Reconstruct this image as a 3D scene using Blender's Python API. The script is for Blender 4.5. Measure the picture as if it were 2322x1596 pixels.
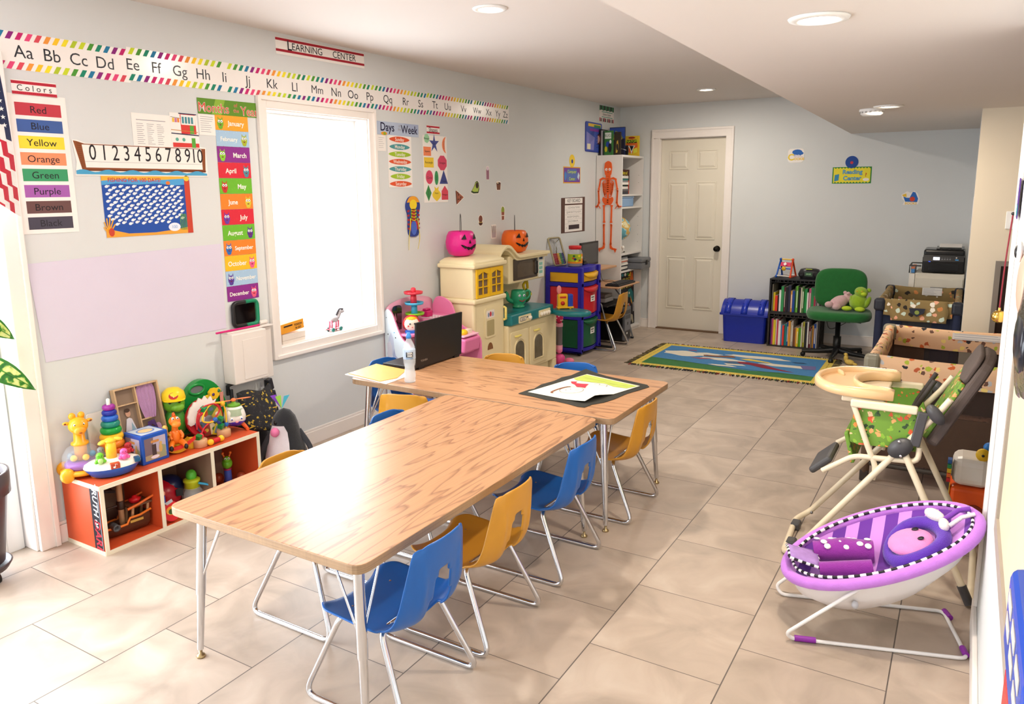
import bpy, bmesh, math, random
from mathutils import Matrix, Vector, Euler
random.seed(7)
PI = math.pi
S = bpy.context.scene
C = S.collection
for o in list(bpy.data.objects): bpy.data.objects.remove(o)

# ---------------------------------------------------------------- camera
cd = bpy.data.cameras.new('camera'); cam = bpy.data.objects.new('camera', cd); C.objects.link(cam)
yaw, pit, rol = 0.53991, 0.17774, -0.00945
fw = Vector((-math.sin(yaw)*math.cos(pit), math.cos(yaw)*math.cos(pit), -math.sin(pit)))
rt = Vector((math.cos(yaw), math.sin(yaw), 0)); up = rt.cross(fw)
r2 = math.cos(rol)*rt + math.sin(rol)*up; u2 = -math.sin(rol)*rt + math.cos(rol)*up
mw = Matrix((( r2.x, u2.x, -fw.x, 3.42184), (r2.y, u2.y, -fw.y, 0.0), (r2.z, u2.z, -fw.z, 1.56278), (0, 0, 0, 1)))
cam.matrix_world = mw
cd.sensor_width = 36; cd.lens = 36*1718.507/2322; cd.shift_y = -60.686/2322; cd.clip_start = .02
S.camera = cam

# ---------------------------------------------------------------- world, exposure
w = bpy.data.worlds.new('world'); S.world = w; w.use_nodes = True
bg = w.node_tree.nodes['Background']; bg.inputs[0].default_value = (0.80, 0.90, 1.0, 1); bg.inputs[1].default_value = 5.5
S.view_settings.view_transform = 'Standard'; S.view_settings.look = 'None'
S.view_settings.gamma = 1; S.view_settings.use_curve_mapping = False
S.view_settings.exposure = 0.0
def area(name, loc, rot, sx, sy, power, col, shape='RECTANGLE', spread=PI):
    l = bpy.data.lights.new(name, 'AREA'); l.shape = shape; l.size = sx; l.size_y = sy; l.energy = power; l.color = col; l.spread = spread
    o = bpy.data.objects.new(name, l); o.location = loc; o.rotation_euler = rot; C.objects.link(o); return o
# daylight entering through the glazed opening on the left and the window (set at the panes, facing in)
area('daylight_glass_door', (-.10, .35, 1.05), (0, -PI/2, 0), 2.0, 2.4, 125, (.93, .96, 1.0))
area('daylight_window', (-.22, 3.48, 1.34), (0, -PI/2, 0), 1.35, .82, 22, (.95, .98, 1.0))
DOWN = [(1.31, 3.34, 2.44, 24), (1.27, 7.07, 2.44, 18), (2.99, 2.51, 2.055, 17), (2.93, 5.45, 2.055, 13), (1.31, .3, 2.44, 12)]  # last entry is an unseen lamp with no fixture
for i, (x, y, z, p) in enumerate(DOWN):
    area('downlight_bulb', (x, y, z-.022), (0, 0, 0), .12, .12, p, (1.0, .86, .70) if i > 1 else (1.0, .90, .78), 'DISK')

# ---------------------------------------------------------------- materials
MATS = {}
def srgb(h):
    if isinstance(h, str):
        h = h.lstrip('#'); c = [int(h[i:i+2], 16)/255 for i in (0, 2, 4)]
    else: c = h
    return tuple(x/12.92 if x <= .04045 else ((x+.055)/1.055)**2.4 for x in c)
def M(col, rough=.5, metal=0, var=.06, scale=14, bump=0, emit=0, alpha=1, trans=0, ior=1.45, coat=0, sheen=0):
    key = (col if isinstance(col, str) else tuple(col), rough, metal, var, scale, bump, emit, alpha, trans, coat, sheen)
    if key in MATS: return MATS[key]
    m = bpy.data.materials.new('mat_%d' % len(MATS)); m.use_nodes = True
    nt = m.node_tree; b = nt.nodes['Principled BSDF']; c = srgb(col)
    b.inputs['Roughness'].default_value = rough; b.inputs['Metallic'].default_value = metal
    b.inputs['IOR'].default_value = ior; b.inputs['Coat Weight'].default_value = coat; b.inputs['Sheen Weight'].default_value = sheen
    b.inputs['Transmission Weight'].default_value = trans; b.inputs['Alpha'].default_value = alpha
    if emit:
        b.inputs['Emission Color'].default_value = (*c, 1); b.inputs['Emission Strength'].default_value = emit
    tc = nt.nodes.new('ShaderNodeTexCoord'); n = nt.nodes.new('ShaderNodeTexNoise'); n.inputs['Scale'].default_value = scale; n.inputs['Detail'].default_value = 3
    nt.links.new(tc.outputs['Object'], n.inputs['Vector'])
    mx = nt.nodes.new('ShaderNodeMix'); mx.data_type = 'RGBA'
    mx.inputs[6].default_value = (*[max(0, x*(1-var)) for x in c], 1); mx.inputs[7].default_value = (*[min(1, x*(1+var)) for x in c], 1)
    nt.links.new(n.outputs['Fac'], mx.inputs[0]); nt.links.new(mx.outputs[2], b.inputs['Base Color'])
    if bump:
        bp = nt.nodes.new('ShaderNodeBump'); bp.inputs['Strength'].default_value = bump; bp.inputs['Distance'].default_value = .01
        n2 = nt.nodes.new('ShaderNodeTexNoise'); n2.inputs['Scale'].default_value = scale*8
        nt.links.new(tc.outputs['Object'], n2.inputs['Vector']); nt.links.new(n2.outputs['Fac'], bp.inputs['Height']); nt.links.new(bp.outputs['Normal'], b.inputs['Normal'])
    MATS[key] = m; return m
def P(col, rough=.35): return M(col, rough, var=.03)            # moulded plastic
def PP(col): return M(col, .7, var=.03)                          # paper / print
def cloth(col, bump=.35): return M(col, .95, var=.12, scale=30, bump=bump, sheen=.3)
def glass(col='ffffff', rough=.02, alpha=.25): return M(col, rough, alpha=alpha, var=0, ior=1.45)
CHROME = M('d8dade', .14, 1, var=.02)
STEEL = M('8d8f93', .35, 1, var=.05)
BLACK = P('17181a', .4)
def nodes_mat(name):
    m = bpy.data.materials.new(name); m.use_nodes = True; nt = m.node_tree
    return m, nt, nt.nodes['Principled BSDF'], nt.links.new
def ramp(nt, stops):
    r = nt.nodes.new('ShaderNodeValToRGB'); e = r.color_ramp.elements
    while len(e) < len(stops): e.new(.5)
    for i, (p, c) in enumerate(stops): e[i].position = p; e[i].color = (*srgb(c), 1)
    return r
def wood(name, a, b_, c_, axis=0, sc=3.2, rough=.28):
    m, nt, b, L = nodes_mat(name)
    tc = nt.nodes.new('ShaderNodeTexCoord'); mp = nt.nodes.new('ShaderNodeMapping')
    s = [9.0, 9.0, 9.0]
    if axis == 3: s = [.8, .8, 90]; axis = 2
    else: s[axis] = 1.1
    mp.inputs['Scale'].default_value = s
    n = nt.nodes.new('ShaderNodeTexNoise'); n.inputs['Scale'].default_value = .55; n.inputs['Detail'].default_value = 4; n.inputs['Roughness'].default_value = .45
    mul = nt.nodes.new('ShaderNodeMath'); mul.operation = 'MULTIPLY'; mul.inputs[1].default_value = sc*5
    fr = nt.nodes.new('ShaderNodeMath'); fr.operation = 'FRACT'
    r = ramp(nt, [(0, b_), (.10, a), (.75, a), (.93, c_), (1, b_)])
    L(tc.outputs['Object'], mp.inputs['Vector']); L(mp.outputs[0], n.inputs['Vector']); L(n.outputs['Fac'], mul.inputs[0]); L(mul.outputs[0], fr.inputs[0]); L(fr.outputs[0], r.inputs[0])
    n2 = nt.nodes.new('ShaderNodeTexNoise'); mp2 = nt.nodes.new('ShaderNodeMapping'); s2 = [130, 130, 130]; s2[axis] = 4; mp2.inputs['Scale'].default_value = s2
    L(tc.outputs['Object'], mp2.inputs['Vector']); L(mp2.outputs[0], n2.inputs['Vector']); n2.inputs['Scale'].default_value = 1
    mx = nt.nodes.new('ShaderNodeMix'); mx.data_type = 'RGBA'; mx.blend_type = 'MULTIPLY'; mx.inputs[0].default_value = .28
    L(r.outputs[0], mx.inputs[6]); L(n2.outputs['Fac'], mx.inputs[7]); 
    br = nt.nodes.new('ShaderNodeBrightContrast'); br.inputs[1].default_value = .04
    L(mx.outputs[2], br.inputs[0]); L(br.outputs[0], b.inputs['Base Color']); b.inputs['Roughness'].default_value = rough
    return m
def patterned(name, base, spots, scale=30, rough=.9):
    """woven fabric print: voronoi blobs of several colours on a base"""
    m, nt, b, L = nodes_mat(name)
    tc = nt.nodes.new('ShaderNodeTexCoord'); nz = nt.nodes.new('ShaderNodeTexNoise'); nz.inputs['Scale'].default_value = scale*1.3
    mxv = nt.nodes.new('ShaderNodeMix'); mxv.data_type = 'VECTOR'; mxv.inputs[0].default_value = .03
    L(tc.outputs['Object'], nz.inputs['Vector']); L(tc.outputs['Object'], mxv.inputs[4]); L(nz.outputs['Color'], mxv.inputs[5])
    v = nt.nodes.new('ShaderNodeTexVoronoi'); v.inputs['Scale'].default_value = scale; L(mxv.outputs[1], v.inputs['Vector'])
    sep = nt.nodes.new('ShaderNodeSeparateColor'); L(v.outputs['Color'], sep.inputs[0])
    k = len(spots); st = [(i/k, c) for i, c in enumerate(spots)]
    r = ramp(nt, st); r.color_ramp.interpolation = 'CONSTANT'; L(sep.outputs[0], r.inputs[0])
    lt = nt.nodes.new('ShaderNodeMath'); lt.operation = 'LESS_THAN'; lt.inputs[1].default_value = .40; L(v.outputs['Distance'], lt.inputs[0])
    mx = nt.nodes.new('ShaderNodeMix'); mx.data_type = 'RGBA'; mx.inputs[6].default_value = (*srgb(base), 1)
    L(lt.outputs[0], mx.inputs[0]); L(r.outputs[0], mx.inputs[7]); L(mx.outputs[2], b.inputs['Base Color']); b.inputs['Roughness'].default_value = rough
    return m

# ---------------------------------------------------------------- mesh builder
class MB:
    def __init__(s): s.v = []; s.f = []; s.m = []; s.mats = []; s.sm = []; s.T = Matrix()
    def mi(s, m):
        if m not in s.mats: s.mats.append(m)
        return s.mats.index(m)
    def add(s, vs, fs, mat, smooth=False):
        n = len(s.v); T = s.T
        s.v += [tuple(T @ Vector(p)) for p in vs]; k = s.mi(mat)
        for f in fs: s.f.append([i+n for i in f]); s.m.append(k); s.sm.append(smooth)
        return s
    def box(s, x0, x1, y0, y1, z0, z1, mat):
        v = [(x, y, z) for z in (z0, z1) for y in (y0, y1) for x in (x0, x1)]
        return s.add(v, [(0, 2, 3, 1), (4, 5, 7, 6), (0, 1, 5, 4), (2, 6, 7, 3), (0, 4, 6, 2), (1, 3, 7, 5)], mat)
    def tube(s, pts, r, mat, seg=8, closed=False, sub=0):
        pts = [Vector(p) for p in pts]
        if sub: pts = smooth_path(pts, sub, closed)
        n = len(pts); rs = r if isinstance(r, (list, tuple)) else [r]*n
        if len(rs) != n: rs = [rs[0] + (rs[-1]-rs[0])*i/(n-1) for i in range(n)]
        vs = []; fs = []; prev = None
        for i, p in enumerate(pts):
            a = pts[(i-1) % n] if (closed or i) else pts[0]; b = pts[(i+1) % n] if (closed or i < n-1) else pts[-1]
            t = (b-a); t = t.normalized() if t.length > 1e-9 else Vector((0, 0, 1))
            if prev is None:
                u = t.cross(Vector((0, 0, 1)));
                if u.length < 1e-3: u = t.cross(Vector((1, 0, 0)))
            else: u = prev - t*prev.dot(t)
            u.normalize(); prev = u; w_ = t.cross(u)
            for j in range(seg):
                q = 2*PI*j/seg; vs.append(p + (u*math.cos(q)+w_*math.sin(q))*rs[i])
        m = n if closed else n-1
        for i in range(m):
            for j in range(seg):
                a = i*seg+j; b = i*seg+(j+1) % seg; c = ((i+1) % n)*seg+(j+1) % seg; d = ((i+1) % n)*seg+j
                fs.append((a, b, c, d))
        s.add(vs, fs, mat, True)
        if not closed:
            s.add(vs[:seg], [tuple(range(seg-1, -1, -1))], mat); s.add(vs[-seg:], [tuple(range(seg))], mat)
        return s
    def lathe(s, prof, mat, c=(0, 0, 0), seg=20, axis='z', sx=1, sy=1, smooth=True):
        vs = []; fs = []
        for r, z in prof:
            for j in range(seg):
                q = 2*PI*j/seg; x, y = r*math.cos(q)*sx, r*math.sin(q)*sy
                p = (x, y, z) if axis == 'z' else ((z, x, y) if axis == 'x' else (y, z, x))
                vs.append((p[0]+c[0], p[1]+c[1], p[2]+c[2]))
        n = len(prof)
        for i in range(n-1):
            for j in range(seg):
                fs.append((i*seg+j, i*seg+(j+1) % seg, (i+1)*seg+(j+1) % seg, (i+1)*seg+j))
        if prof[0][0] > 1e-5: fs.append(tuple(range(seg-1, -1, -1)))
        if prof[-1][0] > 1e-5: fs.append(tuple((n-1)*seg+j for j in range(seg)))
        return s.add(vs, fs, mat, smooth)
    def cyl(s, c, r, h, mat, seg=16, axis='z'):
        return s.lathe([(r, 0), (r, h)], mat, c, seg, axis, smooth=False)
    def ell(s, c, r, mat, seg=14, rot=None):
        if not isinstance(r, (list, tuple)): r = (r, r, r)
        vs = []; fs = []; n = seg//2+1
        R = Euler(rot).to_matrix() if rot else Matrix.Identity(3)
        for i in range(n+1):
            a = PI*i/n-PI/2
            for j in range(seg):
                q = 2*PI*j/seg
                vs.append(Vector(c) + R @ Vector((r[0]*math.cos(a)*math.cos(q), r[1]*math.cos(a)*math.sin(q), r[2]*math.sin(a))))
        for i in range(n):
            for j in range(seg): fs.append((i*seg+j, i*seg+(j+1) % seg, (i+1)*seg+(j+1) % seg, (i+1)*seg+j))
        return s.add(vs, fs, mat, True)
    def prism(s, poly, z0, z1, mat, side=None):
        """polygon in local xy extruded from z0 to z1"""
        n = len(poly)
        if sum(poly[i][0]*poly[(i+1) % n][1]-poly[(i+1) % n][0]*poly[i][1] for i in range(n)) < 0: poly = poly[::-1]
        vs = [(x, y, z0) for x, y in poly]+[(x, y, z1) for x, y in poly]
        s.add(vs, [tuple(range(n, 2*n)), tuple(range(n-1, -1, -1))], mat)
        return s.add(vs, [(i, (i+1) % n, n+(i+1) % n, n+i) for i in range(n)], side or mat)
    def face(s, poly, z, mat):
        n = len(poly)
        if sum(poly[i][0]*poly[(i+1) % n][1]-poly[(i+1) % n][0]*poly[i][1] for i in range(n)) < 0: poly = poly[::-1]
        return s.add([(x, y, z) for x, y in poly], [tuple(range(n))], mat)
    def rect(s, x0, x1, y0, y1, z, mat): return s.face([(x0, y0), (x1, y0), (x1, y1), (x0, y1)], z, mat)
    def disc(s, cx, cy, rx, ry, z, mat, seg=16, rot=0):
        return s.face([(cx+rx*math.cos(2*PI*i/seg)*math.cos(rot)-ry*math.sin(2*PI*i/seg)*math.sin(rot), cy+rx*math.cos(2*PI*i/seg)*math.sin(rot)+ry*math.sin(2*PI*i/seg)*math.cos(rot)) for i in range(seg)], z, mat)
    def sheet(s, grid, mat, smooth=True, thick=0, closed_u=False):
        """grid[i][j] of points -> surface"""
        n, m = len(grid), len(grid[0]); vs = [p for row in grid for p in row]; fs = []
        for i in range(n-1):
            for j in range(m-1 if not closed_u else m):
                fs.append((i*m+j, i*m+(j+1) % m, (i+1)*m+(j+1) % m, (i+1)*m+j))
        return s.add(vs, fs, mat, smooth)
    def text(s, txt, size, x, y, z, mat, align='CENTER', bold=0, shear=0, sx=1, rot=0):
        me = text_mesh(txt, align, bold, shear)
        R = Matrix.Rotation(rot, 2)
        vs = []
        for v in me[0]:
            q = R @ Vector((v[0]*size*sx, v[1]*size)); vs.append((x+q.x, y+q.y, z))
        return s.add(vs, me[1], mat)
    def line(s, pts, wd, z, mat):
        """flat stroke drawn in local xy"""
        pts = [Vector(p) for p in pts]
        L_, R_ = [], []
        for i, p in enumerate(pts):
            a = pts[max(0, i-1)]; b = pts[min(len(pts)-1, i+1)]; t = (b-a).normalized(); n = Vector((-t.y, t.x))*wd/2
            L_.append((p.x+n.x, p.y+n.y, z)); R_.append((p.x-n.x, p.y-n.y, z))
        k = len(pts); return s.add(L_+R_, [(k+i, k+i+1, i+1, i) for i in range(k-1)], mat)
    def build(s, name, parent=None, bevel=0, sub=0, loc=None, rot=None, solid=0, seg=2, auto=False):
        me = bpy.data.meshes.new(name); me.from_pydata(s.v, [], s.f)
        for m in s.mats: me.materials.append(m)
        me.polygons.foreach_set('material_index', s.m); me.polygons.foreach_set('use_smooth', s.sm)
        me.update(); o = bpy.data.objects.new(name, me); C.objects.link(o)
        if parent: o.parent = parent
        if loc is not None: o.location = loc
        if rot is not None: o.rotation_euler = rot
        if solid:
            q = o.modifiers.new('s', 'SOLIDIFY'); q.thickness = solid; q.offset = 0
        if bevel:
            w_ = o.modifiers.new('w', 'WELD'); w_.merge_threshold = 1e-5
            q = o.modifiers.new('b', 'BEVEL'); q.width = bevel; q.segments = seg; q.limit_method = 'ANGLE'; q.angle_limit = .6; q.harden_normals = False
        if sub:
            q = o.modifiers.new('u', 'SUBSURF'); q.levels = sub; q.render_levels = sub
        return o
_TC = {}
def text_mesh(txt, align='CENTER', bold=0, shear=0):
    k = (txt, align, bold, shear)
    if k in _TC: return _TC[k]
    cu = bpy.data.curves.new('t', 'FONT'); cu.body = txt; cu.size = 1; cu.align_x = align; cu.align_y = 'CENTER'; cu.offset = bold; cu.shear = shear; cu.resolution_u = 3
    o = bpy.data.objects.new('t', cu); C.objects.link(o)
    me = bpy.data.meshes.new_from_object(o.evaluated_get(bpy.context.evaluated_depsgraph_get()))
    r = ([tuple(v.co) for v in me.vertices], [tuple(p.vertices) for p in me.polygons])
    bpy.data.objects.remove(o); bpy.data.curves.remove(cu); bpy.data.meshes.remove(me)
    _TC[k] = r; return r
def smooth_path(pts, sub, closed=False):
    n = len(pts); out = []
    for i in range(n if closed else n-1):
        p0 = pts[(i-1) % n] if (closed or i) else pts[0]; p1 = pts[i]; p2 = pts[(i+1) % n]; p3 = pts[(i+2) % n] if (closed or i < n-2) else pts[-1]
        for k in range(sub):
            t = k/sub; t2 = t*t; t3 = t2*t
            out.append(.5*((2*p1)+(p2-p0)*t+(2*p0-5*p1+4*p2-p3)*t2+(3*p1-p0-3*p2+p3)*t3))
    if not closed: out.append(pts[-1])
    return out
def fillet(pts, r, k=5, closed=False):
    """round the corners of a polyline (2D or 3D)"""
    pts = [Vector(p) for p in pts]; n = len(pts); out = []
    for i, p in enumerate(pts):
        if not closed and i in (0, n-1): out.append(p); continue
        a = pts[i-1]; b = pts[(i+1) % n]; rr = r[i] if isinstance(r, (list, tuple)) else r
        da = (a-p); db = (b-p); d = min(rr, da.length*.49, db.length*.49)
        if d <= 0: out.append(p); continue
        A = p+da.normalized()*d; B = p+db.normalized()*d
        for j in range(k+1):
            t = j/k; out.append(A*(1-t)**2+p*2*t*(1-t)+B*t*t)
    return out
def rrect(x0, x1, y0, y1, r, k=4): return [tuple(p) for p in fillet([(x0, y0), (x1, y0), (x1, y1), (x0, y1)], r*1.2, k, True)]
def frame(o, u, v):
    u = Vector(u).normalized(); v = Vector(v); v = (v-u*v.dot(u)).normalized(); n = u.cross(v)
    return Matrix(((u.x, v.x, n.x, o[0]), (u.y, v.y, n.y, o[1]), (u.z, v.z, n.z, o[2]), (0, 0, 0, 1)))
def tag(o, label=None, cat=None, group=None, kind=None):
    if label: o['label'] = label
    if cat: o['category'] = cat
    if group: o['group'] = group
    if kind: o['kind'] = kind
    return o
def thing(name, label, cat, loc=(0, 0, 0), rz=0, group=None, rot=None, parent=None):
    o = bpy.data.objects.new(name, None); o.empty_display_size = .05; C.objects.link(o)
    o.location = loc; o.rotation_euler = rot or (0, 0, rz)
    return tag(o, label, cat, group)
def struct(o): o['kind'] = 'structure'; return o
def dup(root, loc=None, rz=None, label=None, group=None, rot=None):
    def cp(o, par):
        c = o.copy(); C.objects.link(c); c.parent = par
        for ch in list(o.children): cp(ch, c)
        return c
    r = cp(root, None)
    if loc is not None: r.location = loc
    if rz is not None: r.rotation_euler = (0, 0, rz)
    if rot is not None: r.rotation_euler = rot
    if label: r['label'] = label
    if group: r['group'] = group
    return r

# ================================================================ ROOM
H, HS = 2.44, 2.055
WALL = M('dadddd', .85, var=.025, scale=3, bump=.06)
WALLB = M('e2d6c0', .85, var=.02, scale=3, bump=.06)
CEIL = M('ddd6d0', .9, var=.015, scale=2)
TRIM = M('f3ece6', .45, var=.03, scale=6)
def floor_mat():
    m, nt, b, L = nodes_mat('floor_tile')
    tc = nt.nodes.new('ShaderNodeTexCoord'); sp = nt.nodes.new('ShaderNodeSeparateXYZ'); L(tc.outputs['Object'], sp.inputs[0])
    def math_(op, a, b_=None, c_=None):
        n = nt.nodes.new('ShaderNodeMath'); n.operation = op
        for i, q in enumerate((a, b_, c_)):
            if q is None: continue
            if isinstance(q, (int, float)): n.inputs[i].default_value = q
            else: L(q, n.inputs[i])
        return n.outputs[0]
    Wt, Lt = .4572, .4599
    xs = math_('DIVIDE', math_('SUBTRACT', sp.outputs[0], 1.95-Wt*8), Wt); col = math_('FLOOR', xs); fx = math_('FRACT', xs)
    off = math_('MULTIPLY', math_('MODULO', col, 2), .5)
    ys = math_('ADD', math_('DIVIDE', math_('SUBTRACT', sp.outputs[1], 2.8905-Lt*20), Lt), off); row = math_('FLOOR', ys); fy = math_('FRACT', ys)
    ex = math_('MULTIPLY', math_('MINIMUM', fx, math_('SUBTRACT', 1, fx)), Wt); ey = math_('MULTIPLY', math_('MINIMUM', fy, math_('SUBTRACT', 1, fy)), Lt)
    e = math_('MINIMUM', math_('MULTIPLY', ex, 1.0), math_('MULTIPLY', ey, 1.35))
    g = math_('LESS_THAN', e, .0021)
    cmb = nt.nodes.new('ShaderNodeCombineXYZ'); L(col, cmb.inputs[0]); L(row, cmb.inputs[1])
    wn = nt.nodes.new('ShaderNodeTexWhiteNoise'); wn.noise_dimensions = '3D'; L(cmb.outputs[0], wn.inputs[0])
    n1 = nt.nodes.new('ShaderNodeTexNoise'); n1.inputs['Scale'].default_value = 5; n1.inputs['Detail'].default_value = 6; n1.inputs['Distortion'].default_value = .8
    mp = nt.nodes.new('ShaderNodeVectorMath'); mp.operation = 'ADD'; L(tc.outputs['Object'], mp.inputs[0]); L(wn.outputs['Color'], mp.inputs[1]); L(mp.outputs[0], n1.inputs['Vector'])
    r = ramp(nt, [(.3, 'a69788'), (.55, 'bbaa9a'), (.8, 'cbbdae')]); L(n1.outputs['Fac'], r.inputs[0])
    hv = nt.nodes.new('ShaderNodeHueSaturation'); L(r.outputs[0], hv.inputs['Color']); L(math_('ADD', math_('MULTIPLY', wn.outputs['Value'], .08), .96), hv.inputs['Value'])
    mx = nt.nodes.new('ShaderNodeMix'); mx.data_type = 'RGBA'; L(g, mx.inputs[0]); L(hv.outputs[0], mx.inputs[6]); mx.inputs[7].default_value = (*srgb('5f5650'), 1)
    L(mx.outputs[2], b.inputs['Base Color'])
    rr = math_('ADD', .30, math_('MULTIPLY', n1.outputs['Fac'], .22)); L(rr, b.inputs['Roughness'])
    bp = nt.nodes.new('ShaderNodeBump'); bp.inputs['Strength'].default_value = .35; bp.inputs['Distance'].default_value = .002; L(math_('SUBTRACT', 1, g), bp.inputs['Height']); L(bp.outputs[0], b.inputs['Normal'])
    return m
FLOOR = floor_mat()
b = MB().box(-.15, 5.2, -1.7, 8.25, -.12, 0, FLOOR); struct(b.build('floor'))
# ceiling: main slab and the dropped part on the right in one mesh
b = MB(); b.box(-.15, 5.2, -1.7, 8.25, H, H+.12, CEIL)
b.prism([(2.62, -1.7), (2.385, 8.09), (5.2, 8.09), (5.2, -1.7)], HS, H+.001, CEIL); struct(b.build('ceiling'))
# left wall with glass door opening (y -.9..1.60) and window (3.05..3.90, .655..2.02)
DY0, DY1, DZ = -1.1, 1.615, 2.06
WY0, WY1, WZ0, WZ1 = 3.047, 3.90, .655, 2.022
b = MB()
for y0, y1, z0, z1 in ((-1.7, DY0, 0, H), (DY0, DY1, DZ, H), (DY1, WY0, 0, H), (WY0, WY1, 0, WZ0), (WY0, WY1, WZ1, H), (WY1, 8.25, 0, H)):
    b.box(-.14, 0, y0, y1, z0, z1, WALL)
struct(b.build('wall_left'))
b = MB(); b.box(0, .478-.02, 8.09, 8.21, 0, H, WALL); b.box(.458, 1.205, 8.09, 8.21, 2.09, H, WALL); b.box(1.205, 5.2, 8.09, 8.21, 0, H, WALL); struct(b.build('wall_back'))
b = MB(); b.box(3.44, 3.56, 6.02, 8.09, 0, HS, WALL); b.box(3.4402, 5.2, 6.018, 6.14, 0, HS, WALLB); struct(b.build('wall_partition'))
b = MB(); b.box(3.56, 3.68, -1.7, 3.0, 0, HS, WALL); struct(b.build('wall_right'))
b = MB(); b.box(5.08, 5.2, -1.7, 8.2, 0, H, WALLB); struct(b.build('wall_far_right'))
b = MB(); b.box(-.15, 5.2, -1.82, -1.7, 0, H, WALL); struct(b.build('wall_rear'))
# baseboards
def bboard(name, x0, x1, y0, y1, ax):
    b = MB(); b.box(x0, x1, y0, y1, 0, .085, TRIM)
    if ax == 'y': b.box(x0, (x0+x1)/2 if x0 >= 0 and x0 < 1 else x1, y0, y1, .085, .10, TRIM)
    else: b.box(x0, x1, (y0+y1)/2, y1, .085, .10, TRIM)
    return struct(b.build(name, bevel=.003))
bboard('baseboard_left', 0, .014, 1.70, 8.09, 'y'); bboard('baseboard_back', 0.014, .38, 8.076, 8.09, 'x'); bboard('baseboard_back.001', 1.285, 3.44, 8.076, 8.09, 'x')
b = MB(); b.box(3.545, 3.56, .2, 3.0, 0, .10, TRIM); struct(b.build('baseboard_right', bevel=.004))
b = MB(); b.box(3.44, 3.9, 6.004, 6.018, 0, .09, TRIM); struct(b.build('baseboard_partition', bevel=.004))
# glass door opening on the left: casing, jamb, frame and panes
b = MB(); b.box(0, .022, DY1-.005, DY1+.078, 0, DZ+.07, TRIM); b.box(0, .030, DY1+.055, DY1+.078, 0, DZ+.07, TRIM); b.box(0, .022, DY0-.07, DY1, DZ, DZ+.07, TRIM); b.box(0, .022, DY0-.07, DY0, 0, DZ, TRIM)
b.box(-.14, 0, DY1-.015, DY1, 0, DZ, TRIM); b.box(-.14, 0, DY0, DY0+.015, 0, DZ, TRIM); b.box(-.14, 0, DY0, DY1, DZ-.015, DZ, TRIM); struct(b.build('trim_1', bevel=.004))
WHITE = M('f4f4f2', .4, var=.02)
g = thing('door_2', None, None, (-.11, 0, 0)); g['kind'] = 'structure'
b = MB()
for y0, y1 in ((DY0+.02, DY0+.09), (.22, .30), (DY1-.09, DY1-.02)): b.box(-.02, .02, y0, y1, .0, DZ-.02, WHITE)
b.box(-.02, .02, DY0+.09, DY1-.09, 0, .09, WHITE); b.box(-.02, .02, DY0+.09, DY1-.09, DZ-.09, DZ-.02, WHITE); struct(b.build('door_frame', g, bevel=.003))
b = MB(); b.box(-.003, .003, DY0+.09, .22, .09, DZ-.09, glass(alpha=.06)); struct(b.build('glass_pane', g)); 
b = MB(); b.box(-.003, .003, .30, DY1-.09, .09, DZ-.09, glass(alpha=.06)); struct(b.build('glass_pane', g))
# window
g = thing('window_1', None, None, (0, 3.47, 1.34)); g['kind'] = 'structure'
b = MB(); cw = .062
def ringbox(b, y0, y1, z0, z1, wd, x0, x1, mat):
    b.box(x0, x1, y0-wd, y0, z0-wd, z1+wd, mat); b.box(x0, x1, y1, y1+wd, z0-wd, z1+wd, mat); b.box(x0, x1, y0, y1, z1, z1+wd, mat); b.box(x0, x1, y0, y1, z0-wd, z0, mat)
o_ = (3.47, 1.34)
ringbox(b, WY0-o_[0]+.004, WY1-o_[0]-.004, WZ0-o_[1]+.004, WZ1-o_[1]-.004, cw, 0, .014, TRIM)
ringbox(b, WY0-o_[0]-.040, WY1-o_[0]+.040, WZ0-o_[1]-.040, WZ1-o_[1]+.040, .022, .0, .026, TRIM)
struct(b.build('window_casing', g, bevel=.004))
b = MB(); ringbox(b, WY0-o_[0]+.012, WY1-o_[0]-.012, WZ0-o_[1]+.012, WZ1-o_[1]-.012, .012, -.14, 0, TRIM); struct(b.build('window_jamb', g))
b = MB(); ringbox(b, WY0-o_[0]+.045, WY1-o_[0]-.045, WZ0-o_[1]+.045, WZ1-o_[1]-.045, .033, -.135, -.105, WHITE); struct(b.build('window_sash', g, bevel=.002))
b = MB(); b.box(-.122, -.118, WY0-o_[0]+.045, WY1-o_[0]-.045, WZ0-o_[1]+.045, WZ1-o_[1]-.045, glass(alpha=.06)); struct(b.build('window_pane', g))
# back door
DX0, DX1, DH = .478, 1.188, 2.08
DOORM = M('e3dccb', .45, var=.02, scale=5)
b = MB(); b.box(.458, .480, 8.091, 8.21, 0, 2.078, TRIM); b.box(1.187, 1.205, 8.091, 8.21, 0, 2.078, TRIM); b.box(.458, 1.205, 8.091, 8.21, 2.078, 2.0899, TRIM); b.box(.43, 1.23, 8.211, 8.24, 0, 2.12, TRIM)  # last box is an added unseen backing that blocks sky light above the leaf
b.box(.385, .475, 8.068, 8.09, 0, 2.09, TRIM); b.box(1.192, 1.275, 8.068, 8.09, 0, 2.09, TRIM); b.box(.385, 1.275, 8.068, 8.0899, 2.09, 2.183, TRIM)
b.box(.386, .41, 8.060, 8.0679, 0, 2.159, TRIM); b.box(1.250, 1.274, 8.060, 8.0679, 0, 2.159, TRIM); b.box(.386, 1.274, 8.060, 8.0679, 2.159, 2.182, TRIM)
struct(b.build('trim_2', bevel=.004))
g = thing('door_1', None, None, (DX0+.355, 8.13, .012)); g['kind'] = 'structure'
b = MB(); hw = .352
b.box(-hw, hw, 0, .036, 0, 2.065, DOORM)
T0 = b.T
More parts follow.
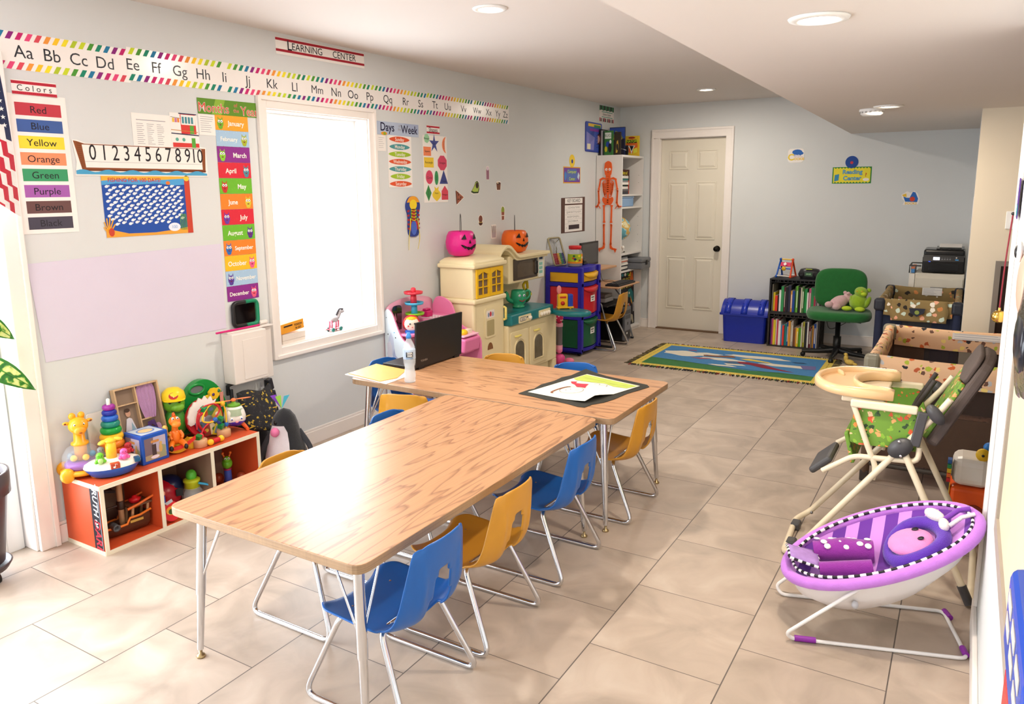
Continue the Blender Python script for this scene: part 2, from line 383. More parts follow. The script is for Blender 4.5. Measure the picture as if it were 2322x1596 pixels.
def panel(x0, x1, z0, z1):
    # raised-and-fielded panel: sunk moulding ring then a bevelled field
    y = -.0005; d = .011
    o = [(x0, y, z0), (x1, y, z0), (x1, y, z1), (x0, y, z1)]
    def ins(k, yy): return [(x0+k, yy, z0+k), (x1-k, yy, z0+k), (x1-k, yy, z1-k), (x0+k, yy, z1-k)]
    rings = [ins(0, -.0004), ins(.003, -.006), ins(.012, -.007), ins(.016, -.001), ins(.036, -.0095), ins(.040, -.0105)]
    for a, c in zip(rings, rings[1:]): b.add(a+c, [(i, (i+1) % 4, 4+(i+1) % 4, 4+i) for i in range(4)], DOORM)
    b.add(rings[-1], [(0, 1, 2, 3)], DOORM)
for sx in (-1, 1):
    xa, xb = (-.265, -.045) if sx < 0 else (.045, .265)
    panel(xa, xb, 1.74, 1.945); panel(xa, xb, .99, 1.61); panel(xa, xb, .22, .80)
dr = struct(b.build('door_leaf', g))
b = MB(); KN = M('2c2a28', .25, 1); b.lathe([(.032, 0), (.033, -.006), (.014, -.012), (.012, -.035), (.024, -.042), (.029, -.055), (.024, -.068), (.01, -.073), (.001, -.073)], KN, (.295, 0, .90), 20, 'y'); b.box(.353, .356, 0, .03, .87, .93, STEEL)
struct(b.build('door_knob', g))
b = MB(); b.box(DX0, DX1, 8.07, 8.21, 0, .012, M('6b5138', .6)); struct(b.build('trim_3'))
# ceiling lights
for i, (x, y, z, p) in enumerate(DOWN[:4]):
    lab = ['recessed ceiling light glowing above the long table', 'recessed ceiling light glowing in front of the white back door', 'recessed light in the dropped ceiling nearest the camera', 'recessed light in the dropped ceiling beside the smoke detector'][i]
    t = thing('recessed_light', lab, 'ceiling light', (x, y, z))
    MB().lathe([(.058, -.003), (.062, -.010), (.085, -.006), (.088, -.0005)], WHITE, seg=28).build('trim_ring', t)
    MB().lathe([(.001, -.006), (.03, -.0055), (.057, -.003)], M('fff1dc', .5, emit=22, var=0), seg=24).build('bulb_lens', t)
t = thing('smoke_detector', 'round white smoke detector on the dropped ceiling', 'smoke detector', (2.82, 5.60, HS))
MB().lathe([(.075, -.0005), (.077, -.014), (.070, -.016), (.068, -.030), (.055, -.042), (.001, -.044)], WHITE, seg=28).build('housing', t)
b = MB(); 
for k in range(16): b.box(.0705, .0725, -.006, .006, -.028, -.018, P('9c9a96')); b.T = Matrix.Rotation(2*PI*(k+1)/16, 4, 'Z')
b.build('vent_slots', t)
t = thing('fire_sprinkler', 'small sprinkler head hanging from the main ceiling', 'sprinkler', (1.92, 5.58, H))
MB().lathe([(.03, -.0005), (.03, -.006), (.012, -.010), (.010, -.03)], WHITE, seg=16).build('collar', t)
b = MB(); b.tube([(-.011, 0, -.028), (-.013, 0, -.045), (0, 0, -.06)], .003, STEEL); b.tube([(.011, 0, -.028), (.013, 0, -.045), (0, 0, -.06)], .003, STEEL); b.cyl((0, 0, -.064), .014, .003, STEEL); b.build('deflector', t)

# ================================================================ TABLES
OAK = wood('oak_laminate', 'cb9464', '98633b', 'b07c4f', axis=0)
OAKE = wood('oak_edge', 'a5835c', '7d5f40', '93714c', axis=3, rough=.5)
TZ = .555
def table(loc, rz, lx, ly, label, legs, seed=0, cw=.045):
    t = thing('activity_table', label, 'table', (loc[0], loc[1], 0), rz)
    b = MB(); poly = [tuple(p) for p in fillet([(-lx/2, -ly/2), (lx/2, -ly/2), (lx/2, ly/2), (-lx/2, ly/2)], cw, 5, True)]
    b.T = Matrix.Translation((seed, 0, 0)); b.prism(poly, TZ-.029, TZ, OAK, OAKE)
    o = b.build('tabletop', t, bevel=.0025); o.location = (-seed, 0, 0)
    b = MB()
    for y in (-ly/2+.09, ly/2-.09): b.box(-lx/2+.12, lx/2-.12, y-.012, y+.012, TZ-.055, TZ-.0292, STEEL)
    b.build('apron_rail', t)
    for sx, sy in legs:
        x, y = sx*(lx/2-.075), sy*(ly/2-.075); fx, fy = sx*(lx/2-.045), sy*(ly/2-.045)
        g = MB(); g.tube([(x, y, TZ-.0292), (x+(fx-x)*.6, y+(fy-y)*.6, TZ*.42)], [.017, .0165], CHROME, 14)
        g.tube([(x+(fx-x)*.55, y+(fy-y)*.55, TZ*.45), (fx, fy, .03)], [.0145, .011], CHROME, 14)
        m_ = Vector((x+(fx-x)*.5, y+(fy-y)*.5, TZ*.5))
        l = g.build('leg', t)
        for ax in (0, 1):
            e = Vector((x, y, TZ-.03)); e[ax] -= (sx if ax == 0 else sy)*.11
            MB().tube([e, e+(m_-e)*.96, m_+Vector((0, 0, -.02))], .0045, CHROME, 8).build('leg_brace', l)
        MB().lathe([(.014, .0), (.016, .004), (.013, .010), (.006, .014), (.006, .03)], M('b9a47a', .3, 1), (fx, fy, 0), 14).build('foot_glide', l)
    return t
ALL4 = [(-1, -1), (1, -1), (1, 1), (-1, 1)]
table((1.664, 2.200), PI/2, 1.56, .833, 'long oak laminate table nearest the camera, running toward the room', ALL4, 3)
table((1.367, 3.370), 0, 1.55, .760, 'oak laminate table set crosswise at the far end, holding a laptop', ALL4, 9)

# ================================================================ CHAIRS
def shell_grid(nu=25, nv=33, off=0.0):
    # profile (x forward = -x toward the table, z) sitting surface; param v along the profile
    prof = smooth_path([Vector(p) for p in ((-.185, 0, .288), (-.165, 0, .303), (-.10, 0, .300), (0, 0, .292), (.075, 0, .293), (.125, 0, .315), (.150, 0, .365), (.163, 0, .43), (.175, 0, .50), (.186, 0, .565))], 6)
    return prof
def make_chair(name, col, label, group):
    t = thing(name, label, 'chair', (0, 0, 0), 0, group)
    m = M(col, .32, var=.05, scale=20)
    prof = shell_grid(); n = len(prof)
    # cumulative parameter
    L = [0]
    for i in range(1, n): L.append(L[-1]+(prof[i]-prof[i-1]).length)
    tot = L[-1]; nj = 24
    def half(s):
        if s < .10: return .120+.055*math.sin(min(1, s/.10)*PI/2)
        if s < .5: return .175
        if s < .62: return .175-.012*(s-.5)/.12
        return .163-.045*(s-.62)/.38
    g = []
    for i in range(n):
        s = L[i]/tot; row = []
        hw_ = half(s)
        ct = 1-max(0, (s-.93)/.07); top = (1-max(0, (s-.90)/.10)**2.5*.12)
        hw2 = hw_*top
        for j in range(nj+1):
            u = -1+2*j/nj; y = u*hw2
            tan = (prof[min(n-1, i+1)]-prof[max(0, i-1)]).normalized(); nor = Vector((-tan.z, 0, tan.x))
            curl = (abs(u)**3)*(.016 if s < .45 else .022); rib = 0
            if .52 < s < .93: rib = .010*math.exp(-((abs(y)-.088)/.010)**2)*math.sin((s-.52)/.41*PI)
            dish = -.010*(1-u*u) if s < .45 else -.012*(1-u*u)*(1-max(0, (s-.75)/.25)*.6)
            p = prof[i]+nor*(curl+dish-rib); row.append((p.x, y, p.z-(.028*abs(u)**5 if s > .985 else 0)*1.0))
        g.append(row)
    b = MB(); vs = [p for r in g for p in r]; fs = []
    for i in range(n-1):
        s = (L[i]+L[i+1])/2/tot
        for j in range(nj):
            y = (g[i][j][1]+g[i][j+1][1])/2
            # trapezoid opening low in the back
            if .50 < s < .83:
                k = (s-.50)/.33
                if abs(y) < .068-.044*k: continue
            fs.append((i*(nj+1)+j, (i+1)*(nj+1)+j, (i+1)*(nj+1)+j+1, i*(nj+1)+j+1))
    b.add(vs, fs, m, True)
    o = b.build('seat_shell', t); q = o.modifiers.new('s', 'SOLIDIFY'); q.thickness = .008; q.offset = -1
    q = o.modifiers.new('u', 'SUBSURF'); q.levels = 1; q.render_levels = 1
    for sy in (-1, 1):
        y = sy*.185; yt = sy*.135
        pts = fillet([(-.10, sy*.002, .280), (-.115, yt, .280), (-.235, y, .0095), (.175, y, .0095), (.045, yt, .280), (.05, sy*.002, .280)], [.0, .035, .05, .05, .035, 0], 6)
        MB().tube(pts, .0095, CHROME, 10).build('side_frame', t)
    for x, z in ((-.105, .2925), (.05, .2865)):
        for y in (-.09, .09): MB().ell((x, y, z), (.006, .006, .004), CHROME, 10).build('rivet', t)
    return t
cb = make_chair('school_chair', '1a5fae', 'blue plastic school chair pushed under the near end of the long table', 'blue school chairs')
cy = make_chair('school_chair', 'c98f2e', 'yellow plastic school chair between two blue ones along the long table', 'yellow school chairs')
cb.location = (1.985, 1.685, 0); cy.location = (1.985, 2.125, 0)
dup(cb, (1.99, 2.665, 0), 0, 'blue plastic school chair at the aisle side, beside the joint of the two tables')
dup(cy, (2.01, 3.33, 0), 0, 'yellow plastic school chair at the right-hand end of the crosswise table')
dup(cy, (1.398, 1.925, 0), PI, 'yellow school chair on the window side near the shelf, only its top edge showing')
dup(cb, (1.385, 2.56, 0), PI, 'blue plastic school chair on the window side of the long table, between two yellow ones')
dup(cy, (1.013, 3.028, 0), -PI/2+.31, 'yellow plastic school chair at the near edge of the crosswise table, its back seen whole')
dup(cb, (.63, 3.41, 0), PI-.04, 'blue plastic school chair at the window end of the crosswise table, behind the papers')
dup(cy, (1.09, 3.724, 0), PI/2+.33, 'yellow plastic school chair behind the crosswise table in front of the play kitchen')
dup(cb, (1.59, 3.72, 0), PI/2+.39, 'blue plastic school chair behind the crosswise table in front of the drawer cart')
dup(cy, (.42, 6.84, 0), .05, 'yellow plastic school chair pulled up to the computer desk')

# ================================================================ LEFT WALL DISPLAYS
LW = lambda y, z, x=.0012, tilt=0: frame((x, y, z), (0, math.cos(tilt), math.sin(tilt)), (0, -math.sin(tilt), math.cos(tilt)))
BW = lambda x, z, y=8.0885: frame((x, y, z), (1, 0, 0), (0, 0, 1))
def put(b, name, fr, label, cat, group=None, **k):
    o = b.build(name, **k); o.matrix_world = fr; return tag(o, label, cat, group)
INK = PP('1c1a22'); PAPER = PP('f6f1ec'); RED = PP('c1243a'); GLOSSP = M('f7f2ee', .22, var=.02)
def sheet_(w_, h_, mat, t=.0006, b=None):
    b = b or MB(); b.prism([(-w_/2, -h_/2), (w_/2, -h_/2), (w_/2, h_/2), (-w_/2, h_/2)], 0, t, mat); return b
# ---- alphabet border in seven overlapping strips
RB = [PP(c) for c in ('cddc29', '4d9a33', '138a6c', '1d7aa5', '8c1d7c', 'c81e6e', 'e8477e', 'dc4a5a', 'f29a3c', 'fbc924', 'f6e22c', 'b4c92a')]
ytab = [1.150, 1.692, 2.253, 2.807, 3.371, 3.938, 4.535, 5.147]
edges = [1.12, 2.253, 2.807, 3.371, 3.938, 4.535, 5.147, 5.686]
zc = [2.139, 2.141, 2.155, 2.157, 2.162, 2.167, 2.175, 2.179]
letters = [('Aa', 1.79), ('Bb', 1.905), ('Cc', 2.02), ('Dd', 2.14), ('Ee', 2.275), ('Ff', 2.395), ('Gg', 2.525), ('Hh', 2.66), ('Ii', 2.79), ('Jj', 2.945), ('Kk', 3.11), ('Ll', 3.28), ('Mm', 3.46), ('Nn', 3.62), ('Oo', 3.77), ('Pp', 3.93), ('Qq', 4.11), ('Rr', 4.30), ('Ss', 4.47), ('Tt', 4.64), ('Uu', 4.80), ('Vv', 5.01), ('Ww', 5.20), ('Xx', 5.37), ('Yy', 5.51), ('Zz', 5.63)]
LINK = M('23252e', .4, var=0)
for i in range(7):
    y0, y1 = edges[i], edges[i+1]; cy_ = (y0+y1)/2; wd = y1-y0+(.006 if i < 6 else 0); z0 = zc[i+1] if i else 2.141
    b = MB(); sheet_(wd, .150, GLOSSP, .0006+.0002*(i % 2), b)
    hz = .0009+.0002*(i % 2); k = 0; y = -wd/2+.006; n = 0
    pitch = .0375
    cnt = int(wd/pitch)
    for q in range(cnt):
        c = RB[q % 12]; c2 = RB[(q+2) % 12]; yy = -wd/2+q*pitch+.006
        b.face([(yy, .044), (yy+.020, .044), (yy+.038, .0742), (yy+.018, .0742)], hz, c)
        b.face([(yy-.008, -.0742), (yy+.012, -.0742), (yy+.030, -.044), (yy+.010, -.044)], hz, c2)
    names = ''
    for s_, ly in letters:
        if y0-.01 <= ly < y1-.01:
            b.text(s_, .072 if s_ not in ('Mm', 'Ww') else .066, ly-cy_, -.004, hz, LINK, bold=-.012 if False else 0); names += s_+' '
    put(b, 'alphabet_strip', LW(cy_, z0, tilt=.004), 'alphabet border strip with rainbow dashes reading '+names.strip(), 'wall border', 'alphabet border strips')
# ---- colours sign and chart
def sign(name, y, z, w_, h_, txt, size, label, stripe=RED, sh=.012, inset=.004, fr=None, mat=PAPER, cat='sign', **k):
    b = sheet_(w_, h_, mat)
    for s_ in (-1, 1):
        e = s_*(h_/2-inset-sh/2); b.rect(-w_/2, w_/2, e-sh/2, e+sh/2, .001, stripe)
    if k.get('dots', 1):
        n = int(w_/.008)
        for s_ in (-1, 1):
            e = s_*(h_/2-inset-sh/2)
            for q in range(n): b.disc(-w_/2+.004+q*.008, e, .0018, .0018, .0012, PP('8e1226'), 6)
    b.text(txt, size, 0, -.001, .0014, INK, sx=k.get('sx', 1), shear=k.get('shear', 0), bold=k.get('bold', 0))
    return put(b, name, fr or LW(y, z), label, cat)
sign('colors_sign', 1.817, 1.996, .182, .062, 'C o l o r s', .034, 'small white sign with red dotted borders reading Colors')
b = sheet_(.246, .578, PAPER)
for i, (n_, c) in enumerate((('Red', 'c23a48'), ('Blue', '3f5f9f'), ('Yellow', 'f0dc3c'), ('Orange', 'f59468'), ('Green', '3a9a68'), ('Purple', 'a560b0'), ('Brown', '6a4a48'), ('Black', '4a4654'))):
    v = 1.911-i*.0677-1.682; b.rect(-.089, .099, v-.026, v+.026, .001, PP(c)); b.text(n_, .041, .004, v-.002, .0014, INK if n_ != 'Black' else PP('26242c'), sx=1.08)
put(b, 'colors_chart', LW(1.818, 1.682), 'white chart of eight hand-lettered colour bars, Red down to Black', 'chart')
# ---- typed list, boat number line
def lines(b, x0, x1, y0, y1, n, mat, h=.001, jag=True, wd=.0022, cols=1):
    for c in range(cols):
        cx0 = x0+(x1-x0)*c/cols; cx1 = x0+(x1-x0)*(c+.75 if cols > 1 else c+1)/cols
        for i in range(n):
            v = y1-(y1-y0)*i/(n-1 if n > 1 else 1); e = cx1-(cx1-cx0)*(random.random()*.5 if jag else 0)
            b.rect(cx0, e, v-wd/2, v+wd/2, h, mat)
    return b
GREYI = PP('9a96a0')
b = sheet_(.205, .152, PAPER); b.rect(-.08, .075, .044, .047, .001, GREYI); lines(b, -.08, .08, -.065, .028, 11, GREYI, cols=3, wd=.002)
put(b, 'typed_list', LW(2.345, 1.858), 'white typed list in three columns pinned behind the boat number line', 'paper')
b = MB(); T = lambda y, z: (y-2.295, z-1.72)
WOOD1, WOOD2, SEA = PP('8a4a22'), PP('6b3416'), PP('4ba3cf')
b.prism([T(1.950, 1.796), T(1.972, 1.796), T(2.01, 1.784), T(2.10, 1.783), T(2.445, 1.783), T(2.445, 1.95), T(2.60, 1.955), T(2.607, 1.79), T(2.640, 1.787), T(2.642, 1.64), T(1.950, 1.64), T(1.962, 1.70)], 0, .0006, PAPER)
b.face([T(1.955, 1.792), T(1.97, 1.790), T(2.005, 1.780), T(2.636, 1.781), T(2.628, 1.662), T(1.985, 1.662)], .0010, WOOD1)
b.face([T(1.992, 1.776), T(2.612, 1.778), T(2.612, 1.676), T(2.002, 1.676)], .0014, PAPER)
b.line([T(2.0, 1.702), T(2.612, 1.702)], .0012, .0017, GREYI)
for q in range(13): b.line([T(1.968+q*.0012, 1.782-q*.009), T(1.990, 1.780-q*.009)], .0015, .0017, WOOD2)
b.line([T(1.98, 1.664), T(2.63, 1.668)], .006, .0018, WOOD2)
sea = [T(1.955+.68*i/40, 1.662+.006*math.sin(i*.9)) for i in range(41)]+[T(2.636, 1.646), T(1.955, 1.646)]
b.face(sea, .0020, SEA)
for i, d in enumerate(['0', '1', '2', '3', '4', '5', '6', '7', '8', '9', '10']): b.text(d, .098, *T(2.038+i*.0545, 1.740), .0018, INK, sx=.74)
b.face([T(2.450, 1.784), T(2.603, 1.788), T(2.603, 1.838), T(2.450, 1.834)], .0012, PAPER); b.face([T(2.452, 1.784), T(2.603, 1.786), T(2.603, 1.806), T(2.452, 1.806)], .0015, PP('d83a35'))
b.face([T(2.505, 1.850), T(2.592, 1.852), T(2.590, 1.948), T(2.503, 1.946)], .0012, PP('d83a35')); b.face([T(2.507, 1.895), T(2.590, 1.895), T(2.590, 1.944), T(2.507, 1.944)], .0015, PAPER)
for q in (0, 1, 2, 3): b.rect(T(2.512+q*.0175, 0)[0], T(2.524+q*.0175, 0)[0], T(0, 1.902)[1], T(0, 1.934)[1], .0018, PP('4a8f9c'))
b.face([T(2.555, 1.852), T(2.578, 1.852), T(2.578, 1.893), T(2.555, 1.893)], .0018, PP('58a83c')); b.face([T(2.560, 1.784), T(2.582, 1.784), T(2.582, 1.832), T(2.560, 1.832)], .0018, PP('58a83c'))
b.line([T(2.447, 1.851), T(2.605, 1.846)], .005, .0020, PP('2a2c50')); b.line([T(2.447, 1.868), T(2.60, 1.862)], .003, .0020, PP('c98a3c')); b.line([T(2.495, 1.949), T(2.598, 1.949)], .005, .0020, PP('2a2c50'))
for q in (2.477, 2.515): b.disc(*T(q, 1.822), .009, .009, .0018, PP('5fae9a'), 12)
for q, c in ((2.458, 'f0c23c'), (2.472, 'c97aa8'), (2.486, 'f08a3c')): b.face([T(q, 1.925), T(q+.011, 1.925), T(q+.011, 1.905), T(q, 1.905)], .0018, PP(c))
b.line([T(2.449, 1.93), T(2.503, 1.925)], .0015, .0019, INK)
put(b, 'boat_number_line', LW(2.295, 1.72, .0020), 'paper tugboat cut-out carrying the numbers 0 to 10', 'poster')
# ---- fishing chart
b = MB(); sheet_(.462, .284, PP('1f4fa8'), b=b)
b.face([(-.231, .142), (.20, .142), (.20, .128), (.10, .122), (0, .118), (-.12, .124), (-.231, .116)], .0010, PP('f2b33a'))
b.face([(-.231, .118), (-.12, .126), (0, .120), (.10, .124), (.20, .130), (.20, .10), (.14, .096), (.05, .106), (-.05, .100), (-.16, .106), (-.231, .098)], .0012, PP('4fa3dc'))
b.face([(-.231, -.142), (.20, -.142), (.20, -.112), (.12, -.122), (.02, -.130), (-.12, -.128), (-.231, -.10)], .0010, PP('f2a53a'))
b.rect(.20, .231, -.142, .12, .0010, PP('c9432f')); b.disc(.214, .131, .016, .014, .0014, PP('f2c83a'))
b.text('FISHING FOR 100 DAYS!', .026, -.065, .121, .0016, PP('c1303a'), sx=.98, bold=.012)
FW = PP('eef0f6'); 
for r_ in range(13):
    for c_ in range(12):
        if r_*12+c_ >= 130: break
        fx = -.208+c_*.0335+(.014 if r_ % 2 else 0); fy = .092-r_*.0168-(c_ % 2)*.006
        if fx > .178 or (fx > .12 and fy < -.09) or (fx < -.175 and fy < -.06): continue
        b.disc(fx, fy, .0100, .0066, .0014+.00001*c_, FW, 10, rot=.25); b.face([(fx+.008, fy+.003), (fx+.0135, fy+.008), (fx+.0135, fy-.002)], .0014, FW)
b.disc(.125, -.108, .034, .021, .0018, PP('e9eefc'), 16); b.text('100', .022, .125, -.108, .0022, PP('7fa6d8'))
for q in range(5): b.line([(.165+q*.007, -.125), (.160+q*.009, -.08), (.168+q*.006, -.045)], .004, .0019, PP('5f9a3a'))
for q in range(6): b.line([(-.215, -.12), (-.215+.018*math.cos(q*.6+.2), -.105+.03*math.sin(q*.6+.2)), (-.212+.028*math.cos(q*.6+.2), -.09+.04*math.sin(q*.6+.2))], .006, .0019, PP('f0a52a'))
b.disc(-.205, -.118, .014, .020, .0020, PP('c8442c'), 10); b.disc(.108, .108, .012, .009, .0020, PP('ee7a2a'), 10)
put(b, 'fishing_chart', LW(2.296, 1.500), 'blue sea chart reading Fishing for 100 Days, covered with white fish', 'poster')
# ---- months
b = MB(); sheet_(.385, .078, PP('5f8f24'), b=b); b.face([(-.08, .039), (-.02, .039), (-.05, -.039), (-.11, -.039)], .0009, PP('8db53a'))
for dx, dy, mt, h_ in ((0, 0, PP('f7efe4'), .0012), (0, 0, PP('d9492e'), .0015)):
    bo = .022 if h_ < .0013 else 0
    b.text('Months', .066, -.095, -.008, h_, mt, bold=bo, sx=.96); b.text('Year', .066, .135, -.012, h_, mt, bold=bo, sx=.92); b.text('of', .028, .045, .016, h_, mt, bold=bo/2); b.text('the', .028, .047, -.012, h_, mt, bold=bo/2)
put(b, 'months_header', LW(2.803, 1.999, .0022, .01), 'green banner reading Months of the Year in red letters', 'sign')
mon = [('January', 'f5a62c', '6fae2c', -1), ('February', 'a8c8e4', 'a8b42a', 1), ('March', '8c2a8c', '8cc832', -1), ('April', 'd8263a', '4a8a9a', 1), ('May', '6cb82c', 'c8302a', -1), ('June', 'f08428', 'd8c83a', 1), ('July', 'd8263a', '6a3aa8', -1), ('August', '6cb82c', '5a2a8a', 1), ('September', 'f08428', '2a6ab8', -1), ('October', 'f9bf26', 'e85a8a', 1), ('November', 'a8c8e4', '5a3a9a', -1), ('December', '8c2a8c', 'e85a7a', 1)]
for i, (n_, c, mc, sd) in enumerate(mon):
    b = MB(); sheet_(.213, .0815, PP(c), b=b)
    for q in range(24): b.disc(-.098+(q % 12)*.0178, .030-(q//12)*.052+.006*((q*7) % 3), .0016, .0016, .0008, M(tuple(min(1, int(c[j:j+2], 16)/255*1.18+.02) for j in (0, 2, 4)), .7, var=0), 6)
    ex = sd*.074; k = MATS and PP(mc)
    if sd < 0: tx = .026+.012*(len(n_) < 6)
    else: tx = -.026
    b.text(n_, .036 if len(n_) < 8 else .031, tx, -.004, .0013, PP('fdf8ee'), bold=.018, sx=.98 if len(n_) < 9 else .9)
    b.disc(ex, -.006, .020, .024, .0011, k, 14); b.disc(ex, -.026, .014, .010, .0012, k, 10); b.face([(ex-.016, .012), (ex-.008, .018), (ex-.014, .030)], .0012, k); b.face([(ex+.016, .012), (ex+.008, .018), (ex+.014, .030)], .0012, k)
    for s_ in (-1, 1): b.disc(ex+s_*.008, .004, .0070, .0075, .0014, PP('ffffff'), 10); b.disc(ex+s_*.007, .003, .0030, .0034, .0016, INK, 8)
    b.disc(ex, -.014, .007, .003, .0014, PP('7a1830'), 8)
    put(b, 'month_card', LW(2.817-.0005*i, 1.9235-i*.0827, .0014+.0001*(i % 2)), 'month card reading %s with a small cartoon creature' % n_, 'wall card', 'month cards in a column beside the window')
b = lines(sheet_(.10, .105, PAPER), -.04, .04, -.035, .04, 8, GREYI, wd=.002); put(b, 'typed_note', LW(2.661, 1.904, .0010), 'small typed note tucked under the Months of the Year banner', 'paper')
# ---- lavender paper
LAV = M('dcd4e6', .55, var=.03, scale=5)
b = MB(); b.prism([(-.49, .218), (.495, .240), (.49, -.2185), (-.462, -.2165)], 0, .0009, LAV); put(b, 'lavender_paper', LW(2.193, 1.050, .0010), 'large plain lavender paper panel taped low on the wall', 'paper', solid=0)
# ---- wall box with ledge, pointer, mirror toy
WB = M('ece4dd', .45, var=.02)
t = thing('wall_cabinet', 'white boxy cover fixed to the wall left of the window', 'wall box', (0, 2.76, .52))
MB().box(.0, .095, -.118, .112, .012, .290, WB).build('cover', t, bevel=.006, loc=(.001, 0, 0))
MB().box(.001, .040, .1125, .195, -.01, .285, WB).build('side_flange', t, bevel=.004)
b = MB(); b.box(.0965, .0985, -.055, .100, .030, .250, WB); b.build('front_panel', t, bevel=.001)
MB().box(.001, .060, -.118, .195, .2905, .2985, WB).build('top_ledge', t, bevel=.002)
b = MB(); b.tube([(.048, -.17, 0), (.045, .12, .0)], .0055, P('d81b78'), 10); o = b.build('pointer_stick', None, loc=(0, 2.75, .8245)); tag(o, 'thin pink pointer stick lying along the top of the white wall box', 'stick')
b = MB(); b.lathe([(.011, 0), (.012, .004), (.012, .048), (.009, .052)], WB, (0, 0, 0), 14, 'y'); o = b.build('white_roll', None, loc=(.018, 2.895, .8312)); tag(o, 'short white plastic roll on the right end of the wall box ledge', 'roll')
t = thing('toy_mirror_frame', 'rounded toy mirror with half black, half green frame on the wall box', 'toy mirror', (.016, 2.806, .8195), 0)
def arc_frame(x0, x1, z0, z1, r, wd, mat, half):
    pts = [Vector((0, p[0], p[1])) for p in rrect(x0, x1, z0, z1, r, 5)]
    n = len(pts); pts = pts[:n//2+1] if half == 0 else pts[n//2:]+[pts[0]]
    return pts
full = [Vector((0, p[0], p[1])) for p in fillet([(-.0, .012), (.083, .012), (.083, .143), (0, .143)], [0, .03, .03, 0], 6)]
full2 = [Vector((0, -p.y, p.z)) for p in full]
MB().tube(full, .011, P('138a62'), 10).build('green_frame', t); MB().tube(full2, .011, P('202022'), 10).build('black_frame', t)
b = MB(); b.add([(-.002, y, z) for y, z in rrect(-.078, .078, .017, .138, .02)], [tuple(range(len(rrect(-.078, .078, .017, .138, .02))))], M('a8988a', .05, 1, var=.02)); b.build('mirror', t)
# ---- learning centre sign, days, shapes
b = sheet_(.735, .092, PAPER); 
for e in (.036, -.024): b.rect(-.367, .367, e-.007, e+.007, .001, PP('a8182c'))
b.text('L', .075, -.265, .006, .0014, INK, bold=.01); b.text('EARNING', .056, -.125, .004, .0014, INK, sx=1.02); b.text('CENTER', .056, .185, .004, .0014, INK, sx=1.0)
put(b, 'learning_center_sign', LW(3.522, 2.376, tilt=.012), 'white sign with red stripes reading Learning Center just below the ceiling', 'sign')
b = MB(); sheet_(.452, .086, PP('b9c6dc'), b=b); b.face([(-.226, .043), (.05, .043), (.226, -.02), (.226, .043)], .0008, PP('a9b6d4'))
b.text('Days', .078, -.115, .006, .0014, PP('1d1740'), bold=.012, sx=.95); b.text('Week', .078, .120, .000, .0014, PP('1d1740'), bold=.012, sx=.93); b.text('of', .024, .012, .022, .0014, GREYI); b.text('the', .024, .012, .0, .0014, GREYI)
b.disc(-.15, -.035, .032, .012, .0012, PP('f0a02c'), 12); b.disc(-.145, -.036, .014, .010, .0014, PP('8aa82c'), 10)
put(b, 'days_header', LW(4.208, 1.974, .0020), 'pale blue header reading Days of the Week', 'sign')
b = sheet_(.258, .355, PAPER)
for i, (n_, c) in enumerate((('Sunday', 'e2572e'), ('Monday', '4f9a9e'), ('Tuesday', 'a4c62c'), ('Wednesday', 'e2572e'), ('Thursday', '4f9a9e'), ('Friday', 'a4c62c'), ('Saturday', 'e2572e'))):
    v = .148-i*.0500; w_ = .112 if n_ not in ('Wednesday', 'Saturday', 'Tuesday', 'Thursday') else .123
    pts = [(w_*(-1+2*q/16), v+.0195*math.sin(PI*q/16)**.6) for q in range(17)]+[(w_*(1-2*q/16), v-.0195*math.sin(PI*q/16)**.6) for q in range(1, 16)]
    b.face(pts, .0010, PP(c)); b.text(n_, .034, 0, v-.001, .0014, PP('fff6ea'), sx=1.0 if len(n_) < 9 else .92, bold=.008)
put(b, 'days_chart', LW(4.219, 1.758), 'white chart listing Sunday to Saturday in coloured ovals', 'chart')
b = lines(sheet_(.085, .105, PAPER), -.03, .035, -.03, .035, 6, GREYI, wd=.0016); put(b, 'typed_note', LW(4.030, 1.875), 'small typed note beside the Days of the Week ovals', 'paper')
sign('shapes_sign', 4.610, 1.994, .158, .062, 'Shapes', .045, 'small white sign with red stripes reading Shapes', dots=0, sx=.88)
b = sheet_(.296, .484, PAPER); ox, oz = 4.627, 1.712
def SP(px, py): return (4.482+(px-1372)/200*.298-ox, 1.955-(py-898)/550*.484-oz)
def poly(cx, cy, r, n, a0=0, sx=1): return [(cx+r*sx*math.cos(a0+2*PI*i/n), cy+r*math.sin(a0+2*PI*i/n)) for i in range(n)]
x, y = SP(1403, 927); b.face(poly(x, y, .034, 7, .4), .001, PP('9fd3a6')); b.text('Hexagon', .018, x, y, .0014, INK)
x, y = SP(1463, 965); st = [(x+(.066 if i % 2 == 0 else .022)*.95*math.sin(i*PI/5), y+(.07 if i % 2 == 0 else .026)*math.cos(i*PI/5)) for i in range(10)]; b.face(st, .0012, PP('4a5296')); b.text('Star', .02, x, y, .0015, INK)
x, y = SP(1545, 970); b.face([(x+.030-.055*math.sin(a), y+.06*math.cos(a)) for a in [PI*q/10 for q in range(11)]]+[(x+.030-.022*math.sin(a), y+.06*math.cos(a)) for a in [PI*(1-q/10) for q in range(1, 10)]], .001, PP('f48a5c')); b.text('Crescent', .015, x, y, .0014, INK, rot=-PI/2)
x, y = SP(1405, 1030); b.rect(x-.045, x+.045, y-.032, y+.032, .001, PP('f48a5c')); b.text('Square', .022, x, y, .0014, INK)
x, y = SP(1416, 1120); b.rect(x-.058, x+.058, y-.036, y+.036, .001, PP('f4cf3c')); b.text('Rectangle', .024, x, y, .0014, INK)
x, y = SP(1527, 1120); b.face(poly(x, y, .058, 8, PI/8, 1.05), .001, PP('dc4a6a')); b.text('Octagon', .022, x, y, .0014, INK)
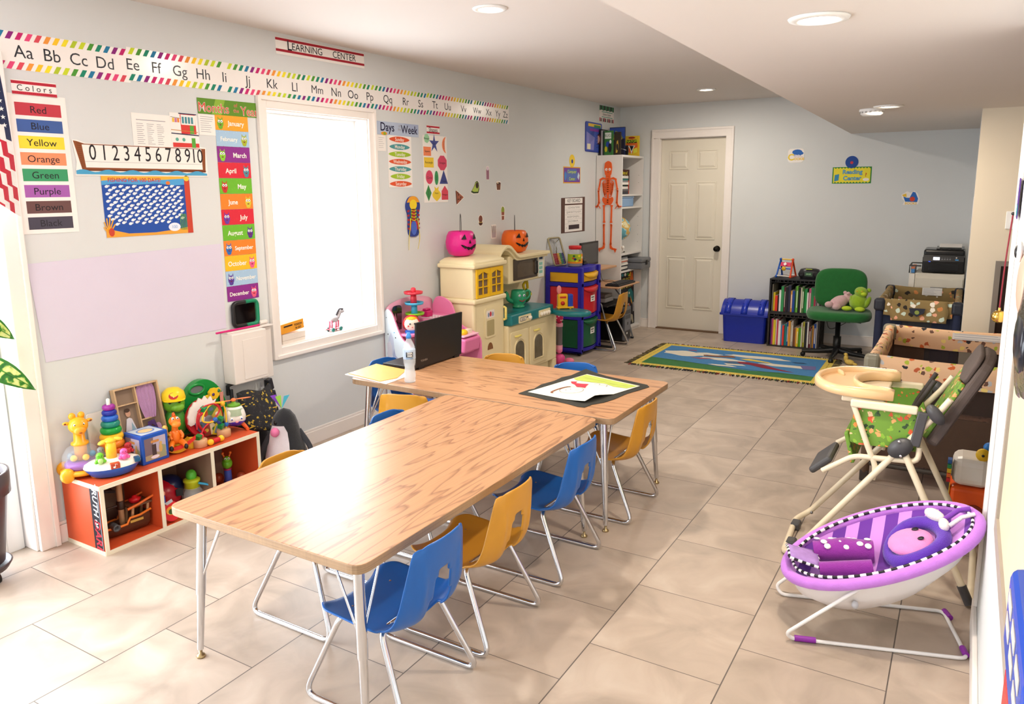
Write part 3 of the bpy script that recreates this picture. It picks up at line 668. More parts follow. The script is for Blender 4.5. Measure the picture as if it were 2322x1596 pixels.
x, y = SP(1417, 1240); b.disc(x, y, .044, .050, .001, PP('dc4a6a'), 20); b.text('Circle', .025, x, y-.005, .0014, INK)
x, y = SP(1475, 1245); b.disc(x, y, .024, .052, .0012, PP('3f9a5c'), 20); b.text('Oval', .02, x, y, .0014, INK, rot=-PI/2)
x, y = SP(1537, 1240); b.face([(x-.055, y-.048), (x+.052, y-.048), (x, y+.055)], .001, PP('3f4a8c')); b.text('Triangle', .018, x, y-.028, .0014, INK)
x, y = SP(1407, 1370); b.face([(x-.036, y), (x, y+.06), (x+.036, y), (x, y-.06)], .001, PP('3f8f4c')); b.text('Diamond', .017, x, y, .0014, INK, rot=-PI/2)
x, y = SP(1473, 1372); b.face([(x, y-.06)]+[(x+.055*math.sin(q*PI/8)**1.0*(1 if q < 8 else 1), y+.01+.038*(1 if q > 0 else 1)*math.sin((q-4)*PI/6+1.2) if False else y-.06+.012*q) for q in range(1, 8)]+[(x+.028, y+.05), (x, y+.034), (x-.028, y+.05)]+[(x-.055*math.sin((8-q)*PI/8), y-.06+.012*(8-q)) for q in range(1, 8)], .0012, PP('f2d23c')); b.text('Heart', .02, x, y, .0015, INK)
x, y = SP(1543, 1372); b.face([(x-.042, y-.05), (x+.042, y-.05), (x+.042, y+.015), (x, y+.055), (x-.042, y+.015)], .001, PP('dc4a5c')); b.text('Pentagon', .018, x, y-.012, .0014, INK)
put(b, 'shapes_chart', LW(ox, oz), 'white chart of cut-paper shapes such as star, heart and octagon', 'chart')
# ---- food stickers
def stick(y, z, label, fn):
    b = MB(); fn(b); put(b, 'food_sticker', LW(y, z), label, 'sticker', 'food stickers above the play kitchen')
def out(b, poly_, mat, h=.0010): b.face(poly_, h, mat)
def f1(b):
    b.prism(rrect(-.026, .026, -.057, .057, .02), 0, .0006, PAPER); b.face(rrect(-.021, .021, -.052, .036, .008), .0010, PP('a9788c')); b.disc(0, .036, .020, .016, .0012, PP('e8d8e4'), 12)
    for q in (-.008, .008): b.line([(q, -.045), (q, .02)], .003, .0014, PP('7c5470'))
stick(5.341, 1.694, 'small sticker of a tall pink drink, highest of the food stickers', f1)
def f2(b):
    p = [(-.075, -.045), (-.035, -.058), (.045, -.056), (.062, -.02), (.055, .035), (.03, .055), (.0, .045), (-.03, .0)]
    b.prism(p, 0, .0006, PAPER); b.face([(x*.9, y*.88) for x, y in p], .0010, PP('2f4420')); b.face([(x*.72+.002, y*.7+.002) for x, y in p], .0013, PP('b6cc5a')); b.disc(.022, .012, .020, .024, .0016, PP('3a2418'), 14)
stick(5.157, 1.582, 'sticker of a halved avocado on the wall', f2)
def f3(b):
    b.prism(rrect(-.040, .040, -.040, .040, .02), 0, .0006, PAPER); b.face([(-.034, .018), (.034, .018), (.026, -.034), (-.026, -.034)], .001, PP('7a4a34')); b.disc(0, .02, .034, .010, .0013, PP('4a2c20'), 14); b.disc(-.012, .024, .012, .008, .0015, PP('e8d4b0'), 10)
stick(5.508, 1.591, 'sticker of a brown pudding cup with creamy top', f3)
def f4(b):
    b.prism([(-.055, .062), (.060, .0), (-.045, -.062)], 0, .0006, PAPER); b.face([(-.050, .052), (.050, .0), (-.042, -.052)], .001, PP('a8624a')); b.line([(-.052, .05), (-.044, -.05)], .012, .0012, PP('6e3a28'))
    for q in ((-.02, .02), (.01, .0), (-.025, -.015), (-.03, .035), (.0, -.015)): b.disc(*q, .007, .007, .0014, PP('3c1c18'), 8)
stick(4.937, 1.503, 'sticker of a pizza slice pointing right', f4)
def f5(b):
    b.prism(rrect(-.034, .034, -.062, .062, .03), 0, .0006, PAPER); b.face([(-.024, .01), (.024, .01), (.018, -.056), (-.018, -.056)], .0011, PP('a05a44')); b.disc(0, .022, .026, .034, .0010, PP('98a83c'), 16); b.line([(-.02, -.02), (.02, -.02)], .008, .0014, PP('e8d8c8'))
stick(5.572, 1.361, 'sticker of a green snack in a brown cup above the orange pumpkin pail', f5)
def f6(b):
    b.prism(rrect(-.034, .034, -.046, .046, .03), 0, .0006, PAPER); b.disc(0, .012, .028, .030, .0010, PP('7c4434'), 16); b.disc(0, -.022, .028, .018, .0013, PP('4a2c22'), 14); b.line([(-.024, -.014), (.024, -.014)], .007, .0015, PP('c8a45a'))
stick(5.224, 1.312, 'sticker of a small brown burger between the two pumpkin pails', f6)
def f7(b):
    b.prism([(-.044, -.058), (.040, -.060), (.042, .02), (.034, .058), (-.036, .058), (-.046, .02)], 0, .0006, PAPER)
    for q in range(6): b.line([(-.028+q*.0115, -.01), (-.032+q*.0125, .050-.006*(q % 2))], .006, .0011, PP('5a3a34'))
    b.face([(-.034, -.008), (.034, -.008), (.028, -.050), (-.028, -.050)], .0014, PP('b8aab0'))
stick(5.423, 1.213, 'sticker of chips in a pale carton, lowest of the food stickers', f7)
# ---- keyboard poster, centre signs
BR = PP('5c4038')
b = MB(); b.prism([(-.268, -.172), (.268, -.176), (.266, .176), (-.266, .170)], 0, .0006, BR); b.rect(-.185, .210, .112, .166, .001, PAPER); b.text('KEY BOARD', .048, .012, .139, .0014, INK, sx=1.12)
b.rect(-.190, .205, -.165, .098, .0011, PAPER)
for i, s_ in enumerate(('1 2 3 4 5 6 7 8 9 0', 'Q W E R T Y U I O P', 'A S D F G H J K L ;', 'Z X C V B N M , .')): b.text(s_, .026, .006, .072-i*.045, .0014, PP('4a4048') if i != 2 else INK, sx=1.35); b.line([(-.185, .050-i*.045), (.20, .050-i*.045)], .0015, .0014, GREYI)
b.rect(-.105, .135, -.142, -.098, .0015, PP('3f3238')); b.text('K', .018, -.15, -.125, .0014, INK)
put(b, 'keyboard_poster', LW(6.927, 1.302), 'brown and white poster of a drawn computer keyboard reading Key Board', 'poster')
b = MB(); sheet_(.378, .160, PP('e8a82c'), b=b); b.rect(-.178, .178, -.070, .070, .0010, PP('7a4aa0')); b.face([(-.10, .055), (.10, .06), (.13, 0), (.10, -.055), (-.11, -.06), (-.13, .0)], .0012, PP('5d74b8'))
for c, h_, bo in (('2a6a30', .0014, .03), ('dff07a', .0017, 0)): b.text('Computer', .046, 0, .032, h_, PP(c), bold=bo); b.text('Center', .046, 0, -.038, h_, PP(c), bold=bo)
b.disc(-.145, -.01, .022, .045, .0014, PP('4a8ad0'), 10); b.face([(.14, .03), (.17, .0), (.15, -.05), (.12, -.02)], .0014, PP('cfe0f4'))
put(b, 'computer_center_sign', LW(6.893, 1.694), 'purple and yellow sign reading Computer Center', 'sign')
b = MB(); b.prism(poly(0, 0, .062, 26, 0, 1.0), 0, .0006, PP('f2cf3a')); b.disc(0, -.005, .020, .020, .001, PP('2c3f9a')); put(b, 'yellow_disc', LW(6.896, 1.832), 'yellow paper circle with a blue centre above the Computer Center sign', 'paper')
b = MB(); b.prism([(-.187, -.082), (.187, -.082), (.187, .082), (-.187, .082)], 0, .0006, PAPER)
for q in range(13): b.face([(-.187+q*.0288, .030+.006*(q % 3)), (-.160+q*.0288, .030+.004*((q+1) % 3)), (-.160+q*.0288, .082), (-.187+q*.0288, .082)], .001, PP(('2f6f4c', '1d1d22', '3a8a5c')[q % 3])); b.face([(-.187+q*.0288, -.082), (-.162+q*.0288, -.082), (-.165+q*.0288, -.045-.004*(q % 2)), (-.185+q*.0288, -.042)], .001, PP(('c1384a', '1d1d22', 'e8d8d0', '202028')[q % 4]))
b.rect(-.13, .15, .016, .022, .001, PP('1d9a88')); b.rect(-.13, .15, -.036, -.030, .001, PP('1d9a88')); b.text('Science Center', .034, .0, -.006, .0014, INK, shear=.2)
put(b, 'science_center_sign', LW(7.722, 2.340), 'white sign reading Science Center high in the corner', 'sign')
b = MB(); b.prism(rrect(-.20, .20, -.150, .150, .02), 0, .006, P('3a4aa8')); b.face(rrect(-.19, .19, -.140, .145, .02), .0064, P('3f58b4')); b.face([(-.18, -.13), (.0, -.13), (.02, .0), (-.18, .05)], .0068, P('8a8ad0'))
b.face(rrect(-.14, .17, .105, .135, .008), .0070, P('f0c83a')); b.rect(.0, .16, .100, .125, .0075, P('2f8a4a')); b.rect(-.10, .12, .06, .085, .0072, P('8a3a9a'))
for q in range(4): b.line([(-.10+q*.03, -.06+q*.012), (-.095+q*.03, .03+q*.012)], .005, .0075, P('20204a'))
for q in range(5): b.line([(.06, -.10+q*.03), (.12, -.09+q*.03)], .004, .0075, P('20204a'))
b.rect(-.16, -.08, -.125, -.07, .0074, P('f0e8c8'))
put(b, 'science_board_game', LW(7.385, 2.083, .002, -.01), 'dark blue and purple glossy board game box front on the wall beside the bookcase', 'game box')
# ---- shoe lacing card
t = thing('lacing_shoe_card', 'large colourful cardboard shoe for lacing, hung on the wall', 'lacing toy', (.002, 4.335, 1.375))
b = MB(); b.T = frame((0, 0, 0), (0, 1, 0), (0, 0, 1))
prof = [(-.050, -.130), (0, -.142), (.050, -.130), (.062, -.08), (.058, 0), (.078, .06), (.074, .10), (.045, .135), (0, .145), (-.045, .135), (-.074, .10), (-.078, .06), (-.058, 0), (-.062, -.08)]
prof = [tuple(p) for p in smooth_path([Vector(p) for p in prof], 3, True)]
b.prism(prof, 0, .010, PP('2c3f8c')); b.face([(x*.96, .125+(y-.125)*.98) for x, y in prof if y > .09], .0103, PP('f0a42c')); 
for q in range(5): 
    for s_ in (-1, 1): b.face([(s_*.045, .05-q*.032), (s_*.072, .045-q*.03), (s_*.068, .032-q*.03), (s_*.045, .036-q*.032)], .0104, PP('a8242e'))
b.disc(0, .085, .042, .036, .0106, PP('f4d62c'), 20); b.face([(-.030, .055), (.030, .055), (.034, -.03), (-.034, -.03)], .0106, PP('5a8a2c')); b.face([(-.018, .05), (.018, .05), (.020, -.03), (-.020, -.03)], .0109, PP('b02a2a'))
b.disc(0, -.062, .046, .052, .0106, PP('c8323a'), 20); b.disc(0, -.078, .034, .052, .0109, PP('4a6ac8'), 20)
b.build('shoe_card', t)
b = MB(); LC = PP('e8d22c')
for q in range(4): b.tube([(.013, -.028, .045-q*.022), (.016, 0, .038-q*.022), (.013, .028, .045-q*.022)], .003, LC, 6)
b.build('lace_crossing', t)
for s_ in (-1, 1):
    MB().tube([(.014, s_*.04, -.01), (.016, s_*.05, -.08), (.012, s_*.062, -.16), (.008, s_*.052-.01, -.235)], [.0035, .0035, .0035, .0012], LC, 6, sub=4).build('loose_lace', t)
# ---- window sill things
def boxthing(name, loc, rz, sx, sy, sz, mats, label, cat, extra=None, group=None):
    b = MB(); b.box(-sx/2, sx/2, -sy/2, sy/2, 0, sz, mats)
    if extra: extra(b)
    o = b.build(name, None, bevel=.001, loc=loc, rot=(0, 0, rz)); return tag(o, label, cat, group)
sill = WZ0+.012
boxthing('cardboard_box', (-.060, 3.175, sill), .05, .09, .19, .055, M('e8dcd0', .7), 'white cardboard box lying on the window sill under the orange box', 'box', lambda b: (b.box(-.046, .0462, -.0952, .0952, .018, .020, PP('b8a898'))))
def ob(b):
    b.T = frame((.0455, 0, .0), (0, 1, 0), (0, 0, 1)); b.rect(-.07, .0, .036, .044, .0003, INK); b.text('TOUCH', .018, .045, .034, .0003, INK, bold=.02); b.text('N GO', .018, .045, .014, .0003, INK, bold=.02)
o = boxthing('orange_box', (-.062, 3.172, sill+.066), .0, .088, .186, .058, M('eea12c', .6), 'orange cardboard box tilted on top of the white box on the sill', 'box', ob); o.rotation_euler = (.08, 0, .02)
t = thing('toy_horse', 'small toy horse on a wheeled board standing on the window sill', 'toy horse', (-.055, 3.56, sill), 0)
G1 = M('b4aeb2', .6); 
b = MB(); b.ell((0, 0, .075), (.018, .040, .020), G1); b.tube([(0, .03, .082), (0, .055, .115), (0, .060, .122)], [.014, .010], G1, 8); b.ell((0, .072, .118), (.011, .024, .012), G1)
b.build('horse_body', t)
b = MB(); b.tube([(0, .02, .10), (0, .05, .135), (0, .085, .132)], .006, M('4a4448', .8), 6, sub=3); b.build('mane', t)
for x in (-.010, .010):
    for y, c in ((-.030, 'c86478'), (.028, 'c86478')): MB().tube([(x, y, .07), (x, y-.004, .022)], [.007, .005], P(c), 8).build('leg', t)
MB().box(-.020, .020, -.055, .060, .014, .019, P('c44a56')).build('wheel_board', t)
for x in (-.024, .020):
    for y in (-.035, .035): MB().lathe([(.0135, 0), (.0135, .006)], P('2f7a72'), (x, y, .0135), 14, 'x', smooth=False).build('wheel', t)
# ---- back wall stickers
def badd(b, name, x, z, label, cat, y=8.0885, group=None): return put(b, name, BW(x, z, y), label, cat, group)
b = MB(); b.prism(rrect(-.078, .076, -.068, .068, .03), 0, .0008, PAPER)
b.disc(.01, .034, .048, .026, .0012, PP('2a6ac0'), 16); b.disc(.04, .022, .030, .016, .0013, PP('2a6ac0'), 12); b.text('C', .085, -.048, -.018, .0016, PP('f2d23a'), bold=.03); b.text('IS FOR', .024, .015, .004, .0018, PP('2a6ac0'), bold=.01); b.text('OOKIE', .032, .030, -.034, .0018, PP('f2c93a'), bold=.03); b.line([(-.02, -.012), (.068, -.012)], .002, .0019, RED)
badd(b, 'cookie_sticker', 1.892, 1.864, 'blue and yellow sticker reading C is for Cookie beside the door', 'sticker')
b = MB(); sheet_(.348, .157, PP('2f8a3c'), b=b); b.prism([( (.162+.006*math.cos(q*6))*math.cos(2*PI*q/60)*1.0, .068*math.sin(2*PI*q/60)) for q in range(60)] and rrect(-.164, .164, -.070, .070, .01), .0006, .0010, PP('f0e23a'))
for q in range(24):
    b.disc(-.160+q*.0139, .068, .006, .005, .0012, PP('2f8a3c') if q % 2 else PP('f0e23a'), 8); b.disc(-.160+q*.0139, -.068, .006, .005, .0012, PP('2f8a3c') if q % 2 else PP('f0e23a'), 8)
for c, h_, bo in (('1d5fae', .0014, .035), ('56b4e2', .0018, .0)): b.text('Reading', .056, .005, .030, h_, PP(c), bold=bo); b.text('Center', .056, .005, -.030, h_, PP(c), bold=bo)
b.face([(-.155, -.058), (-.115, -.048), (-.112, .012), (-.152, .004)], .0016, PP('3a8fb8')); b.text('?', .05, .125, .0, .0018, PP('c8402c'), bold=.02); b.disc(.128, -.042, .028, .014, .0014, PAPER, 14)
badd(b, 'reading_center_sign', 2.415, 1.664, 'yellow and green sign reading Reading Center on the back wall', 'sign')
b = MB(); b.prism(poly(0, 0, .058, 30), 0, .0008, PP('1f4a9c')); b.disc(0, -.005, .014, .014, .0012, PP('c8384a')); badd(b, 'blue_disc', 2.409, 1.788, 'dark blue paper circle with a red dot above the Reading Center sign', 'paper', 8.0872)
b = MB(); b.prism([(-.075, .03), (-.05, .045), (-.03, .06), (.0, .045), (.03, .066), (.06, .04), (.078, -.01), (.07, -.06), (-.06, -.066), (-.045, -.03), (-.07, -.01)], 0, .0008, PAPER)
b.face([(-.058, .012), (-.030, .0), (-.005, .0), (.018, .055), (.040, .050), (.066, -.008), (.060, -.040), (-.04, -.036)], .0012, PP('2a6ac0')); b.face([(-.070, .026), (-.035, .040), (-.030, .006), (-.058, .012)], .0014, PP('eec23a')); b.disc(.018, -.012, .022, .022, .0015, PP('d8452c'), 14); b.text('BOOKS', .030, .008, -.052, .0018, PP('eec23a'), bold=.02)
badd(b, 'books_sticker', 2.934, 1.448, 'blue and red sticker reading Books above the filing cabinet', 'sticker')

# ================================================================ ORANGE CUBBY SHELF AND TOYS
EDGE = P('efe6cf', .5); ORG = M('d4562c', .45, var=.04, scale=6); KRAFT = M('8d7460', .8, var=.06)
SH = .319
t = thing('cubby_shelf', 'low orange three-compartment cubby shelf with cream edges against the left wall', 'shelf', (0, 1.73, 0))
b = MB(); b.box(.016, .307, 0, .863, .301, SH, ORG); b.build('top_panel', t)
b = MB(); b.box(.016, .307, 0, .863, .0, .018, ORG); b.build('bottom_panel', t)
b = MB(); b.box(.016, .022, .016, .847, .0185, .3005, KRAFT); b.build('back_panel', t)
for i, y in enumerate((0, .847)):
    b = MB(); b.box(.016, .307, y, y+.016, .0185, .3005, ORG)
    if i == 0:
        b.T = frame((.262, -.0006, .16), (0, 0, -1), (1, 0, 0)); b.prism([(-.138, -.030), (.138, -.030), (.138, .036), (-.138, .036)], 0, .0005, PP('20202c'))
        b.text('TRUTH or', .048, -.065, .003, .0008, PP('f4f4fa'), bold=.02, shear=.2); b.text('DARE', .060, .075, .003, .0008, PP('d8344a'), bold=.02, shear=.2); b.line([(-.137, .031), (.137, .031)], .002, .0009, PP('e8e8f4')); b.T = Matrix()
    b.build('side_panel', t)
for y, m_ in ((.278, ORG), (.564, KRAFT)): MB().box(.022, .303, y, y+.014, .0185, .3005, m_).build('divider', t)
b = MB()
b.box(.3075, .311, -.001, .864, .300, .320, EDGE); b.box(.3075, .311, -.001, .864, 0, .019, EDGE)
for y in (-.001, .276, .562, .846): b.box(.3076, .3112, y, y+.018, .019, .300, EDGE)
b.box(.016, .3075, -.003, -.0005, .300, .320, EDGE); b.box(.016, .3075, -.003, -.0005, 0, .019, EDGE); b.build('edge_strip', t)
def at(x, y, z=SH): return (x, y, z)
def eyes(b, c, d, sp, r, fwd=(1, 0, 0), iris='20202a', white=True):
    f = Vector(fwd).normalized(); s_ = Vector((-f.y, f.x, 0))
    for k in (-1, 1):
        p = Vector(c)+s_*k*sp
        if white: b.ell(p, (r, r, r), P('fbfbfb', .2), 10); b.ell(p+f*r*.62, (r*.55, r*.55, r*.55), P(iris, .2), 8)
        else: b.ell(p, (r, r, r), P(iris, .15), 8)
    return b
# giraffe popper
YEL = P('f5a81f', .3); YEL2 = P('f7c62a', .3)
t = thing('giraffe_popper', 'yellow giraffe-headed ball popper toy at the left end of the cubby shelf', 'toy', at(.092, 1.788), -.35)
b = MB(); b.lathe([(.075, .012), (.088, .020), (.088, .030), (.07, .036)], YEL, seg=24)
for a in (.5, 2.3, -2.3+PI*.0, -.9): 
    x, y = .088*math.cos(a), .088*math.sin(a); b.ell((x, y, .022), (.026, .030, .034), YEL, 12)
b.build('base', t)
MB().lathe([(.066, .036), (.070, .05), (.070, .058), (.060, .066), (.02, .070)], P('8c3fb0'), seg=24).build('purple_ring', t)
b = MB()
for i, (a, r_, c) in enumerate(((.3, .04, 'f0b428'), (1.6, .045, '3a9ad0'), (2.9, .04, 'e05a8a'), (4.2, .045, '8a9aa8'), (5.3, .04, 'f0c83a'))): b.ell((r_*math.cos(a), r_*math.sin(a), .086), .0145, P(c), 12)
b.build('balls', t)['label'] = 'coloured balls inside the dome'
b = MB(); b.lathe([(.078, .045), (.080, .07), (.074, .10), (.055, .128), (.030, .142)], glass('f4faff', alpha=.16), seg=24); b.build('clear_dome', t)
b = MB(); b.lathe([(.026, .072), (.026, .135), (.036, .142), (.036, .150), (.024, .156), (.022, .205)], YEL, seg=16); b.build('neck', t)
b = MB(); b.ell((.004, 0, .228), (.040, .041, .038), YEL, 16); b.ell((.036, 0, .212), (.022, .026, .019), P('f59a24'), 12)
for k in (-1, 1):
    b.ell((-.010, k*.018, .268), (.015, .015, .017), YEL, 12); b.ell((0, k*.046, .243), (.010, .014, .008), YEL, 10)
    b.ell((.008, k*.050, .243), (.004, .006, .004), P('7a3418'), 8)
eyes(b, (.033, 0, .238), 0, .017, .0062); b.ell((.056, .0, .205), (.003, .007, .002), P('7a1c14'), 8)
b.build('head', t)
# sea boat toy
t = thing('sea_boat_toy', 'white and blue boat toy with small sea animals around a yellow column', 'toy', at(.208, 1.858), -.35)
def ringp(a_, b2, z, n=28, ex=1.0): return [(a_*math.copysign(abs(math.cos(2*PI*i/n))**ex, math.cos(2*PI*i/n)), b2*math.copysign(abs(math.sin(2*PI*i/n))**ex, math.sin(2*PI*i/n)), z) for i in range(n)]
b = MB(); b.sheet([ringp(.0001, .0001, .001), ringp(.052, .072, .001), ringp(.068, .090, .010), ringp(.080, .113, .040), ringp(.082, .117, .046)], P('1f62c0', .25), closed_u=True); b.build('hull', t)
b = MB(); b.sheet([ringp(.082, .117, .0462), ringp(.078, .112, .060), ringp(.062, .090, .070), ringp(.030, .040, .076), ringp(.0001, .0001, .078)], P('f7efe0', .3), closed_u=True); b.build('deck', t)
b = MB(); b.lathe([(.022, .074), (.022, .150)], P('fac22a'), seg=18); b.ell((0, .0, .155), (.026, .026, .012), P('fac22a'), 14); b.ell((.0, -.032, .152), (.014, .020, .009), P('fac83a'), 12, rot=(.3, 0, 0)); b.ell((.0, .032, .157), (.014, .020, .009), P('fac83a'), 12, rot=(-.2, 0, 0)); b.build('yellow_column', t)
def critter(x, y, c, nm, c2=None):
    b = MB(); b.ell((x, y, .088), (.016, .019, .017), P(c, .25), 12); b.ell((x+.002, y, .108), (.014, .016, .015), P(c, .25), 12); b.ell((x+.010, y, .086), (.010, .012, .014), P(c2 or c, .25), 10)
    for k in (-1, 1): b.ell((x+.006, y+k*.016, .082), (.009, .009, .008), P(c, .25), 8)
    eyes(b, (x+.0155, y, .110), 0, .006, .0018, white=False); b.build(nm, t)
critter(.045, -.055, '6cc82c', 'green_turtle_figure', 'b8e88a'); critter(.048, .040, 'f25fa8', 'pink_octopus_figure'); critter(-.03, .075, 'b8202a', 'red_crab_figure'); critter(-.04, -.035, '8a8e92', 'grey_dolphin_figure')
b = MB(); b.box(.060, .083, -.022, .016, .046, .072, P('b8482c')); b.T = frame((.0835, -.003, .060), (0, 1, 0), (0, 0, 1)); b.disc(-.005, -.005, .005, .004, .0004, P('fdfdfd')); b.line([(-.001, -.004), (-.001, .009), (.008, .006)], .002, .0004, P('fdfdfd')); b.build('music_button', t, bevel=.003)
b = MB(); b.box(.030, .064, .080, .104, .050, .071, P('14547c')); b.build('blue_button', t, bevel=.004)
# stacking rings
t = thing('ring_stacker', 'tall rainbow stacking-ring cone behind the sea boat toy', 'toy', at(.092, 1.935))
b = MB(); b.cyl((0, 0, 0), .06, .012, P('f2efe8')); b.lathe([(.022, .012), (.008, .285), (.008, .31), (.004, .314)], P('f4efe4'), seg=14); b.build('spindle', t)
z = .012
for i, (c, R_, th) in enumerate((('d6262c', .058, .038), ('f0642a', .056, .038), ('f58a26', .054, .036), ('f9bf26', .051, .034), ('17a03c', .046, .033), ('1d8a78', .041, .031), ('2a66c8', .036, .029), ('1d2fa0', .032, .027), ('9a2a98', .028, .027))):
    r_ = th/2; prof = [(R_-r_*.9+r_*.9*math.cos(a)*1.0, z+r_+r_*math.sin(a)) for a in [-PI/2+PI*q/10 for q in range(11)]]
    prof = [(max(.012, R_-r_*1.7), z+r_*.3)]+prof+[(max(.010, R_-r_*1.7), z+r_*1.7)]
    MB().lathe(prof, P(c, .2), seg=24).build('ring', t)['label'] = ['red', 'red-orange', 'orange', 'yellow', 'green', 'teal', 'blue', 'dark blue', 'purple'][i]+' ring'
    z += th*.93
# white board leaning behind the rings
b = MB(); b.prism(rrect(-.055, .055, 0, .24, .015), 0, .008, P('efe6dc')); b.disc(.035, .17, .010, .014, .0084, BLACK); o = b.build('white_plastic_board', None); o.matrix_world = frame((.028, 1.925, SH+.001), (0, 1, 0), (-.09, 0, 1)); tag(o, 'plain off-white plastic board leaning on the wall behind the ring stacker', 'board')
# blue picture cube
t = thing('picture_cube_box', 'blue-edged cube box with woodland pictures near the front of the cubby', 'box', at(.176, 2.048))
BLU = P('1f56b8', .35)
b = MB(); s_ = .068; hgt = .140
b.box(-s_, s_, -s_, s_, 0, hgt, BLU); b.build('box_body', t, bevel=.004)
for fr in (frame((s_+.0006, 0, hgt/2), (0, 1, 0), (0, 0, 1)), frame((0, -s_-.0006, hgt/2), (1, 0, 0), (0, 0, 1))):
    b = MB(); b.T = fr; b.rect(-.054, .054, -.054, .052, 0, PP('b9b0c4')); b.face([(-.054, -.054), (.054, -.054), (.054, -.035), (.0, -.02), (-.054, -.03)], .0003, PP('a89a7c')); b.face([(-.054, -.03), (-.015, -.028), (-.008, .052), (-.054, .052)], .0004, PP('7a6870')); b.rect(-.018, .004, -.034, .018, .0006, PP('4a3a3c')); b.face(rrect(-.022, .020, .026, .038, .004), .0008, PP('c98a4a'))
    b.face([(.02, -.05), (.05, -.05), (.052, .0), (.03, .01)], .0005, PP('9aa07a')); b.disc(.026, -.008, .009, .020, .0008, PP('d0a860'), 12); b.disc(.028, .016, .007, .008, .0009, PP('d0a860'), 10); b.disc(-.005, -.042, .022, .008, .0008, PP('e8e0e8'), 12)
    b.build('picture_side', t)
b = MB(); b.T = frame((0, 0, hgt+.0006), (0, 1, 0), (-1, 0, 0)); b.rect(-.056, .056, -.056, .056, 0, PP('c4d0dc')); b.disc(0, 0, .042, .036, .0003, PP('6a8ac8'), 20); b.disc(0, 0, .034, .028, .0006, PP('e8c890'), 20); b.build('picture_lid', t)
# wooden dress-up box
t = thing('wooden_dress_up_box', 'shallow wooden tray box with a paper doll and purple dress, leaning on the wall', 'toy box'); t.matrix_world = frame((.070, 2.108, SH+.002), (0, .999, .0), (-.19, 0, 1))
WD = wood('birch', 'd6b184', 'c49a6c', 'cda678', axis=1, rough=.6); WD2 = M('8f7a68', .8, var=.05)
b = MB(); b.box(-.115, .115, 0, .330, 0, .006, WD2); b.build('tray_bottom', t)
b = MB()
for q in ((-.115, -.107, 0, .33), (.107, .115, 0, .33), (-.107, .107, 0, .008), (-.107, .107, .322, .33)): b.box(q[0], q[1], q[2], q[3], .006, .032, WD)
b.build('tray_rim', t)
b = MB(); b.box(-.008, -.002, .008, .322, .006, .028, WD); b.build('tray_divider', t); b = MB(); b.box(-.107, -.008, .245, .250, .006, .028, WD); b.build('tray_divider', t); b = MB(); b.box(-.002, .05, .155, .160, .006, .028, WD); b.build('tray_divider', t)
b = MB(); b.prism([(-.085, .03), (-.03, .03), (-.040, .13), (-.028, .10), (-.022, .105), (-.040, .175), (-.052, .182), (-.066, .178), (-.085, .10), (-.079, .098), (-.07, .13)], .008, .012, PP('d8d4dc')); b.disc(-.055, .203, .013, .017, .0125, PP('c89a80'), 14); b.disc(-.057, .218, .014, .010, .013, PP('4a3428'), 12); b.face([(-.06, .05), (-.035, .05), (-.030, .12), (-.045, .16)], .0125, PP('93b4c6')); b.build('paper_doll', t)
b = MB(); b.T = Matrix.Translation((.050, .24, .010))
g_ = []
for i in range(9):
    v = i/8; w_ = .028+.020*math.sin(min(1, v*1.25)*PI*.55) if v < .9 else .040
    g_.append([(-w_+2*w_*j/14, -.085+.165*v, .006+.004*math.cos(j*2.2)) for j in range(15)])
b.sheet(g_, cloth('b58ab4')); b.face([(-.020, -.10), (.016, -.095), (.03, -.15), (.0, -.115), (-.028, -.155)], .010, cloth('4a2a6a')); b.build('purple_dress', t)
b = MB(); b.prism([(.0, .02), (.09, .03), (.10, .055), (.02, .05)], .012, .016, PP('7aa03c')); b.disc(.035, .09, .025, .03, .012, PP('b48ab4'), 10); b.disc(.085, .10, .018, .024, .012, PP('c8a0c8'), 10); b.build('paper_clothes', t)
# turtle with cap
t = thing('turtle_plush_toy', 'green turtle head toy wearing a yellow cap with a red badge', 'toy', at(.066, 2.284, SH+.10), -.5)
b = MB(); b.ell((0, 0, .10), (.048, .052, .052), P('6ab02a', .3), 18); b.ell((.03, .012, .085), (.028, .034, .026), P('7cc036', .3), 12); b.ell((0, 0, .0), (.05, .058, .075), P('3f8a2c'), 16); eyes(b, (.043, 0, .115), 0, .022, .007, iris='101014', white=False)
b.tube([(.056, -.02, .075), (.062, .01, .066), (.056, .04, .075)], .0022, P('2a4a18'), 6, sub=4); b.build('head_and_body', t)
b = MB(); b.lathe([(.056, .118), (.058, .128), (.052, .158), (.030, .178), (.001, .184)], P('f6d21f'), (0, 0, 0), 22); b.sheet([[(.045+.035*math.cos(a)*1.0, .05*math.sin(a), .126) for a in [-1.3+2.6*q/10 for q in range(11)]], [(.04*math.cos(a), .056*math.sin(a), .128) for a in [-1.3+2.6*q/10 for q in range(11)]]], P('f6d21f')); b.build('cap', t)
b = MB(); b.T = frame((.048, -.004, .148), (0, 1, 0), (-.5, 0, 1)); b.disc(0, 0, .022, .018, .004, P('b8201f'), 18); b.text('?', .026, 0, 0, .005, P('f8f8f8'), bold=.02); b.build('badge', t)
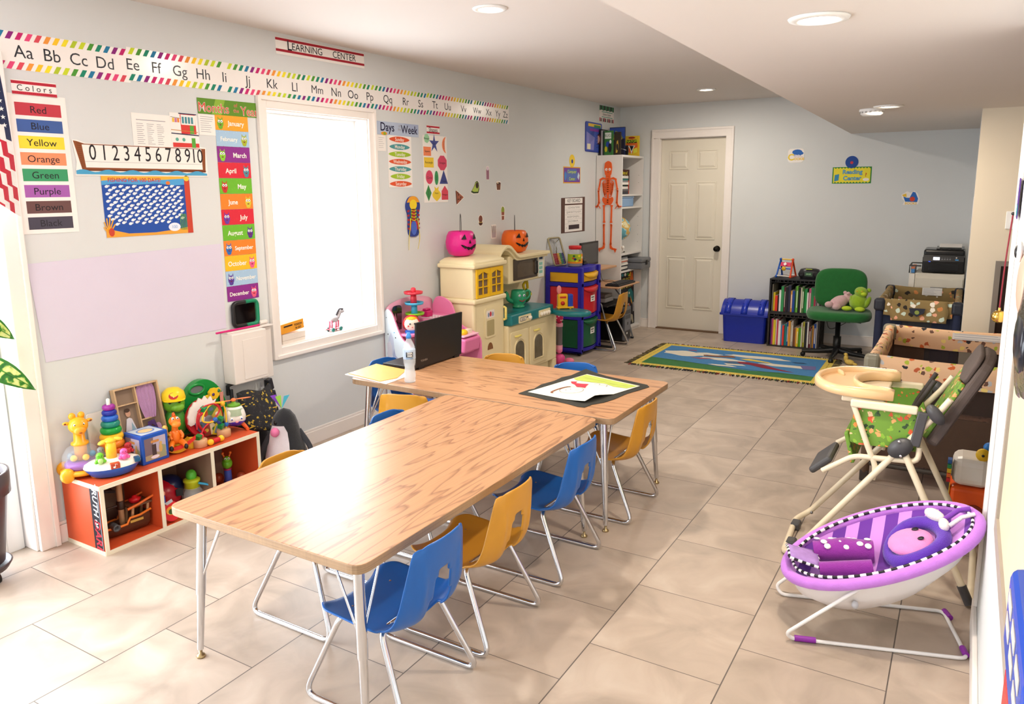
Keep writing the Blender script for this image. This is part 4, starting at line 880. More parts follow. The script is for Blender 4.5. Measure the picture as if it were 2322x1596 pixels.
# green arch activity toy
t = thing('green_activity_arch', 'big green arch-shaped activity toy with a handle and yellow rings', 'toy', at(.040, 2.455), -.08)
GRN = P('118a3a', .25)
b = MB(); out_ = []; R = .148
outer = [(R*math.cos(a)*.92, .02+R*1.78*max(0, math.sin(a))**.8) for a in [PI*q/24 for q in range(25)]]
b.T = frame((0, 0, 0), (0, 1, 0), (-.05, 0, 1))
hole = [(-.035+.036*math.cos(a), .238+.018*math.sin(a)) for a in [2*PI*q/14 for q in range(14)]]
b.prism(outer, 0, .045, GRN); b.face(hole, .0455, M('6a7070', .6)); b.tube([(-.035+.043*math.cos(a), .238+.025*math.sin(a), .045) for a in [2*PI*q/20 for q in range(20)]], .008, GRN, 8, closed=True); b.face([(x*.86, y*.93) for x, y in outer], .0452, P('0e7a34')) if False else None
b.build('arch_body', t, bevel=.006)
for i in range(6):
    p = (-.095+i*.033, .150+.013*i, .055); MB().lathe([(.013, -.003), (.017, 0), (.013, .003)], P('f2c21f'), (0, 0, 0), 16).build('yellow_ring', t)
    o = bpy.context.scene.collection.objects[-1]; o.matrix_local = frame((.058, p[0], p[1]), (0, 1, 0), (0, 0, 1))
    bb = MB(); bb.ell((.060, p[0], p[1]), .011, P(('c8282f', '2a3a6a', '157a4a', 'c8b020', '4a2a6a', '157a4a')[i], .15), 10); bb.build('coloured_bead', t)
b = MB(); b.T = frame((0, .045, .205), (0, 1, 0), (0, 0, 1)); b.prism([(.028*math.cos(2*PI*q/16)*(1+.08*(q % 2)), .028*math.sin(2*PI*q/16)*(1+.08*(q % 2))) for q in range(16)], .046, .066, P('f5c82a')); b.build('yellow_knob', t)
b = MB(); b.box(.045, .049, .085, .105, .12, .20, P('e89a8a')); b.build('side_label', t)
for y_, z_ in ((.118, .085), (.112, .055)): MB().ell((.050, y_, z_), (.010, .016, .016), P('e8662a'), 12).build('orange_button', t)
# round picture board
t = thing('picture_disc_toy', 'round picture-wheel toy with white scalloped top and red rim', 'toy', at(.142, 2.400), -.1)
b = MB(); b.T = frame((0, 0, .0), (0, 1, 0), (-.15, 0, 1)); R = .098
pts = [(R*math.cos(a)*1.02, .105+R*math.sin(a)) for a in [2*PI*q/36 for q in range(36)]]; b.prism(pts, 0, .018, P('c8202c'))
sc_ = [((R*.98+.006*math.cos(q*3))*math.cos(a), .108+(R*1.0+.012*math.cos(q*3))*math.sin(a)) for q, a in enumerate([PI*.25+PI*.85*q/16 for q in range(17)])]+[(R*.6*math.cos(a), .105+R*.6*math.sin(a)) for a in [PI*1.1-PI*.85*q/10 for q in range(11)]]
b.build('red_rim', t)
b = MB(); b.T = frame((0, 0, .0), (0, 1, 0), (-.15, 0, 1)); b.prism(sc_, .018, .028, P('f4ece6')); b.build('white_scallop', t)
b = MB(); b.T = frame((0, 0, .0), (0, 1, 0), (-.15, 0, 1)); cols = ['c8a83a', '4a7a3a', 'b8482c', 'e8e0d0', '5a6a8a', '8a3a2a', 'd8c8a0', '3a5a3a']
for q in range(8):
    a0, a1 = 2*PI*q/8, 2*PI*(q+1)/8; b.face([(.022*math.cos(a0)+.012, .09+.022*math.sin(a0)), (.078*math.cos(a0)+.012, .09+.078*math.sin(a0)), (.080*math.cos((a0+a1)/2)+.012, .09+.080*math.sin((a0+a1)/2)), (.078*math.cos(a1)+.012, .09+.078*math.sin(a1)), (.022*math.cos(a1)+.012, .09+.022*math.sin(a1))], .029, PP(cols[q])); b.disc(.012+.055*math.cos((a0+a1)/2), .09+.055*math.sin((a0+a1)/2), .012, .010, .0294, PP(cols[(q+3) % 8]), 8)
b.disc(.012, .09, .024, .024, .0296, PP('8a8a90'), 14); b.build('picture_wheel', t)
b = MB(); b.T = frame((0, 0, .0), (0, 1, 0), (-.15, 0, 1)); b.tube([(.0, .135, .032), (-.042, .12, .036), (-.05, .075, .036), (-.02, .03, .034)], .007, P('c8202c'), 8, sub=4); b.build('red_handle', t)
b = MB(); b.T = frame((0, .028, .0), (0, 1, 0), (-.15, 0, 1)); b.prism([(-.012, .012), (.022, .0), (.045, .04), (.018, .065)], .030, .034, P('d8c828')); b.face([(-.002, .018), (.020, .010), (.034, .038), (.016, .052)], .0344, PP('7a8aa0')); b.build('picture_tag', t)
# orange dragon on rocker
t = thing('orange_dragon_toy', 'orange dragon figure sitting on a yellow and red rocker beside the blue cube', 'toy', at(.205, 2.182), -.4)
OR = P('f07a1c', .3)
b = MB(); 
for k, c, y0 in ((0, 'e8b023', -.0),): 
    g_ = [[(.0+.035*s2, -.062+.124*q/12, .004+.030*((q-6)/6)**2+z_) for q in range(13)] for s2, z_ in ((-1, 0), (1, 0), (1, .024), (-1, .024), (-1, 0))]
    b.sheet(g_, P(c), smooth=False)
b.build('yellow_rocker', t)
b = MB(); g_ = [[(.040+.006*s2, -.068+.150*q/12, .022+.030*((q-4)/7)**2+z_) for q in range(13)] for s2, z_ in ((-1, 0), (1, 0), (1, .016), (-1, .016), (-1, 0))]; b.sheet(g_, P('d6281f', .25), smooth=False); b.build('red_rail', t)
b = MB(); b.ell((0, 0, .078), (.028, .028, .040), OR, 16); b.tube([(0, 0, .10), (.006, 0, .135)], [.016, .014], OR, 12); b.ell((.010, 0, .158), (.030, .027, .025), OR, 14); b.ell((.042, 0, .150), (.020, .022, .016), P('f58a2a'), 12)
for q in range(3): b.ell((-.008+.008*q, 0, .186+.004*(q == 1)), (.009, .007, .010), P('e85a1a'), 8)
for k in (-1, 1):
    b.tube([(.01, k*.02, .105), (.026, k*.028, .088), (.034, k*.022, .076)], [.009, .006], OR, 8, sub=3); b.tube([(.008, k*.018, .055), (.040, k*.030, .048), (.055, k*.032, .036)], [.016, .011], OR, 8, sub=3); b.ell((.058, k*.033, .038), (.012, .010, .014), BLACK, 10)
eyes(b, (.028, 0, .176), 0, .010, .0065); b.build('dragon_body', t)
b = MB(); b.tube([(.0, -.042, .05), (0, -.042, .11)], .011, P('f0c25a'), 10); b.ell((0, -.044, .125), (.015, .014, .018), P('f2cf6a'), 12); b.ell((0, -.046, .062), (.013, .012, .018), P('1f3f9c'), 10); b.tube([(0, -.03, .10), (.02, -.034, .09), (.028, -.03, .10)], .005, P('f2c24a'), 8); b.build('small_rider_figure', t)
MB().ell((.046, -.072, .030), .009, P('3a5ab8'), 12).build('blue_bead', t)
# bead maze
t = thing('bead_maze', 'wooden bead maze with yellow and red wires and coloured blocks', 'toy', at(.225, 2.370))
WB2 = M('d6a67c', .5, var=.05)
for (x, y) in ((.015, -.080), (-.015, .085)): MB().lathe([(.030, .0), (.034, .003), (.034, .036), (.030, .040), (.001, .040)], WB2, (x, y, 0), 20).build('wooden_base', t)
MB().tube([(-.015, .10, .040), (-.018, .108, .10), (-.02, .095, .17), (-.02, .03, .185), (-.01, -.02, .16), (-.0, -.045, .12), (.01, -.01, .105), (.015, .02, .11)], .0042, P('f5c522'), 8, sub=6).build('yellow_wire', t)
MB().tube([(.015, -.075, .040), (.012, -.05, .085), (0, .03, .12), (-.01, .065, .15), (-.015, .04, .185), (-.02, -.03, .18), (-.02, -.06, .14), (-.015, -.07, .08)], .0040, P('c82430'), 8, sub=6).build('red_wire', t)
for p, c in (((.013, .018, .112), '2a66b8'), ((-.018, .105, .058), '2a66b8'), ((-.012, .060, .085), '2a4a9c')): MB().ell(p, .013, P(c, .2), 12).build('round_bead', t)
for p, c in (((-.02, -.02, .172), '138a4a'), ((-.01, .066, .098), '138a4a'), ((-.01, .066, .062), '138a4a'), ((.02, -.09, .052), '1f7a2c')):
    b = MB(); b.box(-.013, .013, -.013, .013, -.012, .012, P(c)); b.build('cube_bead', t, bevel=.002, loc=p, rot=(.2, .3, .4))
MB().ell((.015, -.073, .052), (.014, .014, .015), P('e8384a'), 12).build('round_bead', t); MB().ell((-.02, .095, .172), (.012, .012, .014), P('f6b62a'), 12).build('round_bead', t)
b = MB(); b.cyl((-.02, -.11, .0), .026, .045, P('f2c62a'), 18); b.build('yellow_cup', t)
t = thing('push_roller_toy', 'tiny roller toy with yellow balls and a ribbed red barrel', 'toy', at(.268, 2.360), .1)
b = MB()
for q in range(10): b.box(-.0115, .0115, -.020, .020, -.003, .003, P('d8282c')); b.T = Matrix.Rotation(PI*(q+1)/10, 4, 'Y')
b.build('red_barrel', t, loc=(0, 0, .0165))
for x, y in ((0, -.034), (0, .034)): MB().ell((x, y, .0165), .0165, P('f7c52a', .25), 14).build('yellow_ball', t)
MB().tube([(0, -.034, .0165), (0, .034, .0165)], .004, WB2).build('axle', t)
# helicopter
t = thing('toy_helicopter', 'white toy helicopter with a smiling face, orange rotor and orange feet', 'toy', at(.185, 2.548), -.5)
HW = P('f4efe6', .25)
b = MB(); g_ = []
for i, (z_, s2) in enumerate(((.040, .001), (.041, .030), (.048, .046), (.062, .054), (.085, .056), (.110, .050), (.130, .040), (.140, .026), (.143, .001))):
    g_.append(ringp(s2*.95, s2, z_, 24, .8))
b.sheet(g_, HW, closed_u=True); b.build('body', t)
b = MB(); g_ = [ringp(.001, .001, .030, 20), ringp(.030, .034, .034, 20), ringp(.0525, .0555, .054, 20), ringp(.0535, .0562, .062, 20)]; b.sheet(g_, P('4a2fb8'), closed_u=True); b.build('purple_belly', t)
b = MB(); g_ = [[(R_*math.cos(a), R_*1.05*math.sin(a), z_) for a in [-.95+1.9*q/10 for q in range(11)]] for z_, R_ in ((.092, .0545), (.110, .0500), (.126, .0430))]; b.sheet(g_, M('a8b89a', .15, var=.03)); b.build('windscreen', t)
b = MB(); b.lathe([(.036, .136), (.030, .148), (.012, .152), (.009, .165)], P('6aa82a'), seg=16, sx=.9); b.build('roof', t)
b = MB(); eyes(b, (.052, 0, .078), 0, .024, .0085, iris='1f3a9c'); b.ell((.058, 0, .064), (.005, .009, .006), P('f0a8b0'), 10); b.build('face', t)
b = MB(); b.ell((0, 0, .168), (.014, .014, .010), P('f5824a'), 12); b.ell((0, .050, .171), (.010, .042, .003), P('f5824a'), 12); b.ell((.0, -.050, .167), (.010, .042, .003), P('f5824a'), 12); b.build('rotor', t)
for k in (-1, 1):
    b = MB(); b.tube([(.0, k*.030, .045), (.01, k*.048, .020), (.012, k*.055, .010)], [.012, .009], P('f0682c'), 8); b.tube([(-.015, k*.056, .0085), (.032, k*.056, .0085)], .0085, P('f0682c'), 10); b.build('foot', t)
# ---- compartment toys
t = thing('toy_pirate_ship', 'brown toy pirate ship with orange rails in the left compartment', 'toy', (.19, 1.885, .020), PI/2-.12)
HB = P('5a3420', .5)
b = MB(); prof_h = [(-.115, .020, .030), (-.10, .042, .0), (-.03, .050, 0), (.06, .048, 0), (.10, .040, .0), (.115, .038, .040)]
g_ = []
for x, w_, _ in [(-.125, .012, 0), (-.10, .036, 0), (-.03, .046, 0), (.06, .046, 0), (.110, .040, 0)]:
    top = .052 if x < .03 else .078; 
    g_.append([(x, -w_, top), (x, -w_*.92, .03), (x*.93, -w_*.6, .006), (x*.9, 0, .0), (x*.93, w_*.6, .006), (x, w_*.92, .03), (x, w_, top)])
b.sheet(g_, HB); b.add(g_[-1], [tuple(range(7))], HB); b.add([(x, y, .034) for x, y in ((-.12, -.012), (-.10, -.034), (-.03, -.044), (.06, -.044), (.108, -.038), (.108, .038), (.06, .044), (-.03, .044), (-.10, .034), (-.12, .012))], [tuple(range(10))], P('6b4028')); b.build('hull', t)
for k in (-1, 1): MB().tube([(-.125, k*.012, .053), (-.10, k*.037, .052), (-.03, k*.048, .052), (.0, k*.048, .053), (.015, k*.048, .078), (.06, k*.048, .078), (.115, k*.041, .088)], .0055, P('e87a22'), 8).build('orange_rail', t)
MW = P('b88a62', .5)
MB().tube([(-.085, 0, .034), (-.085, 0, .20)], .012, MW, 12).build('mast', t); MB().tube([(.0, 0, .034), (.0, 0, .262)], .013, MW, 12).build('mast', t)
b = MB(); b.lathe([(.012, .244), (.024, .262), (.026, .268), (.016, .270)], P('f2c21f'), seg=12); b.build('crows_nest', t)
b = MB(); 
for x in (-.085, .0): b.lathe([(.016, .115), (.018, .12), (.018, .150), (.016, .155)], P('3a2318'), (x, 0, 0), 12)
b.tube([(-.085, 0, .135), (0, 0, .135)], .005, P('3a2318')); b.build('mast_collars', t)
b = MB(); b.sheet([[(-.10+.035*i, -.030+.06*j/3, .235-.012*i+.004*j) for j in range(4)] for i in range(3)], P('202024')); b.tube([(-.12, -.02, .24), (-.03, -.02, .215)], .006, P('202024')); b.build('black_flag', t, solid=.003)
b = MB(); b.box(.018, .125, -.040, .040, .118, .128, P('6b4a34')); b.build('upper_deck', t); 
for k in (-1, 1): MB().tube([(.01, k*.042, .118), (.06, k*.042, .128), (.135, k*.042, .150)], .006, P('e8702a'), 8).build('orange_rail', t)
for x, y in ((.03, -.03), (.03, .03), (.10, -.03), (.10, .03)): MB().tube([(x, y, .034), (x+.01, y, .118)], .007, MW, 8).build('deck_post', t)
MB().lathe([(.024, .129), (.026, .140), (.028, .146), (.012, .150), (.010, .158), (.001, .160)], P('d8202a', .25), (.065, 0, 0), 16).build('red_wheel', t)
b = MB(); b.lathe([(.016, -.03), (.017, .0), (.015, .022), (.017, .028), (.009, .028), (.008, .015)], P('55595c', .4), (0, 0, 0), 16); o = b.build('cannon', t); o.matrix_local = frame((-.055, -.040, .058), (1, 0, 0), (0, 0, 1))
b = MB(); b.T = frame((.045, -.0485, .060), (1, 0, 0), (0, 0, 1)); b.text('ADVENTURE', .014, 0, -.004, 0, P('e8c23a'), bold=.02) if False else b.rect(-.03, .03, -.008, .004, 0, P('c8a04a')); b.build('name_plate', t)
t = thing('ladybug_toy', 'red ladybug-shaped sorter toy in the middle compartment', 'toy', (.12, 2.145, .019), -.5)
b = MB(); b.ell((0, 0, .075), (.075, .085, .080), P('b8182c', .25), 20); 
for v in range(len(b.v)):
    x, y, z = b.v[v]; b.v[v] = (x, y, max(z, .001))
b.build('shell', t); b = MB(); b.ell((-.02, .03, .105), (.068, .070, .060), P('14204a', .3), 16); b.build('dark_back', t)
for y_, z_ in ((-.045, .085), (.05, .095)): 
    b = MB(); n_ = Vector((.8, y_*9, .2)).normalized(); b.T = frame((.066*math.cos(y_*9), y_*1.35, z_), (-.3*y_*20, 1, 0), (-.3, 0, 1)); b.prism([(-.018, -.016), (.016, -.020), (.018, .012), (0, .022), (-.016, .014)], 0, .004, BLACK); b.build('shape_slot', t)
t = thing('toy_kettle', 'clear toy kettle with green lid knob and yellow collar in the middle compartment', 'toy', (.21, 2.245, .019))
b = MB(); b.lathe([(.048, .0), (.052, .02), (.050, .07), (.036, .10)], glass('e8f0f0', alpha=.3), seg=20); b.build('clear_body', t); b = MB(); b.lathe([(.036, .095), (.034, .125), (.040, .130), (.040, .140), (.028, .145)], P('c8d82a'), seg=20); b.build('collar', t)
b = MB(); b.ell((0, 0, .160), (.026, .026, .030), P('5ac03a', .2), 14); b.build('green_knob', t); b = MB(); b.tube([(.03, .015, .12), (.055, .05, .105), (.06, .075, .085)], .006, P('3aa8d8'), 8, sub=3); b.build('blue_spout', t)
b = MB(); b.T = frame((.285, 2.070, .075), (.3, 1, 0), (-.1, 0, 1)); b.prism([(.038*math.cos(a), .048*math.sin(a)) for a in [2*PI*q/20 for q in range(20)]], 0, .012, P('d8202a')); b.disc(.0, .005, .026, .022, .0125, P('eaa03a'), 12); b.disc(-.002, .0, .014, .014, .013, P('3a5a2a'), 8); b.face([(-.030, .046), (.004, .060), (.010, .046), (-.018, .034)], .013, P('b8bcc4')); o = b.build('red_toy_plate', None); tag(o, 'red oval toy with a silver tab at the front of the middle compartment', 'toy')
b = MB(); b.tube([(.26, 2.055, .05), (.26, 2.052, .15)], .009, P('2a5ac0'), 10); b.ell((.26, 2.052, .162), (.011, .011, .013), P('e8a088'), 10); tag(b.build('peg_figure'), 'tiny blue peg figure beside the left divider', 'toy')
t = thing('caterpillar_toy', 'green-headed caterpillar toy with orange feelers in the right compartment', 'toy', (.17, 2.49, .019), -.6)
b = MB(); b.ell((0, 0, .135), (.027, .027, .030), P('6ab82c', .2), 16); b.ell((.012, 0, .160), (.018, .019, .018), P('6ab82c', .2), 14); eyes(b, (.024, 0, .168), 0, .008, .006); b.build('head', t)
b = MB(); b.tube([(0, 0, .105), (0, 0, .06), (-.02, 0, .03), (-.05, 0, .02)], [.018, .02, .024, .022], P('3a58b8'), 12, sub=3); b.lathe([(.019, .100), (.020, .108)], P('a82a5a'), seg=12); b.build('body', t)
for k in (-1, 1): 
    b = MB(); b.tube([(0, k*.010, .165), (-.004, k*.018, .185)], .004, P('f07a2c')); b.ell((-.004, k*.019, .190), .0075, P('f07a2c'), 10); b.build('feeler', t)
MB().ell((-.05, -.045, .045), (.026, .026, .026), P('a8482a', .2), 14).build('wheel_ball', t); MB().ell((-.02, .065, .045), (.026, .026, .026), P('a8482a', .2), 14).build('wheel_ball', t)
# ---- folded stroller and penguin beside the cubby
t = thing('folded_stroller', 'folded umbrella stroller in black and yellow plaid leaning below the wall box', 'stroller', (.02, 2.78, 0))
PL = patterned('plaid', '26262a', ['2c2c30', 'c9a83a', '1c1c20', '3a3a3e'], 60)
b = MB(); g_ = []
for i in range(9):
    v = i/8; g_.append([(.05+.05*math.sin(PI*j/8)*(1-.3*v)+.08*(1-v), -.14+.235*j/8+.02*v, .27+.21*v+.012*math.sin(j)) for j in range(9)])
b.sheet(g_, PL); g_2 = [[(.04+.02*(1-v/4), -.13+.22*j/4, .05+.24*v/4) for j in range(5)] for v in range(5)]; b.sheet(g_2, cloth('2a2a2e')); b.build('plaid_fabric', t, solid=.006)
b = MB(); YS = M('e2b52c', .6)
for z_ in (.30, .36, .42): b.tube([(.15-.5*(z_-.3), -.13+j*.056, z_+.004*(j % 2)) for j in range(5)], .0028, YS, 6)
b.build('yellow_trim', t)
for x, y in ((.02, .10), (.02, -.14)):
    MB().tube([(x+.10, y, .03), (x+.03, y, .30), (x, y+.012, .50)], .010, M('1c1f26', .4), 10, sub=3).build('frame_tube', t)
for z_, dy in ((.475, .0), (.40, .018), (.30, .03)):
    b = MB(); b.box(-.01, .022, -.016, .022, -.035, .035, M('1a1c24', .35)); b.build('joint_bracket', t, bevel=.006, loc=(.035, .115+dy, z_), rot=(.25, 0, .2))
b = MB(); b.tube([(.01, -.14, .47), (.01, -.14, .52), (.03, -.12, .535)], .011, BLACK, 10); b.build('handle', t)
for y in (-.13, .12): MB().lathe([(.055, -.012), (.060, -.008), (.060, .008), (.055, .012)], BLACK, (.10, y, .0605), 20, 'y').build('wheel', t)
t = thing('penguin_plush', 'large black and white penguin plush slumped beside the cubby shelf', 'plush toy', (.30, 2.78, 0), -.75)
FB = M('23252a', .95, var=.12, scale=40, bump=.5, sheen=.35); FWt = M('e6dfe6', .95, var=.05, scale=40, bump=.4)
b = MB(); g_ = []
for z_, rx, ry, cx in ((.001, .001, .001, 0), (.004, .08, .11, 0), (.06, .095, .125, 0), (.14, .088, .112, -.005), (.22, .072, .092, -.005), (.28, .062, .078, .0), (.32, .062, .070, .01), (.36, .052, .058, .02), (.395, .030, .034, .03), (.41, .001, .001, .035)):
    g_.append([(cx+rx*math.cos(2*PI*q/22), ry*math.sin(2*PI*q/22), z_) for q in range(22)])
b.sheet(g_, FB, closed_u=True); b.build('body', t)
b = MB(); g_ = []
for z_, rx, ry, cx, hwid in ((.012, .086, .112, 0, .35), (.06, .099, .129, 0, .62), (.14, .092, .116, -.005, .72), (.22, .076, .096, -.005, .74), (.28, .066, .082, .0, .70), (.32, .066, .074, .01, .50)):
    g_.append([(cx+rx*math.cos(a), ry*math.sin(a), z_) for a in [-.55-hwid+2*hwid*q/12 for q in range(13)]])
b.sheet(g_, FWt); b.build('white_belly', t)
b = MB(); b.ell((.062, -.052, .285), (.022, .024, .026), M('e27aa6', .9), 14); b.build('pink_cheek', t)
b = MB(); b.ell((.05, -.045, .335), (.012, .010, .014), P('101014', .1), 10); b.build('eye', t)
for sy, x0 in ((1, .0), (-1, .03)):
    b = MB(); b.tube([(0, sy*.07, .27), (.03, sy*.125, .18), (.05, sy*.14, .09)], [.016, .030, .012], M('3a3c42', .95, var=.1, scale=40, bump=.4), 12, sub=4); b.build('flipper', t)
for i, (dx, dy, c) in enumerate(((-.025, -.05, '7a3fb4'), (0, -.02, '9ad04a'), (.0, .03, '4ab0c8'))):
    b = MB(); b.add([(.03, -.01, .405), (.03+dx, -.01+dy*.9-.012, .475), (.03+dx, -.01+dy*.9+.018, .480)], [(0, 1, 2)], cloth(c)); b.build('ribbon', t, solid=.003)

# ================================================================ THINGS ON THE TABLES
TT = TZ+.0008
b = MB(); b.prism([(.519, 3.034), (.505, 3.31), (.74, 3.285), (.85, 3.16), (.858, 2.985)], 0, .004, PP('f4f0ee'))
b.T = Matrix.Translation((0, 0, .0))
o = b.build('paper_stack', None, loc=(0, 0, TT)); tag(o, 'stack of white papers at the window end of the crosswise table', 'papers')
b = MB(); b.prism([(.530, 3.05), (.512, 3.305), (.765, 3.27), (.835, 3.10), (.800, 3.00)], 0, .0035, M('e2a94e', .4)); o = b.build('manila_folder', None, loc=(0, 0, TT+.0045)); tag(o, 'orange-tan folder lying on the white papers beside the bottle', 'folder')
t = thing('water_bottle', 'small clear water bottle with blue cap and label, half empty', 'bottle', (.937, 3.085, TT))
CL = M('f2f7fa', .03, alpha=.30, var=0)
b = MB(); b.lathe([(.028, .001), (.031, .008), (.030, .03), (.032, .045), (.027, .07), (.026, .085), (.032, .105), (.0325, .135)], CL, seg=24); b.lathe([(.0325, .175), (.031, .19), (.022, .215), (.013, .232), (.0125, .246)], CL, seg=24); b.build('bottle_body', t)
MB().lathe([(.0265, .002), (.029, .03), (.030, .045), (.0255, .07), (.0245, .085), (.029, .098), (.001, .099)], M('e6eef2', .02, alpha=.35, var=0), seg=24).build('water', t)
b = MB(); b.lathe([(.0328, .128), (.0332, .130), (.0332, .178), (.0328, .180)], PP('b7cbe0'), seg=32)
for a, s_, tx, zz in ((-.95, .0125, 'DEER', .160), (-.95, .0125, 'PARK', .148)):
    pass
b.build('label_band', t)
b = MB()
for i in range(9):
    a = -1.45+i*.13; x0, y0 = .0337*math.cos(a), .0337*math.sin(a); x1, y1 = .0337*math.cos(a+.13), .0337*math.sin(a+.13)
    b.add([(x0, y0, .140), (x1, y1, .140), (x1, y1, .168), (x0, y0, .168)], [(0, 1, 2, 3)], PP('26303c'))
    b.add([(x0*1.003, y0*1.003, .132), (x1*1.003, y1*1.003, .132), (x1*1.003, y1*1.003, .136), (x0*1.003, y0*1.003, .136)], [(0, 1, 2, 3)], PP('5a7a9c'))
for tx, zz in (('DEER', .161), ('PARK', .148)):
    for i, ch in enumerate(tx):
        a = -1.10+i*.20; b.T = frame((.0343*math.cos(a), .0343*math.sin(a), zz), (-math.sin(a), math.cos(a), 0), (0, 0, 1)); b.text(ch, .0135, 0, 0, 0, PP('f4f4f0'), bold=.03); b.T = Matrix()
b.build('label_print', t)
MB().lathe([(.0145, .238), (.0145, .252), (.011, .257), (.010, .268), (.001, .269)], P('3a8ad8'), seg=20).build('cap', t)
# laptop
t = thing('laptop', 'open black laptop on the crosswise table with its back to the room', 'laptop', (.795, 3.53, TT), 0)
LB = M('1b1b1d', .38, var=.05, scale=60)
b = MB(); b.box(-.235, .0, -.225, .225, 0, .018, LB); b.build('base', t, bevel=.004)
b = MB(); b.box(-.10, -.02, -.19, .19, .0183, .0195, M('0c0c0e', .5)); 
b.build('keyboard_deck', t)
b = MB(); b.box(-.006, .006, -.225, .225, 0, .262, LB); b.T = frame((.0064, -.15, .035), (0, 1, 0), (0, 0, 1)); b.text('TOSHIBA', .016, 0, 0, 0, M('a8a39c', .3, .6), bold=.01)
b.build('lid', t, bevel=.003, loc=(.004, 0, .012), rot=(0, .05, 0))
b = MB(); b.box(-.0072, -.0064, -.205, .205, .02, .245, M('08080a', .1)); b.build('screen', t, loc=(.004, 0, .012), rot=(0, .05, 0))
b = MB(); b.box(-.005, .012, -.20, -.15, .0, .016, LB); b.build('hinge', t); b = MB(); b.box(-.005, .012, .15, .20, .0, .016, LB); b.build('hinge', t)
# child's painting on torn black paper
b = MB(); 
bp = [(1.56, 3.162), (1.57, 3.25), (1.585, 3.28), (1.575, 3.37), (1.60, 3.47), (1.60, 3.56), (1.625, 3.62), (1.63, 3.80), (1.72, 3.74), (1.80, 3.70), (1.93, 3.665), (2.06, 3.63), (2.085, 3.595), (2.06, 3.50), (2.035, 3.42), (2.02, 3.30), (2.0, 3.22), (1.965, 3.16), (1.955, 3.10), (1.92, 3.095), (1.86, 3.115), (1.78, 3.13), (1.74, 3.125), (1.66, 3.145)]
b.prism([(x-1.8, y-3.4) for x, y in bp], 0, .0018, M('34332c', .9, var=.15, scale=30)); o = b.build('black_paper_mount', None, loc=(1.8, 3.4, TT)); tag(o, 'torn-edged black paper mount under the painting on the crosswise table', 'paper')
b = MB(); g_ = []
c0, c1, c2, c3 = Vector((1.592, 3.20)), Vector((1.693, 3.68)), Vector((2.04, 3.58)), Vector((1.93, 3.155))
PW = M('efe9d6', .8, var=.04, scale=12)
for i in range(13):
    row = []
    for j in range(13):
        u, v = i/12, j/12; p = c0*(1-u)*(1-v)+c1*(1-u)*v+c2*u*v+c3*u*(1-v)
        h_ = .003+.024*max(0, (u-.62)/.38)**1.5*max(0, 1-abs(v-.18)/.32)
        row.append((p.x-1.8, p.y-3.4, h_))
    g_.append(row)
b.sheet(g_, PW)
def pm(u, v, z=.0042): 
    p = c0*(1-u)*(1-v)+c1*(1-u)*v+c2*u*v+c3*u*(1-v); return (p.x-1.8, p.y-3.4)
b.face([pm(.02, .97), pm(.98, .97), pm(.95, .80), pm(.75, .76), pm(.55, .80), pm(.35, .74), pm(.12, .70), pm(.02, .74)], .0042, M('b9c95a', .8, var=.15, scale=25))
b.line([pm(.12, .85), pm(.4, .86), pm(.7, .84), pm(.9, .88)], .003, .0045, PP('8a9a3a'))
b.face([pm(.10, .62), pm(.18, .66), pm(.22, .60), pm(.30, .62), pm(.40, .66), pm(.44, .58), pm(.50, .50), pm(.42, .50), pm(.36, .48), pm(.26, .54), pm(.18, .56)], .0044, PP('c8384a'))
b.line([pm(.42+.16*math.cos(a), .34+.14*math.sin(a)) for a in [2*PI*q/26 for q in range(27)]], .0022, .0044, PP('6a4a4a'))
b.line([pm(.28+.05*math.cos(a)+.02*q/8, .28+.16*math.sin(a)) for q, a in enumerate([PI*.4+PI*1.2*q/10 for q in range(11)])], .012, .0045, PP('8a5238'))
for q in ((.36, .30), (.38, .36)): b.disc(*pm(*q), .003, .004, .0046, INK, 8)
b.line([pm(.46, .36), pm(.50, .40)], .002, .0046, INK)
b.line([pm(.62+.05*math.cos(a), .70+.06*math.sin(a)) for a in [PI*q/8 for q in range(9)]], .0022, .0044, INK); b.line([pm(.50+.04*math.cos(a), .70+.05*math.sin(a)) for a in [PI*q/8 for q in range(9)]], .0022, .0044, INK)
o = b.build('childs_painting', None, loc=(1.8, 3.4, TT+.0012)); tag(o, "child's watercolour with green grass and a red scarf, one edge curling up", 'painting')

# ================================================================ PINK VANITY
PK = P('ea86b4', .3)
t = thing('toy_vanity', 'pink toy vanity table with a castle-printed white side panel under the wall stickers', 'toy vanity', (0, 3.97, 0))
sp = [(.015, .30), (.015, .68), (.02, .745), (.05, .765), (.085, .735), (.115, .66), (.14, .60), (.175, .55), (.24, .52), (.25, .02), (.02, .02)]
b = MB(); b.T = frame((0, .012, 0), (1, 0, 0), (0, 0, 1)); b.prism([tuple(p) for p in fillet([Vector((x, z)) for x, z in sp], .03, 4, True)], 0, .012, M('dce8f2', .3, var=.02), PK)
def SPn(x, z): return (x, z)
b.face([(.03, .44), (.05, .56), (.07, .60), (.09, .56), (.10, .44)], .0125, PP('c4cbe0')); b.face([(.035, .04), (.035, .52), (.06, .54), (.075, .50), (.075, .04)], .0128, PP('d5d4e2'))
b.face([(.08, .04), (.08, .44), (.095, .49), (.105, .44), (.13, .42), (.135, .04)], .0130, PP('a8b2d2')); b.face([(.14, .04), (.14, .36), (.152, .41), (.165, .36), (.20, .33), (.22, .04)], .0130, PP('c9c8d4'))
b.disc(.10, .60, .006, .003, .0132, PP('3aa8d8'), 8); b.disc(.045, .585, .004, .005, .0132, INK, 8); b.disc(.11, .565, .004, .005, .0132, INK, 8); b.disc(.035, .70, .003, .004, .0132, INK, 8)
b.build('castle_side_panel', t)['label'] = 'white and blue castle-printed side panel'
